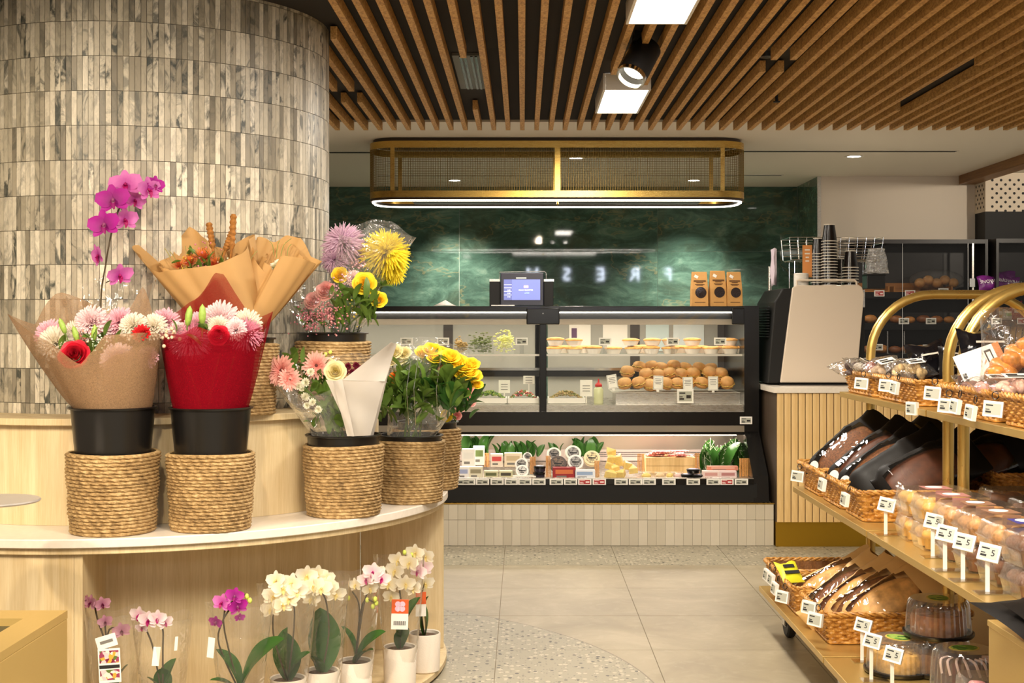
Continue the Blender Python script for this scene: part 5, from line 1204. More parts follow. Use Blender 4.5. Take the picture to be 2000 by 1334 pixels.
wheel(1082, 888, 14, 7.86, (232,222,206), 'round cheese with striped label, back row of the middle basket', (120,80,50)); wheel(1119, 886, 16, 7.86, (232,222,206), 'round cheese with red and green label, back row of the middle basket', (150,120,70))
wheel(1090, 907, 17, 7.78, (74,58,50), 'dark-rinded round cheese in the middle basket', (110,88,70)); wheel(1124, 904, 16, 7.78, (230,220,212), 'round cheese with purple-grey label in the middle basket', (150,130,130)); wheel(1156, 896, 16, 7.82, (226,206,160), 'pale yellow round cheese at the right of the middle basket', (220,200,150))
lbox(1102, 913, 936, 45, 7.68, (150,30,34), 'long dark red carton at the front of the middle basket', 'carton', band=(206,110,60)); lbox(1142, 918, 936, 41, 7.68, (226,228,232), 'white and blue carton right of the red one', 'carton', band=(150,170,200))
for i_, (px, py) in enumerate(((1053, 933), (1054, 921))):
    p = P(px, py, 7.70); t = thing('black_jar', ['lower black-lidded jar of a stacked pair', 'upper black-lidded jar of a stacked pair'][i_], 'jar', (p.x, p.y, p.z), group='black jars')
    part('glass', MB().lathe([(0, 0), (.030, 0), (.032, .003), (.032, .018), (0, .019)], 24, None, False, False), plain('jar_dark', (46,40,52), .2), t, smooth=40); part('lid', MB().lathe([(0, .0195), (.034, .0195), (.035, .022), (.034, .032), (0, .033)], 24, None, False, False), M_BLACK, t, smooth=40)
    part('lid_shine', MB().lathe([(0, .0335), (.024, .0335), (.024, .034), (0, .0345)], 20, None, False, False), plain('lid_label', (190,190,206), .4), t)  # shine on the black lid, painted as a pale disc
def wick_wall(px, py0, py1, w_px, d, label, slats=7, lean=0):
    c = P(px, py1, d); hh = (py1-py0)*d/F; ww = w_px*d/F
    t = thing('cane_divider', label, 'basket', c, group='cane dividers in the lower well'); t.rotation_euler = (lean, 0, 0)
    n_ = slats
    for k in range(n_): part('cane', MB().tube([(-ww/2+ww*k/(n_-1), .004*(k % 2), 0), (-ww/2+ww*k/(n_-1)*.9, .004*(k % 2)-.004, hh)], .003, 5), BAMBOO, t, smooth=60)
wick_wall(1041, 892, 926, 10, 7.75, 'cane divider right of the left basket', 5); wick_wall(951, 885, 912, 8, 7.98, 'cane divider left of the red-patch carton', 4); wick_wall(1071, 890, 934, 8, 7.74, 'cane divider left of the middle basket', 4); wick_wall(1166, 900, 932, 8, 7.75, 'cane divider right of the middle basket', 4)
wick_wall(1252, 886, 920, 12, 7.85, 'cane divider left of the wooden crate', 5); wick_wall(1362, 885, 926, 8, 7.78, 'cane divider right of the wooden crate', 4); wick_wall(1455, 895, 934, 20, 7.76, 'fanned cane divider at the right end', 9)
# cheese pieces between the middle basket and the crate
M_CHEESE = plain('cheese_yellow', (236,206,124), .4, var=.12, vscale=30)
for i_, (x, y, wd, hd) in enumerate(((60, 250, 20, 12), (60, 330, 22, 14), (30, 400, 18, 12), (190, 340, 16, 20), (240, 400, 16, 14), (110, 430, 18, 9), (330, 450, 18, 12), (60, 500, 24, 14), (200, 500, 22, 13))):
    px, py = V_(x, y); d = 7.92-y*.0005; p = P(px, py+hd/2, d); hw, hh = wd*d/F/2, hd*d/F
    t = tag(part('cheese_wedge', MB().prism([(-hw, -.02), (hw, -.026), (hw*.3, .04)], 0, hh), M_CHEESE, None, bevel=.003, loc=p, rot=(.3, rn.uniform(-.3, .3), rn.uniform(-.6, .6))), 'yellow cheese piece in the heap left of the crate, %s' % ('topmost at the left', 'left, below the topmost', 'left edge, mid height', 'upright at the right', 'right, below the upright one', 'centre', 'front right', 'front left', 'front centre')[i_], 'cheese', 'cheese pieces in the heap')
px0, py0 = V_(480, 375); px1, py1 = V_(1060, 500)
c = P((px0+px1)/2, py1+2, 7.86); ww = (px1-px0)*7.86/F
t = thing('wooden_crate', 'light wooden crate tray with pink salami on top', 'crate', c); hh = (py1-py0+12)*7.86/F
part('front_board', MB().box(-ww/2, ww/2, 0, .01, 0, hh*.5), M_SLAT, t); part('front_board', MB().box(-ww/2, ww/2, 0, .01, hh*.52, hh), M_SLAT, t); part('crate_body', MB().box(-ww/2, ww/2, .0105, .25, 0, hh*.96), M_SLAT, t)
t2 = thing('sliced_salami', 'pile of pink sliced salami packs on the wooden crate', 'meat', c+Vector((0, .12, hh*.97)))
for k in range(9): part('slice_pack', MB().box(-.055, .055, -.03, .03, 0, .006), mat_print('salami_print', [(226,170,160), (196,90,90), (240,214,206), (210,130,124)], 120), t2, loc=(rn.uniform(-.09, .09), rn.uniform(-.07, .06), .001+k*.004), rot=(0, 0, rn.uniform(-.4, .4)))
for i_, (px, w_, rgb, lb) in enumerate(((1263, 24, (232,206,110), 'yellow cheese in film at the front, left of the row'), (1290, 22, (226,196,150), 'folded paper-wrapped cheese at the front of the row'), (1309, 18, (226,176,110), 'orange cheese in film at the front of the row'), (1325, 22, (236,196,190), 'pink meat pack at the front, right of the row'))):
    p = P(px, 936, 7.68); hw = w_*7.68/F/2; t = thing('wrapped_cheese', lb, 'food pack', p)
    part('food', MB().ell((0, .02, .018), (hw*.8, .02, .016), 14, 8), plain('food_%d' % rgb[2], rgb, .4), t, smooth=60); part('film', MB().box(-hw, hw, -.002, .045, 0, .038), clear('film_wrap', (252,250,246), .14, .08, .05, .5, 60, .05), t)
for i_, (px, py) in enumerate(((1351, 934), (1357, 935), (1352, 924))):
    p = P(px-(8 if i_ == 0 else -2), py, 7.67); t = thing('dip_tub', ['blue-lidded tub, front left of three', 'blue-lidded tub, front right of three', 'blue-lidded tub, topmost of three'][i_], 'tub', p, group='blue-lidded tubs')
    part('tub', MB().lathe([(0, 0), (.034, 0), (.038, .016), (0, .017)], 24, None, False, False), M_BLACK, t, smooth=40); part('lid', MB().lathe([(0, .0175), (.039, .0175), (.04, .022), (.036, .024), (0, .0245)], 24, None, False, False), M_BLACK_M, t, smooth=40); part('lid_label', MB().lathe([(0, .025), (.028, .025), (.028, .0256), (0, .026)], 20, None, False, False), plain('label_lilac', (190,190,220), .4), t)
lbox(1389, 920, 937, 32, 7.67, (232,206,196), 'pink flat pack, left of the pair at the right end', 'food pack', band=(206,150,140)); lbox(1422, 920, 937, 34, 7.67, (226,200,196), 'pink flat pack, right of the pair at the right end', 'food pack', band=(180,120,116))
lbox(1412, 911, 919, 60, 7.72, (206,130,104), 'coral pack lying on the pink packs', 'food pack', band=(220,170,150))

# ---- on top of the case: scale display, three bags, paper
sc_y = 8.02; s0 = P(1019, 594, sc_y); zt = 1.3635
t = thing('counter_scale', 'counter scale with a blue customer screen on top of the deli case', 'scale', (s0.x, sc_y, zt)); k_ = sc_y/F
def sx(px): return (px-VX)*k_-s0.x
def sz(py): return CH-(py-VY)*k_-zt
part('left_housing', MB().box(sx(956), sx(977), .0, .10, .002, sz(550)), M_BLACK_M, t, bevel=.003); part('right_housing', MB().box(sx(1062), sx(1081), .0, .10, .002, sz(550)), M_BLACK_M, t, bevel=.003)
part('screen_housing', MB().box(sx(977.5), sx(1061.5), -.02, .06, .004, sz(533)), plain('scale_navy', (34,34,50), .35), t, bevel=.004)
part('screen', MB().box(sx(984), sx(1055), -.0225, -.0205, sz(586), sz(546)), glow('scale_screen', (104,112,176), 1.1), t)
part('side_column', MB().box(sx(984), sx(1000), -.0240, -.0230, sz(586), sz(546)), glow('scale_screen_grey', (92,98,150), 1.0), t)
lettering(t, 'QUAY QUARTER', .0115, (sx(1027), -.0245, sz(567)), glow('screen_text', (226,226,250), 1.2)); lettering(t, 'LANES', .010, (sx(1029), -.0245, sz(572.6)), glow('screen_text_cyan', (180,214,240), 1.1))
part('screen_logo', MB().box(sx(1023), sx(1032), -.0245, -.0235, sz(562.5), sz(558)), glow('screen_pink', (232,190,220), 1.1), t)
for py in (556, 562, 569, 576): part('screen_rule', MB().box(sx(984.5), sx(999.5), -.0248, -.0241, sz(py+.6), sz(py)), MATS['screen_text'], t)
for py in (567, 573, 580): lettering(t, '0.00', .0105, (sx(994), -.0248, sz(py)), MATS['screen_text'])
part('brand_mark', MB().box(sx(1008), sx(1028), -.0225, -.0205, sz(544.5), sz(542)), M_WHITE_PL, t)
part('guard_rail', MB().tube([(sx(975), .05, sz(550)), (sx(975), .05, sz(531)), (sx(1064), .05, sz(530)), (sx(1067), .05, sz(533)), (sx(1067), .05, sz(548))], .003, 6), M_STEEL, t, smooth=50)
part('end_cap', MB().box(sx(956), sx(976), -.002, .1, sz(550)+.0005, sz(545)), M_STEEL, t); part('end_cap', MB().box(sx(1062.5), sx(1082), -.002, .1, sz(550)+.0005, sz(545)), M_STEEL, t)
part('weigh_plate', MB().box(sx(960), sx(1005), -.06, -.021, .002, .008), M_STEEL, t); part('base', MB().box(sx(956), sx(1084), -.05, .12, .0, .0015), M_BLACK_PL, t)
for i_, (x0, x1, y0, lb) in enumerate(((1349, 1382, 531, 'brown paper bag with dark window, left of three on the case'), (1385, 1417, 529, 'brown paper bag with dark window, middle of three on the case'), (1418, 1448, 531, 'brown paper bag with dark window, right of three on the case'))):
    d = 8.12; a = P(x0, 595, d); b_ = P(x1, y0, d); wd = b_.x-a.x; hh = b_.z-zt
    t = thing('coffee_bag', lb, 'paper bag', ((a.x+b_.x)/2, d, zt), rn.uniform(-.12, .12), group='brown bags on the deli case')
    m = MB(); rows = []
    for z, w2, dp in ((0, .5, .035), (.1*hh, .5, .036), (.5*hh, .49, .030), (.8*hh, .46, .016), (hh, .45, .004)):
        rows.append([(-wd*w2, -dp, z), (wd*w2, -dp, z), (wd*w2, dp, z), (-wd*w2, dp, z)])
    m.grid(rows, True); m.f.append((3, 2, 1, 0)); m.f.append((16, 17, 18, 19)); part('bag', m, plain('bag_kraft', (190,140,76), .7, var=.1, vscale=14), t, bevel=.002)
    part('window', MB().lathe([(0, 0), (wd*.33, 0), (wd*.33, .0015), (0, .002)], 22, T(wd*.05, -.0335, hh*.40) @ R('X', 90)), plain('dark_beans', (38,24,20), .12, var=.5, vscale=160), t)
    part('tie_label', MB().box(-.012, .012, -.001, 0, -.009, .009), M_CARD, t, loc=(-wd*.2, -.016, hh*.86), rot=(-.2, .5, 0))
    for k, (zz, wl) in enumerate(((.735, .36), (.69, .2), (.635, .28), (.61, .2), (.12, .32))):
        part('print_line', MB().box(-wd*wl, wd*wl, 0, .0005, -.004 if k == 0 else -.002, .004 if k == 0 else .002), plain('brown_ink', (96,62,28), .7), t, loc=(0, -.0365+max(0, (zz-.1))*.021-.0006, hh*zz))
p = P(870, 590, 8.05); t = part('paper_stack', MB().grid([[(-.07, -.05, 0), (0, -.05, .004), (.07, -.05, 0)], [(-.05, 0, .006), (0, 0, .036), (.03, 0, .014)], [(-.06, .05, 0), (0, .05, .012), (.06, .05, 0)]]), M_WHITE_PAPER, None, smooth=60, solid=.002, loc=(p.x, p.y, zt+.002)); tag(t, 'crumpled white paper sheet on top of the deli case', 'paper')

# ================================================================ brass mesh hood
HF, HBk, HZ0, HZ1 = 7.70, 8.18, 1.985, 2.318
hx0, hx1 = (716-VX)*HF/F, (1462-VX)*HF/F; hc = (hx0+hx1)/2; hw = (hx1-hx0)/2; hd = (HBk-HF)/2; hr = .17
hood = thing('mesh_hood', 'long brass canopy with rounded ends and wire mesh sides hanging over the deli case', 'hanging canopy', (hc, (HF+HBk)/2, ZC))
def stadium(w_, d_, r_, n=10):
    pts = []
    for cx, cy, a0 in ((w_-r_, d_-r_, 0), (-w_+r_, d_-r_, 90), (-w_+r_, -d_+r_, 180), (w_-r_, -d_+r_, 270)):
        for k in range(n+1): a = math.radians(a0+90*k/n); pts.append((cx+r_*math.cos(a), cy+r_*math.sin(a)))
    return pts
def band(mb, w_, d_, r_, z0_, z1_, th=.006):
    o_ = stadium(w_, d_, r_); i_ = stadium(w_-th, d_-th, r_-th)
    rows = [[(x, y, z0_) for x, y in i_], [(x, y, z0_) for x, y in o_], [(x, y, z1_) for x, y in o_], [(x, y, z1_) for x, y in i_], [(x, y, z0_) for x, y in i_]]
    return mb.grid(rows, True)
zz = lambda z: z-ZC
part('top_plate', band(MB(), hw-.02, hd-.02, hr-.02, zz(HZ1)+.0005, zz(ZC)-.0005, .12), plain('dark_bronze', (58,42,24), .5), hood, smooth=40)
part('top_band', band(MB(), hw, hd, hr, zz(2.278), zz(HZ1)), M_BRASS_H, hood, smooth=40)
part('bottom_band', band(MB(), hw, hd, hr, zz(1.992), zz(2.030)), M_BRASS_H, hood, smooth=40)
part('under_rim', band(MB(), hw-.004, hd-.004, hr-.004, zz(1.978), zz(1.9915), .03), plain('dark_bronze', (58,42,24), .5), hood, smooth=40)
part('light_ring', band(MB(), hw-.014, hd-.014, hr-.014, zz(1.970), zz(1.9775), .007), glow('hood_led', (255,248,232), 8), hood, smooth=40)
part('inner_tray', MB().box(-hw+.25, hw-.25, -.12, .12, zz(1.981), zz(1.991)), plain('dark_bronze', (58,42,24), .5), hood)
for sx_, sy_ in ((-1, -1), (1, -1), (-1, 1), (1, 1)): part('corner_post', MB().box(sx_*(hw-hr+.02)-.012, sx_*(hw-hr+.02)+.012, sy_*(hd-.003)-.004, sy_*(hd-.003)+.004, zz(2.0305), zz(2.2775)), M_BRASS_H, hood)
for sy_ in (-1, 1): part('centre_post', MB().box(-.016, .016, sy_*(hd-.003)-.005, sy_*(hd-.003)+.005, zz(2.0305), zz(2.2775)), M_BRASS_H, hood)
part('bottom_finial', MB().cyl((0, -hd+.01, zz(1.955)), (0, -hd+.01, zz(1.969)), .006, n=8).ell((0, -hd+.01, zz(1.953)), .007, 8, 6), M_BRASS_H, hood, smooth=50)
# wire mesh all round: verticals and horizontals of real wire
mesh_ = MB(); path = stadium(hw-.002, hd-.002, hr-.002, 8); L = []; tot = 0
for i in range(len(path)):
    a, b_ = Vector(path[i]), Vector(path[(i+1) % len(path)]); n_ = max(1, int((b_-a).length/.0142))
    for k in range(n_):
        q = a+(b_-a)*k/n_; mesh_.box(q.x-.0009, q.x+.0009, q.y-.0009, q.y+.0009, zz(2.0295), zz(2.2785))
o = part('wire_mesh', mesh_, plain('mesh_wire', (134,108,56), .4, .8), hood); o['kind'] = 'stuff'
hor = MB(); z = 2.042
while z < 2.275:
    hor.tube([(x, y, zz(z)) for x, y in path], .0009, 4, True); z += .0142
o = part('wire_mesh_rows', hor, plain('mesh_wire', (134,108,56), .4, .8), hood); o['kind'] = 'stuff'
for y_ in (HF+.02, HBk-.02): area('hood_light', (hc, y_, 1.9685), (hc, y_, 0), 9, 1.9, .012, COOL)

# ---- letters of a lit sign behind the camera (the green wall mirrors them)
for ch, px in (('H', 1040), ('S', 1107), ('E', 1173), ('R', 1240), ('F', 1305)):
    d = 22.0; p = P(px, 537, d); t = thing('sign_letter', 'white glowing letter %s of the hanging sign opposite the counter' % ch, 'sign letter', (p.x, -1.0, p.z), group='hanging sign letters')
    me = text_mb(ch, .30); me.materials.clear(); link('letter', me, glow('sign_glow', (226,236,255), 60), t, rot=(PI/2, 0, PI))
    for dx in (-.05, .05): part('wire', MB().cyl((dx, 0, .11), (dx*.3, 0, 2.35-p.z), .002, n=5), M_STEEL, t)
# ================================================================ slatted counter with coffee machine
CT_Y = 7.5; CX0 = 1.428; CX1 = 2.55
ct = thing('slatted_counter', 'counter with upright oak slats, white stone top and brass kick', 'counter', ((CX0+CX1)/2, CT_Y+.4, 0))
wpart(ct, 'carcass', MB().box(CX0, CX1, CT_Y+.016, CT_Y+.75, .14, .868), plain('carcass_dark', (60,44,26), .7))
wpart(ct, 'brass_kick', MB().box(CX0, CX1, CT_Y+.02, CT_Y+.7, .0005, .1395), brushed('kick_brass', (190,150,50), .34, (1, 1, 40)))
wpart(ct, 'stone_top', MB().box(CX0-.02, CX1, CT_Y-.012, CT_Y+.78, .8685, .9), M_STONE_TOP, bevel=.003)
sl = MB().box(.0025, .0375, 0, .015, .141, .867).mesh('slat'); sl.materials.append(M_SLAT)
for k in range(28): link('slat', sl, None, ct, loc=Vector((CX0+.001+k*.04, CT_Y, 0))-ct.location)

MD = 7.76; k7 = MD/F
mach = thing('coffee_machine', 'espresso machine with a tapered white back panel and black louvred side', 'coffee machine', ((1605-VX)*k7, MD+.28, .9005))
def mx(px): return (px-VX)*k7
def mz(py): return CH-(py-VY)*k7
fp = [(mx(1524), .915), (mx(1673), .915), (mx(1688), mz(575)), (mx(1684), mz(561)), (mx(1678), mz(557)), (mx(1556), mz(557)), (mx(1548), mz(562))]
bp = MB().prism([(x, z) for x, z in fp], 0, .02); bp.v = [(x, MD+z_, y) for x, y, z_ in bp.v]; bp.f = [tuple(reversed(f)) for f in bp.f]
wpart(mach, 'back_panel', bp, plain('machine_white', (214,198,178), .45), bevel=.006)
body = MB(); pr = [(mx(1500), .9105), (mx(1690), .9105), (mx(1692), mz(600)), (mx(1686), mz(563)), (mx(1530), mz(563)), (mx(1514), mz(590))]
body.prism(pr, .021, .60); body.v = [(x, MD+z_, y) for x, y, z_ in body.v]; body.f = [tuple(reversed(f)) for f in body.f]
wpart(mach, 'body', body, M_BLACK_M, bevel=.008)
for k in range(12):
    z = mz(600)-k*.016; wpart(mach, 'louvre', MB().box(mx(1507)-.014, mx(1507)+.002, MD+.08, MD+.40, z, z+.006), M_BLACK)
for x in (1530, 1664): wpart(mach, 'foot', MB().cyl((mx(x), MD+.05, .9008), (mx(x), MD+.05, .9145), .018, n=12), M_BLACK_PL)
wpart(mach, 'base_tray', MB().box(mx(1522), mx(1676), MD-.02, MD+.55, .9015, .9095), M_BLACK)
wpart(mach, 'cup_rail', MB().tube([(mx(1558), MD+.02, mz(557)), (mx(1558), MD+.02, mz(548)), (mx(1562), MD+.02, mz(547)), (mx(1670), MD+.02, mz(547)), (mx(1674), MD+.02, mz(550)), (mx(1675), MD+.02, mz(557))], .007, 8), plain('machine_white', (214,198,178), .45), smooth=50)
wpart(mach, 'side_bracket', MB().box(mx(1686), mx(1691), MD+.02, MD+.05, mz(600), mz(566)), M_STEEL)
top_z = mz(563)+.001
# stacks of black paper cups standing upside down, each cup a thing
M_CUP = plain('cup_black', (22,16,14), .25); M_RIM = plain('cup_rim', (232,222,206), .45)
cup_me = MB().lathe([(.0425, 0), (.029, .092), (.029, .0935), (0, .0935)], 28, None, False, False).mesh('cup_wall', 40); cup_me.materials.append(M_CUP)
rim_me = MB().lathe([(.0415, -.001), (.0455, -.001), (.0455, .0025), (.0425, .003)], 28, None, False, False).mesh('cup_rim', 40); rim_me.materials.append(M_RIM)
foot_me = MB().lathe([(.0292, .0905), (.0305, .091), (.0305, .096), (.0285, .096), (.0285, .0937)], 28, None, False, False).mesh('cup_foot', 40); foot_me.materials.append(M_RIM)
def cup_stack(px, dy, n, pitch, label, s=1.0):
    for k in range(n):
        t = thing('paper_cup', label+', '+('topmost' if k == n-1 else ORD[k]+' from the bottom'), 'paper cup', (mx(px)*(MD+dy)/MD, MD+dy, top_z+.0015+k*pitch), group='black paper cups on the coffee machine')
        link('cup_wall', cup_me, None, t, scale=s); link('cup_rim', rim_me, None, t, scale=s)
        if k == n-1: link('cup_foot', foot_me, None, t, scale=s)
cup_stack(1620, .08, 17, .0172, 'black paper cup in the tall stack on the coffee machine', 1.05)
cup_stack(1661, .08, 8, .0172, 'black paper cup in the short right stack on the coffee machine', 1.05)
cup_stack(1598, .20, 13, .0172, 'black paper cup in the stack behind the tall one', 1.0)
cup_stack(1644, .22, 6, .0172, 'black paper cup in the low rear stack', 1.0)
lid_me = MB().lathe([(0, .006), (.03, .006), (.04, .003), (.043, 0), (.0445, .001), (.041, .008), (.032, .010), (0, .0105)], 28, None, False, False).mesh('cup_lid', 40); lid_me.materials.append(M_WHITE_PL)
for k in range(12):
    o = link('cup_lid', lid_me, None, None, loc=(mx(1571), MD+.09, top_z+.0015+k*.0072)); tag(o, 'white cup lid in the stack left of the cups, '+('topmost' if k == 11 else ORD[k]+' from the bottom'), 'cup lid', 'white cup lids')
t = thing('takeaway_sleeve', 'orange-brown cardboard sleeve standing between lids and cups', 'cup sleeve', (mx(1586), MD+.13, top_z))
z0_ = .0; part('card', MB().box(-.028, .028, 0, .003, mz(520)-top_z-.06, mz(476)-top_z), plain('sleeve_orange', (214,140,72), .6), t)
for k, wl in enumerate((.3, .3, .2, .22)): part('print_line', MB().box(-.05*wl, .05*wl, -.0008, -.0002, mz(487)-top_z-k*.022, mz(487)-top_z-k*.022+.008), M_RIM, t)
# wire basket behind the cups
wb = thing('wire_basket', 'chrome wire basket behind the paper cups on the coffee machine', 'wire basket', (mx(1625), MD+.33, top_z))
d_ = MD+.33; kk = d_/F; X = lambda px: (px-VX)*kk-wb.location.x; Z = lambda py: CH-(py-VY)*kk-top_z
wr = MB(); bx0, bx1 = X(1534), X(1716)
for py, ins in ((466, 0), (477, .004), (488, .008), (499, .012), (509, .016)):
    z = Z(py); wr.tube([(bx0+ins, -.12, z), (bx1-ins, -.12, z), (bx1-ins, .14, z+.0), (bx0+ins, .14, z)], .0022, 5, True)
part('hoop', wr, M_CHROME, wb)
up = MB(); n_ = 12
for k in range(n_):
    f = k/(n_-1); x = bx0+(bx1-bx0)*f
    for y in (-.12, .14): up.tube([(x*.995, y, Z(466)), (x*.94, y*.96, Z(507)), (x*.9, y*.7, Z(512))], .0018, 5)
part('upright', up, M_CHROME, wb)
legs = MB()
for x in (bx0*.8, bx1*.8):
    for y in (-.07, .09): legs.tube([(x, y, Z(508)), (x, y, .001)], .003, 5)
part('leg', legs, M_CHROME, wb)
part('base_grid', MB().box(bx0*.9, bx1*.9, -.085, .1, Z(509)-.001, Z(509)+.001), M_STEEL, wb)
t = thing('foil_bag', 'silver plastic bag slumped at the right end of the wire basket', 'plastic bag', (X(1700)+wb.location.x, d_-.14, mz(533)+.004))
rr = random.Random(4); rows = []
for j in range(8):
    rows.append([((.075-.004*j+rr.uniform(-.006, .006))*math.cos(TAU*i/14), .035*math.sin(TAU*i/14)+rr.uniform(-.004, .004), j*.021+rr.uniform(-.004, .004)) for i in range(14)])
m = MB().grid(rows, True); m.f.append(tuple(range(13, -1, -1))); m.f.append(tuple(7*14+i for i in range(14))); part('bag', m, clear('silver_film', (226,226,226), .3, .10, .22, .8, 30, .12), t, smooth=40)
t = thing('black_bin', 'black plastic box on the machine under the silver bag', 'box', (X(1695)+wb.location.x, d_-.14, top_z)); part('box', MB().box(-.055, .055, -.05, .06, .0, mz(533)-top_z), M_BLACK_PL, t, bevel=.004); part('lid_line', MB().box(-.057, .057, -.052, .062, mz(537)-top_z, mz(535)-top_z), M_BLACK_M, t)
t = thing('towel', 'folded pale lilac cloth hanging behind the machine at the left', 'cloth', (mx(1530), MD+.36, top_z)); rows = []
for j in range(9): rows.append([(-.012+.004*math.sin(j), -.03, mz(482)-top_z-j*.028), (.006+.003*math.cos(j*1.3), -.045, mz(478)-top_z-j*.028), (.022, -.03, mz(480)-top_z-j*.028)])
part('cloth', MB().grid(rows), plain('lilac_cloth', (206,190,200), .8), t, smooth=60, solid=.004)
t = thing('grey_pipe', 'upright grey steel post left of the coffee machine', 'post', (mx(1517)*1.05, MD+.62, .9005)); part('post', MB().cyl((0, 0, 0), (0, 0, mz(512)-.9), .012), M_STEEL, t, smooth=40); part('foot', MB().cyl((0, 0, 0), (0, 0, .006), .03), M_STEEL, t)
t = thing('scoop_sticker', 'grey round leaflet leaning at the right edge of the machine', 'leaflet', (mx(1688), MD-.028, .902)); part('leaflet', MB().box(-.03, .03, 0, .002, 0, .13), plain('leaflet_grey', (176,170,164), .5), t, bevel=.0); part('leaflet_top', MB().lathe([(.03, 0), (.03, .002)], 24, T(0, .002, .13) @ R('X', 90)), plain('leaflet_grey', (176,170,164), .5), t)
part('leaflet_print', MB().box(-.02, .02, -.001, -.0003, .02, .07), plain('leaflet_dark', (130,126,122), .5), t)
# panel between the case and the counter
t = tag(part('filler_panel', MB().box(2.0, 2.16, 8.9, 8.92, 0, 1.2), wood('filler_wood', (90,60,30), (120,84,46), 'Z'), None), 'narrow brown panel behind the deli case right end', 'panel')

# ================================================================ bread shelving against the back wall
M_SHELVING = plain('shelving_black', (34,30,30), .4)
M_TRAYW = wood('tray_wood', (120,74,30), (168,112,52), 'X', .5)
M_BROWN_B = [plain('loaf_%d' % i, c, .55, var=.3, vscale=18, bump=.2) for i, c in enumerate(((150,92,44), (184,124,62), (120,70,34), (206,150,84)))]
def shelving(x0, x1, yf, zt, label, shelves):
    t = thing('bread_cabinet', label, 'cabinet', ((x0+x1)/2, yf+.25, 0)); h = (x1-x0)/2
    part('back', MB().box(-h, h, -.02 if False else -.19, -.17, 0, zt), M_SHELVING, t) if False else part('back', MB().box(-h, h, .0, .015, 0, zt), M_SHELVING, t)
    part('side', MB().box(-h, -h+.02, -.25, -.0005, 0, zt), M_SHELVING, t); part('side', MB().box(h-.02, h, -.25, -.0005, 0, zt), M_SHELVING, t); part('top', MB().box(-h+.0205, h-.0205, -.25, -.0005, zt-.03, zt), M_SHELVING, t)
    for z in shelves:
        part('shelf', MB().box(-h+.0205, h-.0205, -.24, -.0005, z-.025, z), M_SHELVING, t); part('shelf_rail', MB().box(-h+.0205, h-.0205, -.246, -.2405, z-.045, z-.001), M_BLACK, t)
    return t
SH1 = (1.485, 1.262, 1.045, .7); SH2 = (1.50, 1.285, 1.08, .7)
cab1 = shelving(2.30, 3.31, 9.48, 1.86, 'black bread cabinet with glass doors right of the coffee machine', SH1)
cab2 = shelving(3.34, 4.5, 9.40, 1.86, 'black bread cabinet at the right edge holding purple packs', SH2)
for nm, cb, xs in (('door', cab1, ((-.49, -.105), (-.10, .36))), ('door', cab2, ((-.56, .0), (.005, .56)))):
    for x0, x1 in xs:
        o = part('glass_door', MB().box(x0, x1, -.262, -.257, .1, 1.83), clear('door_glass', (226,226,226), .06, .02, .012), cb); part('door_edge', MB().box(x1-.004, x1, -.2635, -.2625, .1, 1.83), M_CHROME, o)
part('door_profile', MB().box(.385, .398, -.27, -.252, .1, 1.83), M_STEEL, cab1); part('hinge', MB().box(.365, .40, -.285, -.2705, 1.52, 1.58), M_CHROME, cab1)
def sh_tag(px, py, d, red=False):
    p = P(px, py, d); row = 'top' if py < 600 else ('middle' if py < 650 else 'lower'); cab = 'left' if d > 9.45 else 'right'
    esl('shelfred' if red else 'shelf', (p.x, d, p.z-.022), '%s price tag on the %s shelf of the %s bread cabinet, %s' % ('red-screened' if red else 'white', row, cab, 'left one' if px in (1717, 1765, 1714, 1946, 1950) else ('far right one' if px == 1842 else 'right one')), 'tags on the bread cabinets')
for px, py, r_ in ((1717, 573, 1), (1777, 573, 1), (1765, 627, 0), (1818, 627, 0), (1714, 678, 0), (1812, 679, 0), (1842, 569, 0)): sh_tag(px, py, 9.4832, r_)
for px, py, r_ in ((1946, 627, 0), (1996, 627, 1), (1950, 569, 0)): sh_tag(px, py, 9.4032, r_)
for x, wd in ((2.48, .26), (2.85, .42)):
    t = thing('wooden_tray', 'shallow wooden bread tray, %s on the top cabinet shelf' % ('narrow one' if wd < .3 else 'wide one'), 'tray', (x, 9.585, 1.4855)); h = wd/2
    part('tray_base', MB().box(-h, h, -.10, .12, 0, .008), M_TRAYW, t); part('tray_side', MB().box(-h, h, .1205, .13, 0, .07), M_TRAYW, t); part('tray_side', MB().box(-h, -h+.01, -.10, .12, .0085, .04), M_TRAYW, t); part('tray_side', MB().box(h-.01, h, -.10, .12, .0085, .04), M_TRAYW, t)
loaf_me = [MB().ell((0, 0, .03), (.055, .035, .032), 12, 7).mesh('small_loaf', 60) for _ in range(3)]
for i, m in enumerate(loaf_me): m.materials.append(M_BROWN_B[i])
for k in range(16):
    z, lb = (SH1[1], 'small brown loaf on the middle cabinet shelf, %s from the left' % ORD[k]) if k < 9 else (SH1[2], 'small brown loaf on the lower cabinet shelf, %s from the left' % ORD[k-9])
    x = 2.40+.095*(k if k < 9 else k-9)+(0 if k < 9 else .08)
    o = link('bread_loaf', loaf_me[k % 3], None, None, loc=(x, 9.57+rn.uniform(-.02, .02), z+.0005), rot=(0, 0, rn.uniform(-.4, .4)), scale=rn.uniform(.8, 1.05)); tag(o, lb, 'bread', 'small loaves in the bread cabinet')
for k in range(5):
    t = thing('divider_rod', 'thin upright steel rod in the bread cabinet, %s' % ('left one' if k == 0 else 'right one'), 'rod', (2.61+.12*k, 9.54, SH1[2]+.0005), group='rods in the bread cabinet') if k < 2 else None
    if t: part('rod', MB().cyl((0, 0, 0), (0, 0, .16), .006), M_STEEL, t); part('rod_foot', MB().cyl((0, 0, 0), (0, 0, .004), .014), M_STEEL, t)
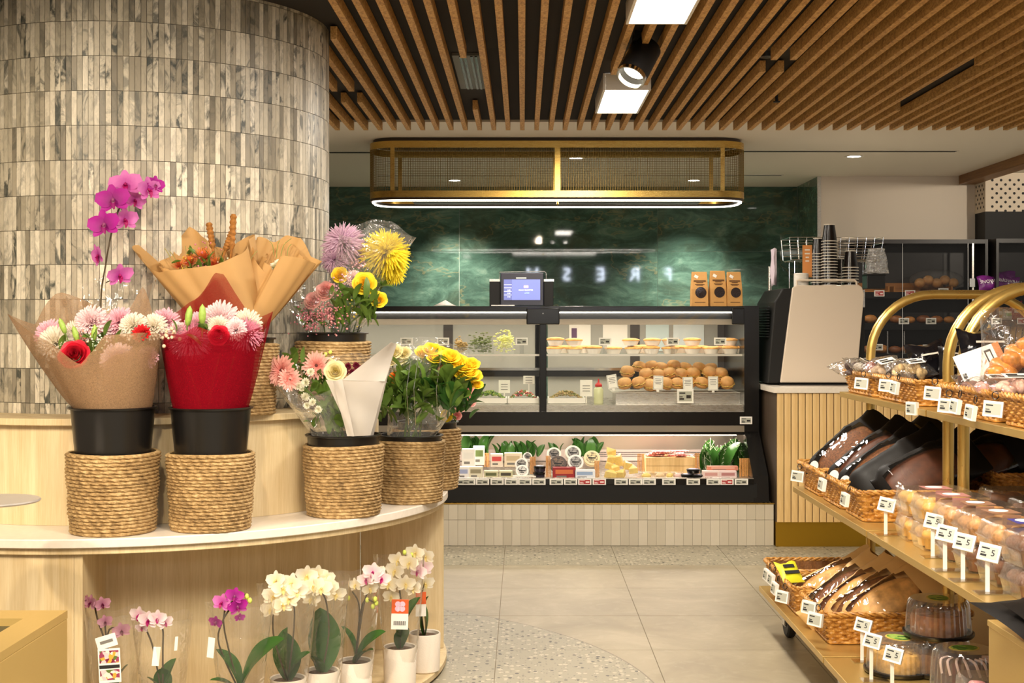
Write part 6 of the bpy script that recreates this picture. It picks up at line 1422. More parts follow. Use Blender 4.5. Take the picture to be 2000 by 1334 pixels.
t = thing('bagged_loaves', 'clear bag of pale rolls dimly seen on the cabinet top shelf', 'bread', (2.98, 9.57, SH1[0]+.0085))
for k in range(5): part('roll', MB().ell((-.12+k*.06, .03, .06+.02*(k % 2)), (.04, .04, .035), 10, 6), M_BROWN_B[3], t, smooth=60)
part('bag', MB().ell((0, .03, .08), (.2, .06, .08), 16, 8), clear('bag_film', (250,250,250), .16, .06, .05, .5, 40, .03), t, smooth=60)
# purple packs
M_PURPLE = plain('purple_film', (120,40,130), .25, var=.35, vscale=14)
def pillow(w_, h_, dpt, n=10, seed=0):
    r_ = random.Random(seed); rows = []
    for side in (1, -1):
        rs = []
        for j in range(n+1):
            v = j/n; row = []
            for i in range(n+1):
                u = i/n; e = (max(0, math.sin(PI*u))*max(0, math.sin(PI*v)))**.45
                row.append((w_*(u-.5)*(1-.06*math.sin(PI*v)), -side*dpt*.5*e*(1+.12*r_.uniform(-1, 1)), h_*v+.008*math.sin(7*u+seed)*(v > .9)))
            rs.append(row)
        rows.append(rs)
    m = MB(); m.grid(rows[0]); m.grid([list(reversed(r)) for r in rows[1]]); return m
for i, (px, py, d, w_, h_, rot) in enumerate(((1938, 570, 9.46, .19, .105, -.1), (1968, 568, 9.47, .17, .10, .15), (1958, 546, 9.54, .20, .14, 0.05))):
    p = P(px, py, d); t = thing('purple_pack', ['purple snack pack lying at the front left', 'purple snack pack at the front right', 'dark purple snack pack standing behind the other two'][i], 'snack pack', (p.x, p.y, SH2[0]+.001 if i < 2 else SH2[0]+.001), group='purple packs', rot=(-.25, rot, 0))
    part('pack', pillow(w_, h_, .07, 12, i), M_PURPLE, t, smooth=50)
    lettering(t, 'SNOWBALL', .034, (0, -.042, h_*.5), plain('pack_white', (236,226,236), .4))
for i, (px, rgb, wd, hh, lb) in enumerate(((1950, (214,170,80), .07, .09, 'yellow-orange pack on the middle shelf of the right cabinet'), (1968, (226,226,206), .08, .07, 'white and green pack on the middle shelf of the right cabinet'), (1985, (150,30,40), .09, .13, 'dark red pack on the middle shelf of the right cabinet'), (2004, (176,40,40), .1, .1, 'red pack cut by the picture edge in the right cabinet'))):
    p = P(px, 620, 9.46); t = thing('snack_pack', lb, 'snack pack', (p.x, 9.47, SH2[1]+.001)); part('pack', pillow(wd, hh, .05, 8, i+5), plain('snack_%d' % i, rgb, .35), t, smooth=50); part('label_patch', MB().box(-wd*.25, wd*.25, -.034, -.032, hh*.4, hh*.7), plain('snackp_%d' % i, (110,150,60) if i == 1 else (236,220,190), .5), t)
t = thing('finger_rolls', 'clear bag of yellow finger rolls in the right cabinet', 'bread', (P(1972, 690, 9.45).x, 9.50, SH2[2]+.001))
for k in range(7): part('finger_roll', MB().tube(smooth_path([(-.14+k*.045, 0, .02), (-.15+k*.045, -.02, .09), (-.13+k*.045, 0, .17)], 4), [.012]+[.019]*7+[.010], 8), plain('finger_yellow', (222,176,80), .5), t, smooth=60)
part('bag', pillow(.40, .19, .09, 10, 3), clear('bag_film', (250,250,250), .16, .06, .05, .5, 40, .03), t, smooth=60)
# ================================================================ brass bakery trolleys
TCX = 1.75; ZS = (.187, .594, .982); XS = (.965, 1.104, 1.295)
def trolley(y0, y1, label, off=(.085, .085)):
    t = thing('bakery_trolley', label, 'trolley', (TCX, (y0+y1)/2, 0), group='brass bakery trolleys'); hl = (y1-y0)/2
    for z, x0 in zip(ZS, XS):
        h = TCX-x0
        s_ = part('shelf', MB().box(-h, h, -hl, hl, z-.022, z), M_BRASS, t, bevel=.0015)
    for sy in (-1, 1):
        y = sy*(hl-off[0 if sy < 0 else 1]); r_ = .25; px_ = .35; top = 1.377; pts = [(-px_, y, ZS[0]+.0005), (-px_, y, ZS[1])]
        pts += [(-px_, y, ZS[2]), (-px_, y, top-r_)]
        arc = [(-px_+r_-r_*math.cos(a), y, top-r_+r_*math.sin(a)) for a in [math.radians(9*k) for k in range(1, 11)]]
        pts += arc+[(-x, y, z) for x, y_, z in [(p[0], p[1], p[2]) for p in reversed(arc)]]+[(px_, y, top-r_), (px_, y, ZS[2]), (px_, y, ZS[0]+.0005)]
        part('arch', MB().tube(pts, .0185, 16), brushed('tube_brass', (214,178,100), .30, (1, 1, 1), .85), t, smooth=50)
        for sx_ in (-1, 1):
            part('collar', MB().lathe([(.019, 0), (.023, 0), (.023, .012), (.019, .012)], 16, T(sx_*px_, y, ZS[1]+.0005)), brushed('tube_brass', (214,178,100), .30, (1, 1, 1), .85), t)
    for sx_ in (-1, 1):
        for sy in (-1, 1):
            c = part('caster', MB().lathe([(.028, -.016), (.060, -.018), (.068, -.012), (.068, .012), (.060, .018), (.028, .016)], 28, T(sx_*.68, sy*(hl-.10), .0685) @ R('Y', 90)), plain('rubber_black', (24,22,21), .6), t, smooth=40)
            part('hub', MB().lathe([(0, -.019), (.027, -.019), (.027, .019), (0, .019)], 20, T(sx_*.68, sy*(hl-.10), .0685) @ R('Y', 90)), M_STEEL, c, smooth=40)
            part('fork', MB().box(sx_*.68-.026, sx_*.68-.021, sy*(hl-.10)-.03, sy*(hl-.10)+.03, .05, .145).box(sx_*.68+.021, sx_*.68+.026, sy*(hl-.10)-.03, sy*(hl-.10)+.03, .05, .145).box(sx_*.68-.03, sx_*.68+.03, sy*(hl-.10)-.035, sy*(hl-.10)+.035, .1455, .1645), M_STEEL, c)
    return t
T1 = trolley(4.29, 5.45, 'far brass bakery trolley with bread bags in wicker baskets', (.095, .085))
T2 = trolley(3.13, 4.275, 'near brass bakery trolley with muffins and cakes', (.085, .042))
t = thing('brass_cabinet', 'plain brass cabinet cut by the lower right corner', 'cabinet', (1.077+.4, 2.55, 0))
part('body', MB().box(-.4, .4, -.5, .53, 0, .56), M_BRASS, t); part('top', MB().box(-.403, .403, -.503, .533, .5605, .575), M_BRASS, t, bevel=.002)

# ---- wicker baskets
def mat_wicker():
    n = NT('wicker_honey'); v = n.coord('Object'); a = n.noise(v, 60, 3); b_ = n.noise(v, 400, 2)
    f = n.math('ADD', n.math('MULTIPLY', a, .7), n.math('MULTIPLY', b_, .3))
    n.set(Base_Color=n.ramp(f, [(.34, lin((128,80,28))), (.5, lin((186,130,58))), (.66, lin((218,168,92)))]), Roughness=.42); return n.m
M_WICKER = mat_wicker()
def perim(w_, l_, r_, step):
    pts = []; seg = [((-w_+r_, -l_), (w_-r_, -l_)), ((w_, -l_+r_), (w_, l_-r_)), ((w_-r_, l_), (-w_+r_, l_)), ((-w_, l_-r_), (-w_, -l_+r_))]
    cs = [(w_-r_, -l_+r_, -90), (w_-r_, l_-r_, 0), (-w_+r_, l_-r_, 90), (-w_+r_, -l_+r_, 180)]
    for (a, b_), (cx, cy, a0) in zip(seg, cs):
        d = math.dist(a, b_); n_ = max(1, int(d/step))
        for k in range(n_): pts.append((a[0]+(b_[0]-a[0])*k/n_, a[1]+(b_[1]-a[1])*k/n_))
        for k in range(4): an = math.radians(a0+90*k/4); pts.append((cx+r_*math.cos(an), cy+r_*math.sin(an)))
    return pts
def wicker(w_, l_, h, label, loc, group='wicker baskets on the bakery trolleys'):
    """rectangular basket: half width, half length, height"""
    t = thing('wicker_basket', label, 'basket', loc, group=group)
    P0 = perim(w_, l_, .02, .0058); n = len(P0); rows = []; strands = max(6, int(h/.0108)); S_ = []; acc = 0
    for i in range(n): S_.append(acc); acc += math.dist(P0[i], P0[(i+1) % n])
    stk = .026
    for j in range(strands*3+1):
        c = min(j//3, strands-1); tt = (j-3*c)/3; z = .004+(h-.012)*j/(strands*3); sc_ = .90+.10*j/(strands*3)
        row = []
        for i in range(n):
            x, y = P0[i]; L_ = math.hypot(x/w_, y/l_) or 1
            ax = math.copysign(max(0, abs(x)-(w_-.03))/.03, x); ay = math.copysign(max(0, abs(y)-(l_-.03))/.03, y); q = math.hypot(ax, ay) or 1
            off = (.0055*math.sin(PI*S_[i]/stk+PI*(c % 2))+.001)*(.35+.65*math.sin(PI*tt))-.0022*(1-math.sin(PI*tt))
            row.append((x*sc_+ax/q*off, y*sc_+ay/q*off, z))
        rows.append(row)
    part('weave', MB().grid(rows, True), M_WICKER, t, smooth=60)
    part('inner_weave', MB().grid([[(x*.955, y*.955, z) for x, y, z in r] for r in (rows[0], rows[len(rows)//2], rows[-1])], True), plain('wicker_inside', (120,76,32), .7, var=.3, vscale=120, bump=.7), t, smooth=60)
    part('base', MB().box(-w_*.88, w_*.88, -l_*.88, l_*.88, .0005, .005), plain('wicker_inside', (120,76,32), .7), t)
    rim = MB()
    for ph in (0, TAU/3, 2*TAU/3):
        rim.tube([(x*1.0+.0055*math.cos(S_[i]/.0125+ph)*(1 if abs(x) > w_-.03 else 0), y+.0055*math.cos(S_[i]/.0125+ph)*(1 if abs(x) <= w_-.03 else 0), h-.004+.0055*math.sin(S_[i]/.0125+ph)) for i, (x, y) in enumerate(P0)], .0048, 6, True)
    part('braided_rim', rim, M_WICKER, t, smooth=60)
    ft = MB().tube([(x*.905, y*.905, .006) for x, y in P0[::2]], .0055, 6, True); part('foot_rim', ft, M_WICKER, t, smooth=60)
    return t
def bsk(x0, x1, y0, y1, z, h, label): return wicker((x1-x0)/2, (y1-y0)/2, h, label, ((x0+x1)/2, (y0+y1)/2, z+.0005))
bsk(.985, 1.46, 5.16, 5.43, ZS[0], .115, 'wicker basket at the far end of the bottom shelf, nearly empty')
bsk(.985, 1.46, 4.86, 5.13, ZS[0], .11, 'wicker basket on the bottom shelf, second from the far end')
bsk(1.0, 1.50, 4.43, 4.80, ZS[0], .108, 'wicker basket nearest the cakes on the bottom shelf, full of kraft bread bags')
bsk(1.12, 1.58, 5.10, 5.43, ZS[1], .108, 'wicker basket at the far end of the middle shelf with dark bread bags')
bsk(1.12, 1.58, 4.745, 5.085, ZS[1], .106, 'wicker basket in the middle of the middle shelf')
bsk(1.12, 1.60, 4.45, 4.725, ZS[1], .104, 'wicker basket nearest the muffins on the middle shelf')
bsk(1.62, 2.02, 4.55, 4.95, ZS[1], .15, 'dark wicker basket behind the brass posts on the middle shelf')
bsk(1.305, 1.66, 4.99, 5.43, ZS[2], .088, 'wicker basket at the far end of the top shelf with cookie bags')
bsk(1.305, 1.66, 4.42, 4.97, ZS[2], .088, 'wicker basket on the top shelf just before the paired brass arches')
bsk(1.305, 1.66, 3.70, 4.205, ZS[2], .088, 'wicker basket on the top shelf just after the paired brass arches')
bsk(1.305, 1.66, 3.18, 3.67, ZS[2], .088, 'wicker basket on the top shelf at the right edge of the picture')

# ---- bread pouches
def orient(a, n_):
    x = Vector(a).normalized(); z = Vector(n_); z = (z-x*z.dot(x)).normalized(); y = z.cross(x)
    return Matrix((x, y, z)).transposed().to_euler()
def pouch_parts(L, W, H, win=(25, 155), seed=0, t0=.08, t1=.78):
    r_ = random.Random(seed); nt, nphi = 22, 28; pa = MB(); fi = MB()
    pts = []
    for j in range(nt+1):
        t = j/nt
        fw = math.sin(PI/2*min(1, t/.16))**.5*(1 if t < .8 else 1+.10*(t-.8)/.2); fh = math.sin(PI/2*min(1, t/.22))**.6*(1 if t < .62 else max(.05, 1-((t-.62)/.38)**1.1))
        if j == 0: fw, fh = .75, .10
        row = []
        for i in range(nphi):
            ph = TAU*i/nphi; wr_ = 1+.05*math.sin(5*t*PI+3*ph+seed)*(t > .6)+.02*r_.uniform(-1, 1)
            cy = math.copysign(abs(math.cos(ph))**.7, math.cos(ph)); cz = math.copysign(abs(math.sin(ph))**.8, math.sin(ph))
            row.append((L*(t-.5)+.006*math.sin(4*ph+seed)*(j == nt), W/2*fw*cy*wr_, H/2*fh*cz*wr_))
        pts.append(row)
    for mb in (pa, fi): mb.v = [tuple(p) for r in pts for p in r]
    for j in range(nt):
        for i in range(nphi):
            q = (j*nphi+i, j*nphi+(i+1) % nphi, (j+1)*nphi+(i+1) % nphi, (j+1)*nphi+i); ph = 360*(i+.5)/nphi; t = (j+.5)/nt
            curve = 10*math.sin(PI*(t-t0)/(t1-t0)) if t0 < t < t1 else 0
            (fi if (t0 < t < t1 and win[0]-curve < ph < win[1]+curve) else pa).f.append(q)
    pa.f.append(tuple(range(nphi-1, -1, -1))); pa.f.append(tuple(nt*nphi+i for i in range(nphi)))
    br = MB().ell((-L*.06, 0, 0), (L*.40, W*.44, H*.42), 20, 10)
    return pa, fi, br
M_FILM = clear('bread_film', (252,250,248), .2, .05, .04, .4, 12, .008)
M_KRAFT_BAG = plain('bread_kraft', (212,170,108), .55, var=.08, vscale=10); M_BLACK_BAG = plain('bread_black_paper', (20,17,15), .5, spec=.25)
M_CRUSTS = [plain('bread_brown', (84,42,18), .5, var=.4, vscale=26, bump=.3), plain('bread_seeded', (110,66,32), .6, var=.6, vscale=120, bump=.5), plain('bread_pale', (214,164,96), .55, var=.35, vscale=30, bump=.3)]
PM = {}
def bread_bag(pos, a, n_, L, W, H, paper, crust, label, win=(25, 155), seed=0):
    key = (L, W, H, win, seed)
    if key not in PM:
        pa, fi, br = pouch_parts(L, W, H, win, seed); PM[key] = (pa.mesh('paper', 50), fi.mesh('window_film', 50), br.mesh('loaf', 60))
    t = thing('bread_bag', label, 'bread bag', pos, group='bagged loaves', rot=orient(a, n_))
    for nm, me, mt in zip(('paper', 'window_film', 'loaf'), PM[key], (paper, M_FILM, crust)):
        me2 = me if (me.materials and me.materials[0] == mt) or not me.materials else me.copy()
        if me2.materials and me2.materials[0] != mt: me2.materials.clear()
        link(nm, me2, mt, t)
    return t
ord_ = lambda px, py, d: P(px, py, d)
# bottom shelf, kraft bags
for i, (px, py, d, a, n_, lb) in enumerate((
    (1632, 1138, 5.0, (.85, .05, .42), (-.25, -.75, .62), 'kraft bread bag lying alone in the second bottom basket'),
    (1650, 1157, 4.72, (.78, .15, .55), (-.45, -.7, .5), 'kraft bread bag leaning leftmost in the near bottom basket'),
    (1680, 1163, 4.66, (.78, .12, .55), (-.45, -.7, .5), 'kraft bread bag, second from left in the near bottom basket'),
    (1708, 1168, 4.60, (.80, .10, .52), (-.45, -.7, .5), 'kraft bread bag, third from left in the near bottom basket'),
    (1738, 1172, 4.55, (.82, .10, .48), (-.4, -.72, .5), 'kraft bread bag, fourth from left in the near bottom basket'),
    (1768, 1168, 4.62, (.82, .10, .45), (-.4, -.72, .5), 'kraft bread bag, rightmost in the near bottom basket'))):
    bread_bag(ord_(px, py, d), a, n_, .36, .15, .075, M_KRAFT_BAG, M_CRUSTS[2 if i % 2 == 0 else 1], lb, (50, 150), i % 3)
t = thing('yellow_bag', 'small bright yellow printed bag in the second bottom basket', 'snack pack', P(1552, 1138, 5.0), rot=(-.9, 0, .3)); part('bag', pillow(.09, .1, .03, 8, 2), plain('bag_yellow', (214,210,40), .4), t, smooth=50)
part('bag_print', MB().box(-.03, .03, -.019, -.0175, .03, .045).box(-.025, .02, -.019, -.0175, .06, .075), M_INK, t)
# middle shelf, black bags
for i, (px, py, d, a, n_, L, lb, cr) in enumerate((
    (1654, 884, 5.26, (.72, .12, .62), (-.5, -.55, .65), .40, 'black bread bag with a long clear window, leftmost on the middle shelf', 1),
    (1700, 903, 5.04, (.76, .12, .58), (-.48, -.6, .6), .42, 'black bread bag, second from the left on the middle shelf', 0),
    (1722, 918, 4.88, (.78, .1, .55), (-.45, -.65, .55), .40, 'black bread bag, third from the left on the middle shelf', 1),
    (1752, 925, 4.72, (.82, .1, .50), (-.35, -.8, .45), .42, 'black bread bag in front with a seeded loaf showing at its upper edge', 1),
    (1805, 928, 4.60, (.86, .1, .40), (-.3, -.8, .5), .40, 'black bread bag just left of the brass posts', 0),
    (1862, 915, 4.85, (.86, .15, .38), (-.3, -.8, .5), .42, 'black bread bag seen between and behind the brass posts', 0),
    (1905, 915, 4.78, (.88, .1, .35), (-.2, -.8, .55), .42, 'black bread bag right of the brass posts', 0),
    (1760, 885, 5.25, (.8, .2, .5), (-.4, -.6, .6), .40, 'black bread bag at the back behind the others', 0))):
    bb_ = bread_bag(ord_(px+8, py-7, d), a, n_, L*.95, .18, .105, M_BLACK_BAG, M_CRUSTS[cr], lb, (62, 168) if i != 3 else (120, 172), 3+i % 3)
    if i < 3: part('sticker', MB().lathe([(0, 0), (.022, 0), (.022, .0008), (0, .001)], 24, None, False, False), M_WHITE_PL, bb_, loc=(-L*.40, .02, .047), rot=(0, -.5, 0))
# top shelf, cookie bags
def lie(a, n_):
    x = Vector(a).normalized(); f = Vector(n_); f = (f-x*f.dot(x)).normalized(); z = x.cross(-f)
    return Matrix((x, -f, z)).transposed().to_euler()
def goodie(pos, a, n_, w_, h_, dep, rgb, label, pieces=6, lab=None, seed=0, film=None, psize=.022):
    t = thing('treat_bag', label, 'food bag', pos, group='clear treat bags on the top shelf', rot=lie(a, n_)); r_ = random.Random(seed+50)
    pc = MB()
    for k in range(pieces):
        o = MB().ell((0, 0, 0), (psize*r_.uniform(.8, 1.2), psize*r_.uniform(.7, 1.1), psize*.55), 10, 6)
        part('treat', o, plain('treat_%d_%d_%d' % rgb, rgb, .5, var=.4, vscale=50, bump=.4), t, smooth=60, loc=(r_.uniform(-.32, .32)*w_, r_.uniform(-.1, .1)*dep, h_*r_.uniform(.12, .62)), rot=(r_.uniform(0, 3), r_.uniform(0, 3), 0))
    part('film', pillow(w_, h_, dep, 12, seed), film or M_FILM2, t, smooth=35)
    if lab: part('label_sticker', MB().box(-w_*.22, w_*.22, -dep*.5-.004, -dep*.5-.003, h_*.3, h_*.6), lab, t); part('label_print', MB().box(-w_*.16, w_*.16, -dep*.5-.0055, -dep*.5-.0045, h_*.36, h_*.42).box(-w_*.16, w_*.05, -dep*.5-.0055, -dep*.5-.0045, h_*.47, h_*.52), M_INK, t)
    return t
M_FILM2 = clear('treat_film', (252,252,252), .22, .05, .05, .9, 20, .02)
M_TRAYW2 = plain('tray_white', (222,216,206), .4)
up_ = (-.45, -.55, .75)
RB = lambda px, py, d, *r: goodie(P(px, py-9, d), *r)
goods = [
 (1682, 735, 5.25, (1, .3, .25), (-.3, -.35, .9), .15, .13, .06, (60,34,26), 'clear bag of dark chocolate pieces at the far left of the top shelf', 9, None, 1),
 (1704, 738, 5.12, (1, .3, -.3), (-.2, -.3, .9), .13, .14, .055, (196,186,172), 'clear bag with a white tray at the far end of the top shelf', 7, M_TRAYW2, 2),
 (1728, 736, 5.05, (1, -.2, .3), (-.1, -.3, .9), .14, .13, .055, (150,70,56), 'clear bag with red sweets on the top shelf', 7, None, 3),
 (1748, 742, 4.92, (1, .3, .2), (0, -.4, .9), .16, .13, .06, (176,150,120), 'clear bag of pale biscuits in the far half of the top shelf', 7, M_CARD, 4),
 (1775, 745, 4.75, (1, -.2, 0), (0, -.35, .9), .16, .12, .065, (206,180,130), 'clear bag of pale nougat pieces on the top shelf', 7, None, 5),
 (1800, 744, 4.62, (1, .2, .1), (.1, -.4, .9), .14, .12, .06, (190,160,110), 'clear bag of cream biscuits just left of the paired arches', 6, M_CARD, 6),
 (1948, 752, 4.1, (1, .2, .1), (-.1, -.4, .9), .15, .13, .06, (110,70,40), 'clear bag of brown slices right of the paired arches', 7, None, 7),
 (1925, 770, 3.95, (1, -.1, 0), (-.1, -.3, .9), .16, .11, .055, (120,80,66), 'clear flat bag in the near top basket', 7, None, 8),
 (1962, 776, 3.75, (1, .1, 0), (0, -.3, .9), .15, .11, .055, (206,150,140), 'clear pack of pink and white slices in the near top basket', 7, M_TRAYW2, 9),
 (1995, 776, 3.6, (1, .1, 0), (0, -.3, .9), .15, .11, .055, (214,170,150), 'clear pack of pink and white slices cut by the picture edge', 7, M_TRAYW2, 10)]
for g_ in goods: RB(*g_)
for i, (px, py, d, s_, lb) in enumerate(((1828, 745, 4.68, .15, 'black shiny bag standing left of the paired brass arches'), (1930, 735, 4.12, .16, 'black crinkled bag behind the white label card'), (1868, 742, 4.55, .13, 'black and white crinkled bag seen between the paired arches'))):
    t = thing('black_bag', lb, 'food bag', P(px, py+4, d), rot=(-.35, .15*(i-1), .2)); part('bag', pillow(s_, s_, .09, 14, 20+i), plain('shiny_black_film', (18,17,20), .14), t, smooth=25)
    part('band_print', MB().box(-s_*.3, s_*.3, -.052, -.0505, s_*.62, s_*.66), M_RIM, t)
t = thing('label_box', 'bread pack with a white label sleeve with orange edge on the near top basket', 'bread pack', P(1928, 750, 4.0), rot=(-.5, -.35, -.15)); part('bread', MB().ell((0, .03, .05), (.07, .035, .05), 14, 8), M_CRUSTS[0], t, smooth=60)
part('label_sleeve', MB().box(-.06, .06, -.012, -.008, 0, .115), M_CARD, t); part('orange_edge', MB().box(.0605, .08, -.012, .06, 0, .115), plain('edge_orange', (196,120,60), .6), t); part('side_print', MB().box(.03, .05, -.0135, -.0125, .01, .10), M_INK, t); part('side_text', MB().box(.034, .046, -.0145, -.0138, .018, .05).box(.034, .046, -.0145, -.0138, .055, .092), M_CARD, t); part('corner_print', MB().box(-.056, -.044, -.0135, -.0125, .005, .05), M_INK, t)
t = thing('plaited_loaf', 'big golden plaited loaf in clear film at the right edge of the top shelf', 'bread', P(1992, 765, 3.9))
for k in range(7): part('plait', MB().ell((0, 0, 0), (.035, .06, .03), 12, 7), plain('brioche', (196,126,52), .35, var=.35, vscale=60, bump=.3), t, smooth=60, loc=(-.07+.022*k, 0, .045+.02*k if k < 5 else .12-.01*(k-5)), rot=(.4*(1 if k % 2 else -1), .5, .4*(1 if k % 2 else -1)))
part('film', pillow(.24, .24, .14, 12, 31), M_FILM2, t, smooth=40)

# ---- muffins in clear clamshells
M_CLAM = clear('clamshell', (250,250,248), .22, .05, .06, .15, 200, .02)
M_MUFF = [plain('muffin_yellow', (222,170,84), .6, var=.2, vscale=40, bump=.3), plain('muffin_choc', (120,74,42), .6, var=.35, vscale=60, bump=.4), plain('muffin_berry', (196,140,80), .6, var=.45, vscale=70, bump=.4)]
muff_me = []
for m_ in M_MUFF:
    a = MB().lathe([(0, 0), (.022, 0), (.028, .032), (.033, .038), (.032, .048), (.022, .058), (0, .061)], 16, None, False, False).mesh('muffin', 50); a.materials.append(m_); muff_me.append(a)
def ribbed_box(w_, l_, h):
    m = MB(); rows = []; pr = perim(w_, l_, .018, .006)
    for z, s_ in ((0, .93), (h*.45, 1.0), (h*.48, 1.04), (h*.52, 1.04), (h*.55, 1.0), (h*.94, .92), (h, .88)): rows.append([(x*s_*(1+(.012 if i % 2 else 0)*(0 < z < h)), y*s_*(1+(.012 if i % 2 else 0)*(0 < z < h)), z) for i, (x, y) in enumerate(pr)])
    m.grid(rows, True); n = len(pr); m.f.append(tuple((len(rows)-1)*n+i for i in range(n))); m.f.append(tuple(range(n-1, -1, -1))); return m
clam_me = ribbed_box(.105, .072, .078).mesh('clamshell', 30); clam_me.materials.append(M_CLAM)
def clam(x, y, z, kind, label, lid=None, rz=0):
    t = thing('muffin_pack', label, 'muffin pack', (x, y, z), rz, group='clear muffin packs'); link('clamshell', clam_me, None, t)
    for i in range(3):
        for j in range(2): link('muffin', muff_me[kind], None, t, loc=(-.065+.065*i, -.034+.068*j, .003), rot=(0, 0, rn.uniform(0, 6)), scale=rn.uniform(.92, 1.04))
    if lid is not None:
        l_ = part('lid_label', MB().box(-.035, .045, -.045, .035, .0785, .0795), lid, t); part('label_front', MB().box(-.02, .03, -.0755, -.0745, .035, .0785), lid, t); part('label_motif', MB().lathe([(0, .08), (.026, .08), (.026, .0805), (0, .081)], 16, None, False, False), M_CARD, t)
M_LID_PK = plain('label_pink', (176,120,112), .5); M_LID_BL = plain('label_blue', (66,64,140), .5); M_LID_CR = plain('label_cream', (150,110,84), .5)
clams = [(1.27, 4.12, 0, 0, M_LID_PK, 'far stack by the wicker basket'), (1.27, 3.95, 0, 0, M_LID_PK, 'second stack from the wicker basket'), (1.28, 3.77, 0, 2, M_LID_CR, 'third stack from the wicker basket'), (1.285, 3.60, 0, 2, M_LID_CR, 'fourth stack from the wicker basket'), (1.29, 3.42, 0, 2, M_LID_BL, 'stack with the blue label'), (1.29, 3.25, 0, 1, None, 'nearest stack by the brass cabinet')]
for x, y, _, kd, lid, lb in clams:
    for lv in range(2): clam(x, y, ZS[1]+.001+lv*.0792, kd if lv else (kd if kd != 2 else 1), '%s muffin pack of the %s' % (('lower', 'upper')[lv], lb), lid if lv else None, rn.uniform(-.06, .06))
for x, y, kd, lb in ((1.52, 4.1, 1, 'chocolate muffin pack behind the brass posts'), (1.52, 3.85, 1, 'chocolate muffin pack in the second row'), (1.53, 3.6, 2, 'berry muffin pack in the second row')): 
    for lv in range(2): clam(x, y, ZS[1]+.001+lv*.0792, kd, ('lower ' if lv == 0 else 'upper ')+lb)
t = thing('label_cube', 'white printed ingredient label box on the muffin packs behind', 'label box', (1.525, 3.84, ZS[1]+.161)); part('box', MB().box(-.045, .045, -.03, .03, 0, .05), M_CARD, t)
for k in range(5): part('text_line', MB().box(-.036, .036, -.0312, -.0304, .008+k*.008, .011+k*.008), plain('print_grey', (120,116,110), .7), t)

# ---- cakes under ribbed domes
M_DOME = clear('cake_dome', (246,244,242), .34, .05, .08, 0, 30, .06)
def dome(r_, h, label, pos, cake_rgb, rot=0, drizzle=False, sticker=True, ch=.6):
    t = thing('domed_cake', label, 'cake', pos, rot, group='cakes under clear domes'); n = 72
    rows = []
    for z, s_ in ((.012, 1.0), (h*.80, .93), (h*.92, .90), (h*.97, .86)): rows.append([((r_*s_*(1-.035*(i % 2)))*math.cos(TAU*i/n), (r_*s_*(1-.035*(i % 2)))*math.sin(TAU*i/n), z) for i in range(n)])
    rows.append([(r_*.82*math.cos(TAU*i/n), r_*.82*math.sin(TAU*i/n), h) for i in range(n)]); rows.append([(r_*.3*math.cos(TAU*i/n), r_*.3*math.sin(TAU*i/n), h) for i in range(n)])
    m = MB().grid(rows, True); m.f.append(tuple(5*n+i for i in range(n))); part('dome', m, M_DOME, t, smooth=35)
    part('base_plate', MB().lathe([(0, 0), (r_*1.02, 0), (r_*1.07, .006), (r_*1.07, .013), (r_*1.02, .013), (r_*1.0, .008), (0, .008)], 48, None, False, False), M_BLACK_PL, t, smooth=40)
    rows = []; rr_ = r_*.84
    for z, s_ in ((.009, .96), (h*ch*.25, 1.0), (h*ch*.75, 1.0), (h*ch, .93)): rows.append((rr_*s_, z))
    part('cake', MB().lathe([(0, .0085)]+rows+[(rr_*.5, h*ch+.006), (0, h*ch+.004)], 40, None, False, False), plain('cake_%d_%d_%d' % cake_rgb, cake_rgb, .5, var=.3, vscale=50, bump=.3), t, smooth=50)
    if drizzle:
        for k in range(9):
            a = -PI+k*.34; dz = part('icing_drip', MB().tube(smooth_path([(rr_*.6*math.cos(a), rr_*.6*math.sin(a), h*ch+.008), (rr_*.95*math.cos(a+.1), rr_*.95*math.sin(a+.1), h*ch+.002), (rr_*1.01*math.cos(a+.25), rr_*1.01*math.sin(a+.25), h*ch*.72)], 4), .004, 6), plain('icing', (232,206,196), .35), t, smooth=60)
    else:
        for k in range(14):
            part('topping', MB().ell((0, 0, 0), (.02, .008, .006), 8, 5), plain('top_%d' % cake_rgb[0], tuple(int(v*.8) for v in cake_rgb), .5), t, smooth=60, loc=(rn.uniform(-.6, .6)*rr_, rn.uniform(-.6, .6)*rr_, h*ch+.006), rot=(0, 0, rn.uniform(0, 3)))
    if sticker:
        s_ = part('sticker', MB().lathe([(0, h+.0006), (r_*.42, h+.0006), (r_*.42, h+.0012), (0, h+.0014)], 32, S(1.1, .85, 1), False, False), plain('sticker_rim', (214,190,90), .4), t); part('sticker_face', MB().lathe([(0, h+.0018), (r_*.37, h+.0018), (r_*.37, h+.0022), (0, h+.0024)], 32, S(1.1, .82, 1), False, False), mat_print('sticker_green', [(96,140,40), (120,166,60), (60,110,40), (150,176,80)], 60), s_)
zb = ZS[0]+.001
dome(.100, .113, 'domed cake at the bottom of the two-high stack', (1.275, 4.09, zb), (150,100,50), .4)
dome(.100, .113, 'domed brown cake on top of the two-high stack', (1.275, 4.09, zb+.1155), (176,112,58), 1.4)
dome(.098, .105, 'domed pale yellow cake left of the two-high stack', (1.155, 4.10, zb), (222,176,92), 2.0)
dome(.096, .148, 'domed chocolate cake with white icing drips at the bottom right', (1.255, 3.79, zb), (84,52,38), .2, True, ch=.8)
dome(.098, .11, 'domed cake half hidden behind the brass cabinet', (1.50, 3.85, zb), (120,60,50), .2)
t = thing('cupcake_tub', 'clear tub of pink iced cakes at the bottom edge', 'cake pack', (1.235, 3.47, zb))
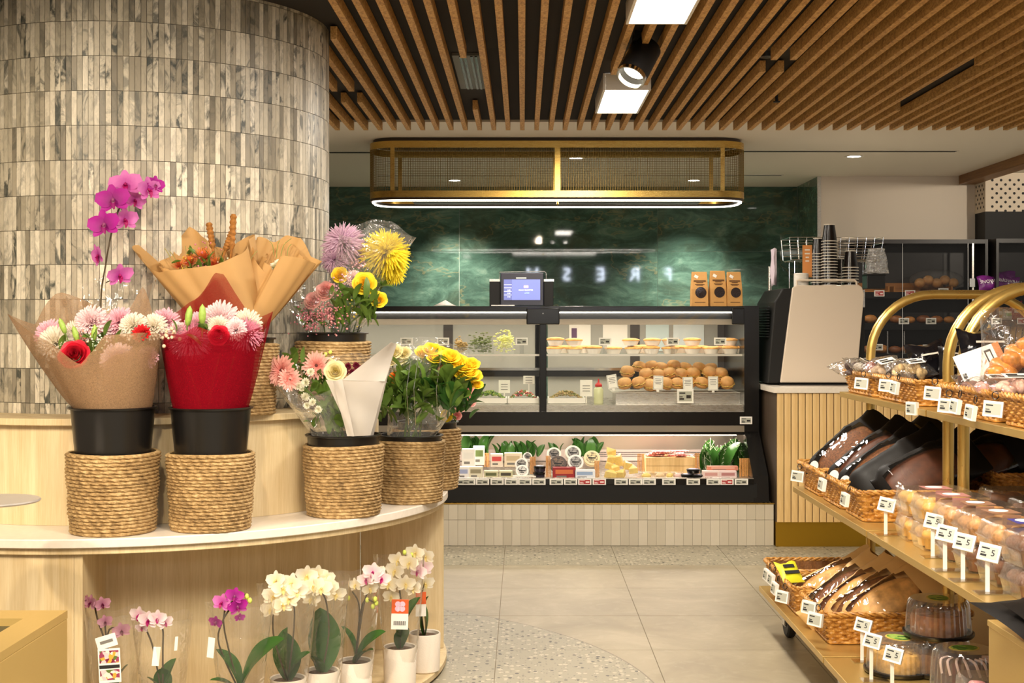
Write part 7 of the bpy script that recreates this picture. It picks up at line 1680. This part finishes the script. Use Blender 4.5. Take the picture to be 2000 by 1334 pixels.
for i in range(3): part('cupcake', MB().lathe([(0, 0), (.026, 0), (.03, .10), (.034, .115), (.02, .138), (0, .142)], 18, T(-.055+i*.055, -.01, .002), False, False), plain('cupcake_%d' % i, ((222,150,150), (226,190,150), (214,170,80))[i], .5), t, smooth=50)
part('tub', ribbed_box(.10, .06, .155), M_CLAM, t, smooth=30)

# ---- tags on stands and tags hung on the baskets
DIG = text_mb('5', .022); DIG.materials.clear(); DIG.materials.append(M_INK)
def stand_tag(x, y, z, h, label, rz=-.55):
    t = thing('tag_stand', label, 'price tag', (x, y, z+.0005), group='price tags on stands')
    part('foot', MB().box(-.03, .05, -.025, .025, 0, .003), clear('clip_clear', (240,240,236), .1, .1, .25), t); part('stem', MB().prism([(-.0055, -.003), (.0055, -.003), (.004, .003), (-.004, .003)], .0035, h-.004), M_WHITE_PL, t)
    a, s_, p_ = ESL['cart']; b_ = link('tag_body', a, None, t, loc=(0, -.004, h-.012), rot=(-.35, .16, rz)); link('screen', s_, None, b_); link('print', p_, None, b_); link('price_digit', DIG, None, b_, loc=(.010, -.0142, .021), rot=(PI/2, 0, 0))
    return t
for x, y, h, lb in ((1.14, 4.19, .085, 'price tag on a stand at the far muffin stack'), (1.165, 3.79, .092, 'price tag on a stand second from the far muffin stack'), (1.135, 3.585, .09, 'price tag on a stand, third along the muffins'), (1.137, 3.445, .09, 'price tag on a stand with a single large digit, fourth along the muffins'), (1.145, 3.286, .09, 'price tag on a stand nearest the brass cabinet')): stand_tag(x, y, ZS[1], h, lb)
for x, y, h, lb in ((1.075, 4.227, .105, 'price tag on a stand beside the near bottom basket'), (1.045, 4.0, .11, 'price tag on a stand left of the domed cakes'), (1.055, 3.81, .115, 'price tag on a stand in front of the chocolate cake')): stand_tag(x, y, ZS[0], h, lb)
def hang_tag(px, py, X0, label, rz=-.6, edge=False):
    d = X0*F/(px-VX); p = P(px, py, d)
    t = thing('hanging_tag', label, 'price tag', (X0-.012, d, p.z-.026), group='price tags hung on the wicker baskets', rot=(-.12, .08, -1.45 if edge else rz))
    a, s_, p_ = ESL['cart']; b_ = link('tag_body', a, None, t); link('screen', s_, None, b_); link('print', p_, None, b_)
    part('ring', MB().tube([(.009*math.cos(TAU*k/14), .002, .060+.011*math.sin(TAU*k/14)) for k in range(14)], .0016, 5, True), M_BLACK_PL, t)
    return t
for px, py, e, lb in ((1689, 747, 0, 'price tag hung on the far top basket, left one'), (1738, 751, 0, 'price tag hung on the far top basket, right one'), (1756, 755, 1, 'price tag seen edge-on beside the far top basket tags'), (1829, 766, 0, 'price tag hung on the top basket just after the arches'), (1857, 790, 0, 'price tag hung low on the top basket after the arches'), (1876, 791, 1, 'price tag seen edge-on on the top basket after the arches'), (1906, 803, 1, 'edge-on white tag near the gap between the near top baskets'), (1948, 796, 0, 'price tag hung on the nearest top basket')): hang_tag(px, py, 1.292, lb, -.55, bool(e))
for px, py, e, lb in ((1564, 928, 0, 'price tag hung on the far middle basket'), (1614, 944, 1, 'price tag hung on the central middle basket'), (1659, 973, 1, 'price tag hung edge-on at the near middle basket corner')): hang_tag(px, py, 1.108, lb, -.6, bool(e))
for px, py, e, lb in ((1505, 1121, 1, 'price tag hung farthest along the bottom baskets'), (1514, 1129, 1, 'second farthest price tag on the bottom baskets'), (1521, 1147, 1, 'third farthest price tag on the bottom baskets'), (1535, 1163, 0, 'price tag hung at the near corner of the second bottom basket'), (1588, 1184, 0, 'upper price tag on the near bottom basket'), (1600, 1207, 0, 'lower price tag on the near bottom basket')): hang_tag(px, py, .975, lb, -.75, bool(e))
p = P(1789, 808, 4.40); esl('cart', (1.291, 4.40, .958), 'price tag stuck to the edge of the top brass shelf', 'shelf edge tag', -1.2)
# black folded bag on the brass cabinet and goods on the far side of the trolley
t = thing('black_folded_bag', 'black paper bag lying on the brass cabinet at the right edge', 'paper bag', (1.13, 2.9, .576)); part('bag', pillow(.26, .20, .03, 10, 9), M_BLACK_BAG, t, smooth=50, rot=(-1.35, 0, .3), loc=(.04, -.1, .022)); part('bag_fold', pillow(.2, .1, .015, 8, 10), M_BLACK_BAG, t, smooth=50, rot=(-1.2, 0, .5), loc=(.03, -.05, .045))
for i, (x, y, w_, h_, rgb, lb) in enumerate(((1.90, 5.25, .12, .10, (226,196,150), 'food carton with a picture on the far side of the trolley'), (2.02, 5.3, .12, .06, (222,206,190), 'pale carton on the far side of the trolley'))):
    t = thing('food_carton', lb, 'carton', (x, y, ZS[1]+.001)); part('box', MB().box(-w_/2, w_/2, -.05, .05, 0, h_*2), plain('fc_%d' % i, rgb, .5), t); part('picture', MB().box(-w_*.3, w_*.35, -.0515, -.0505, h_*1.1, h_*1.8), mat_print('food_picture', [(206,140,60), (226,190,110), (180,100,50), (236,220,190)], 50), t)
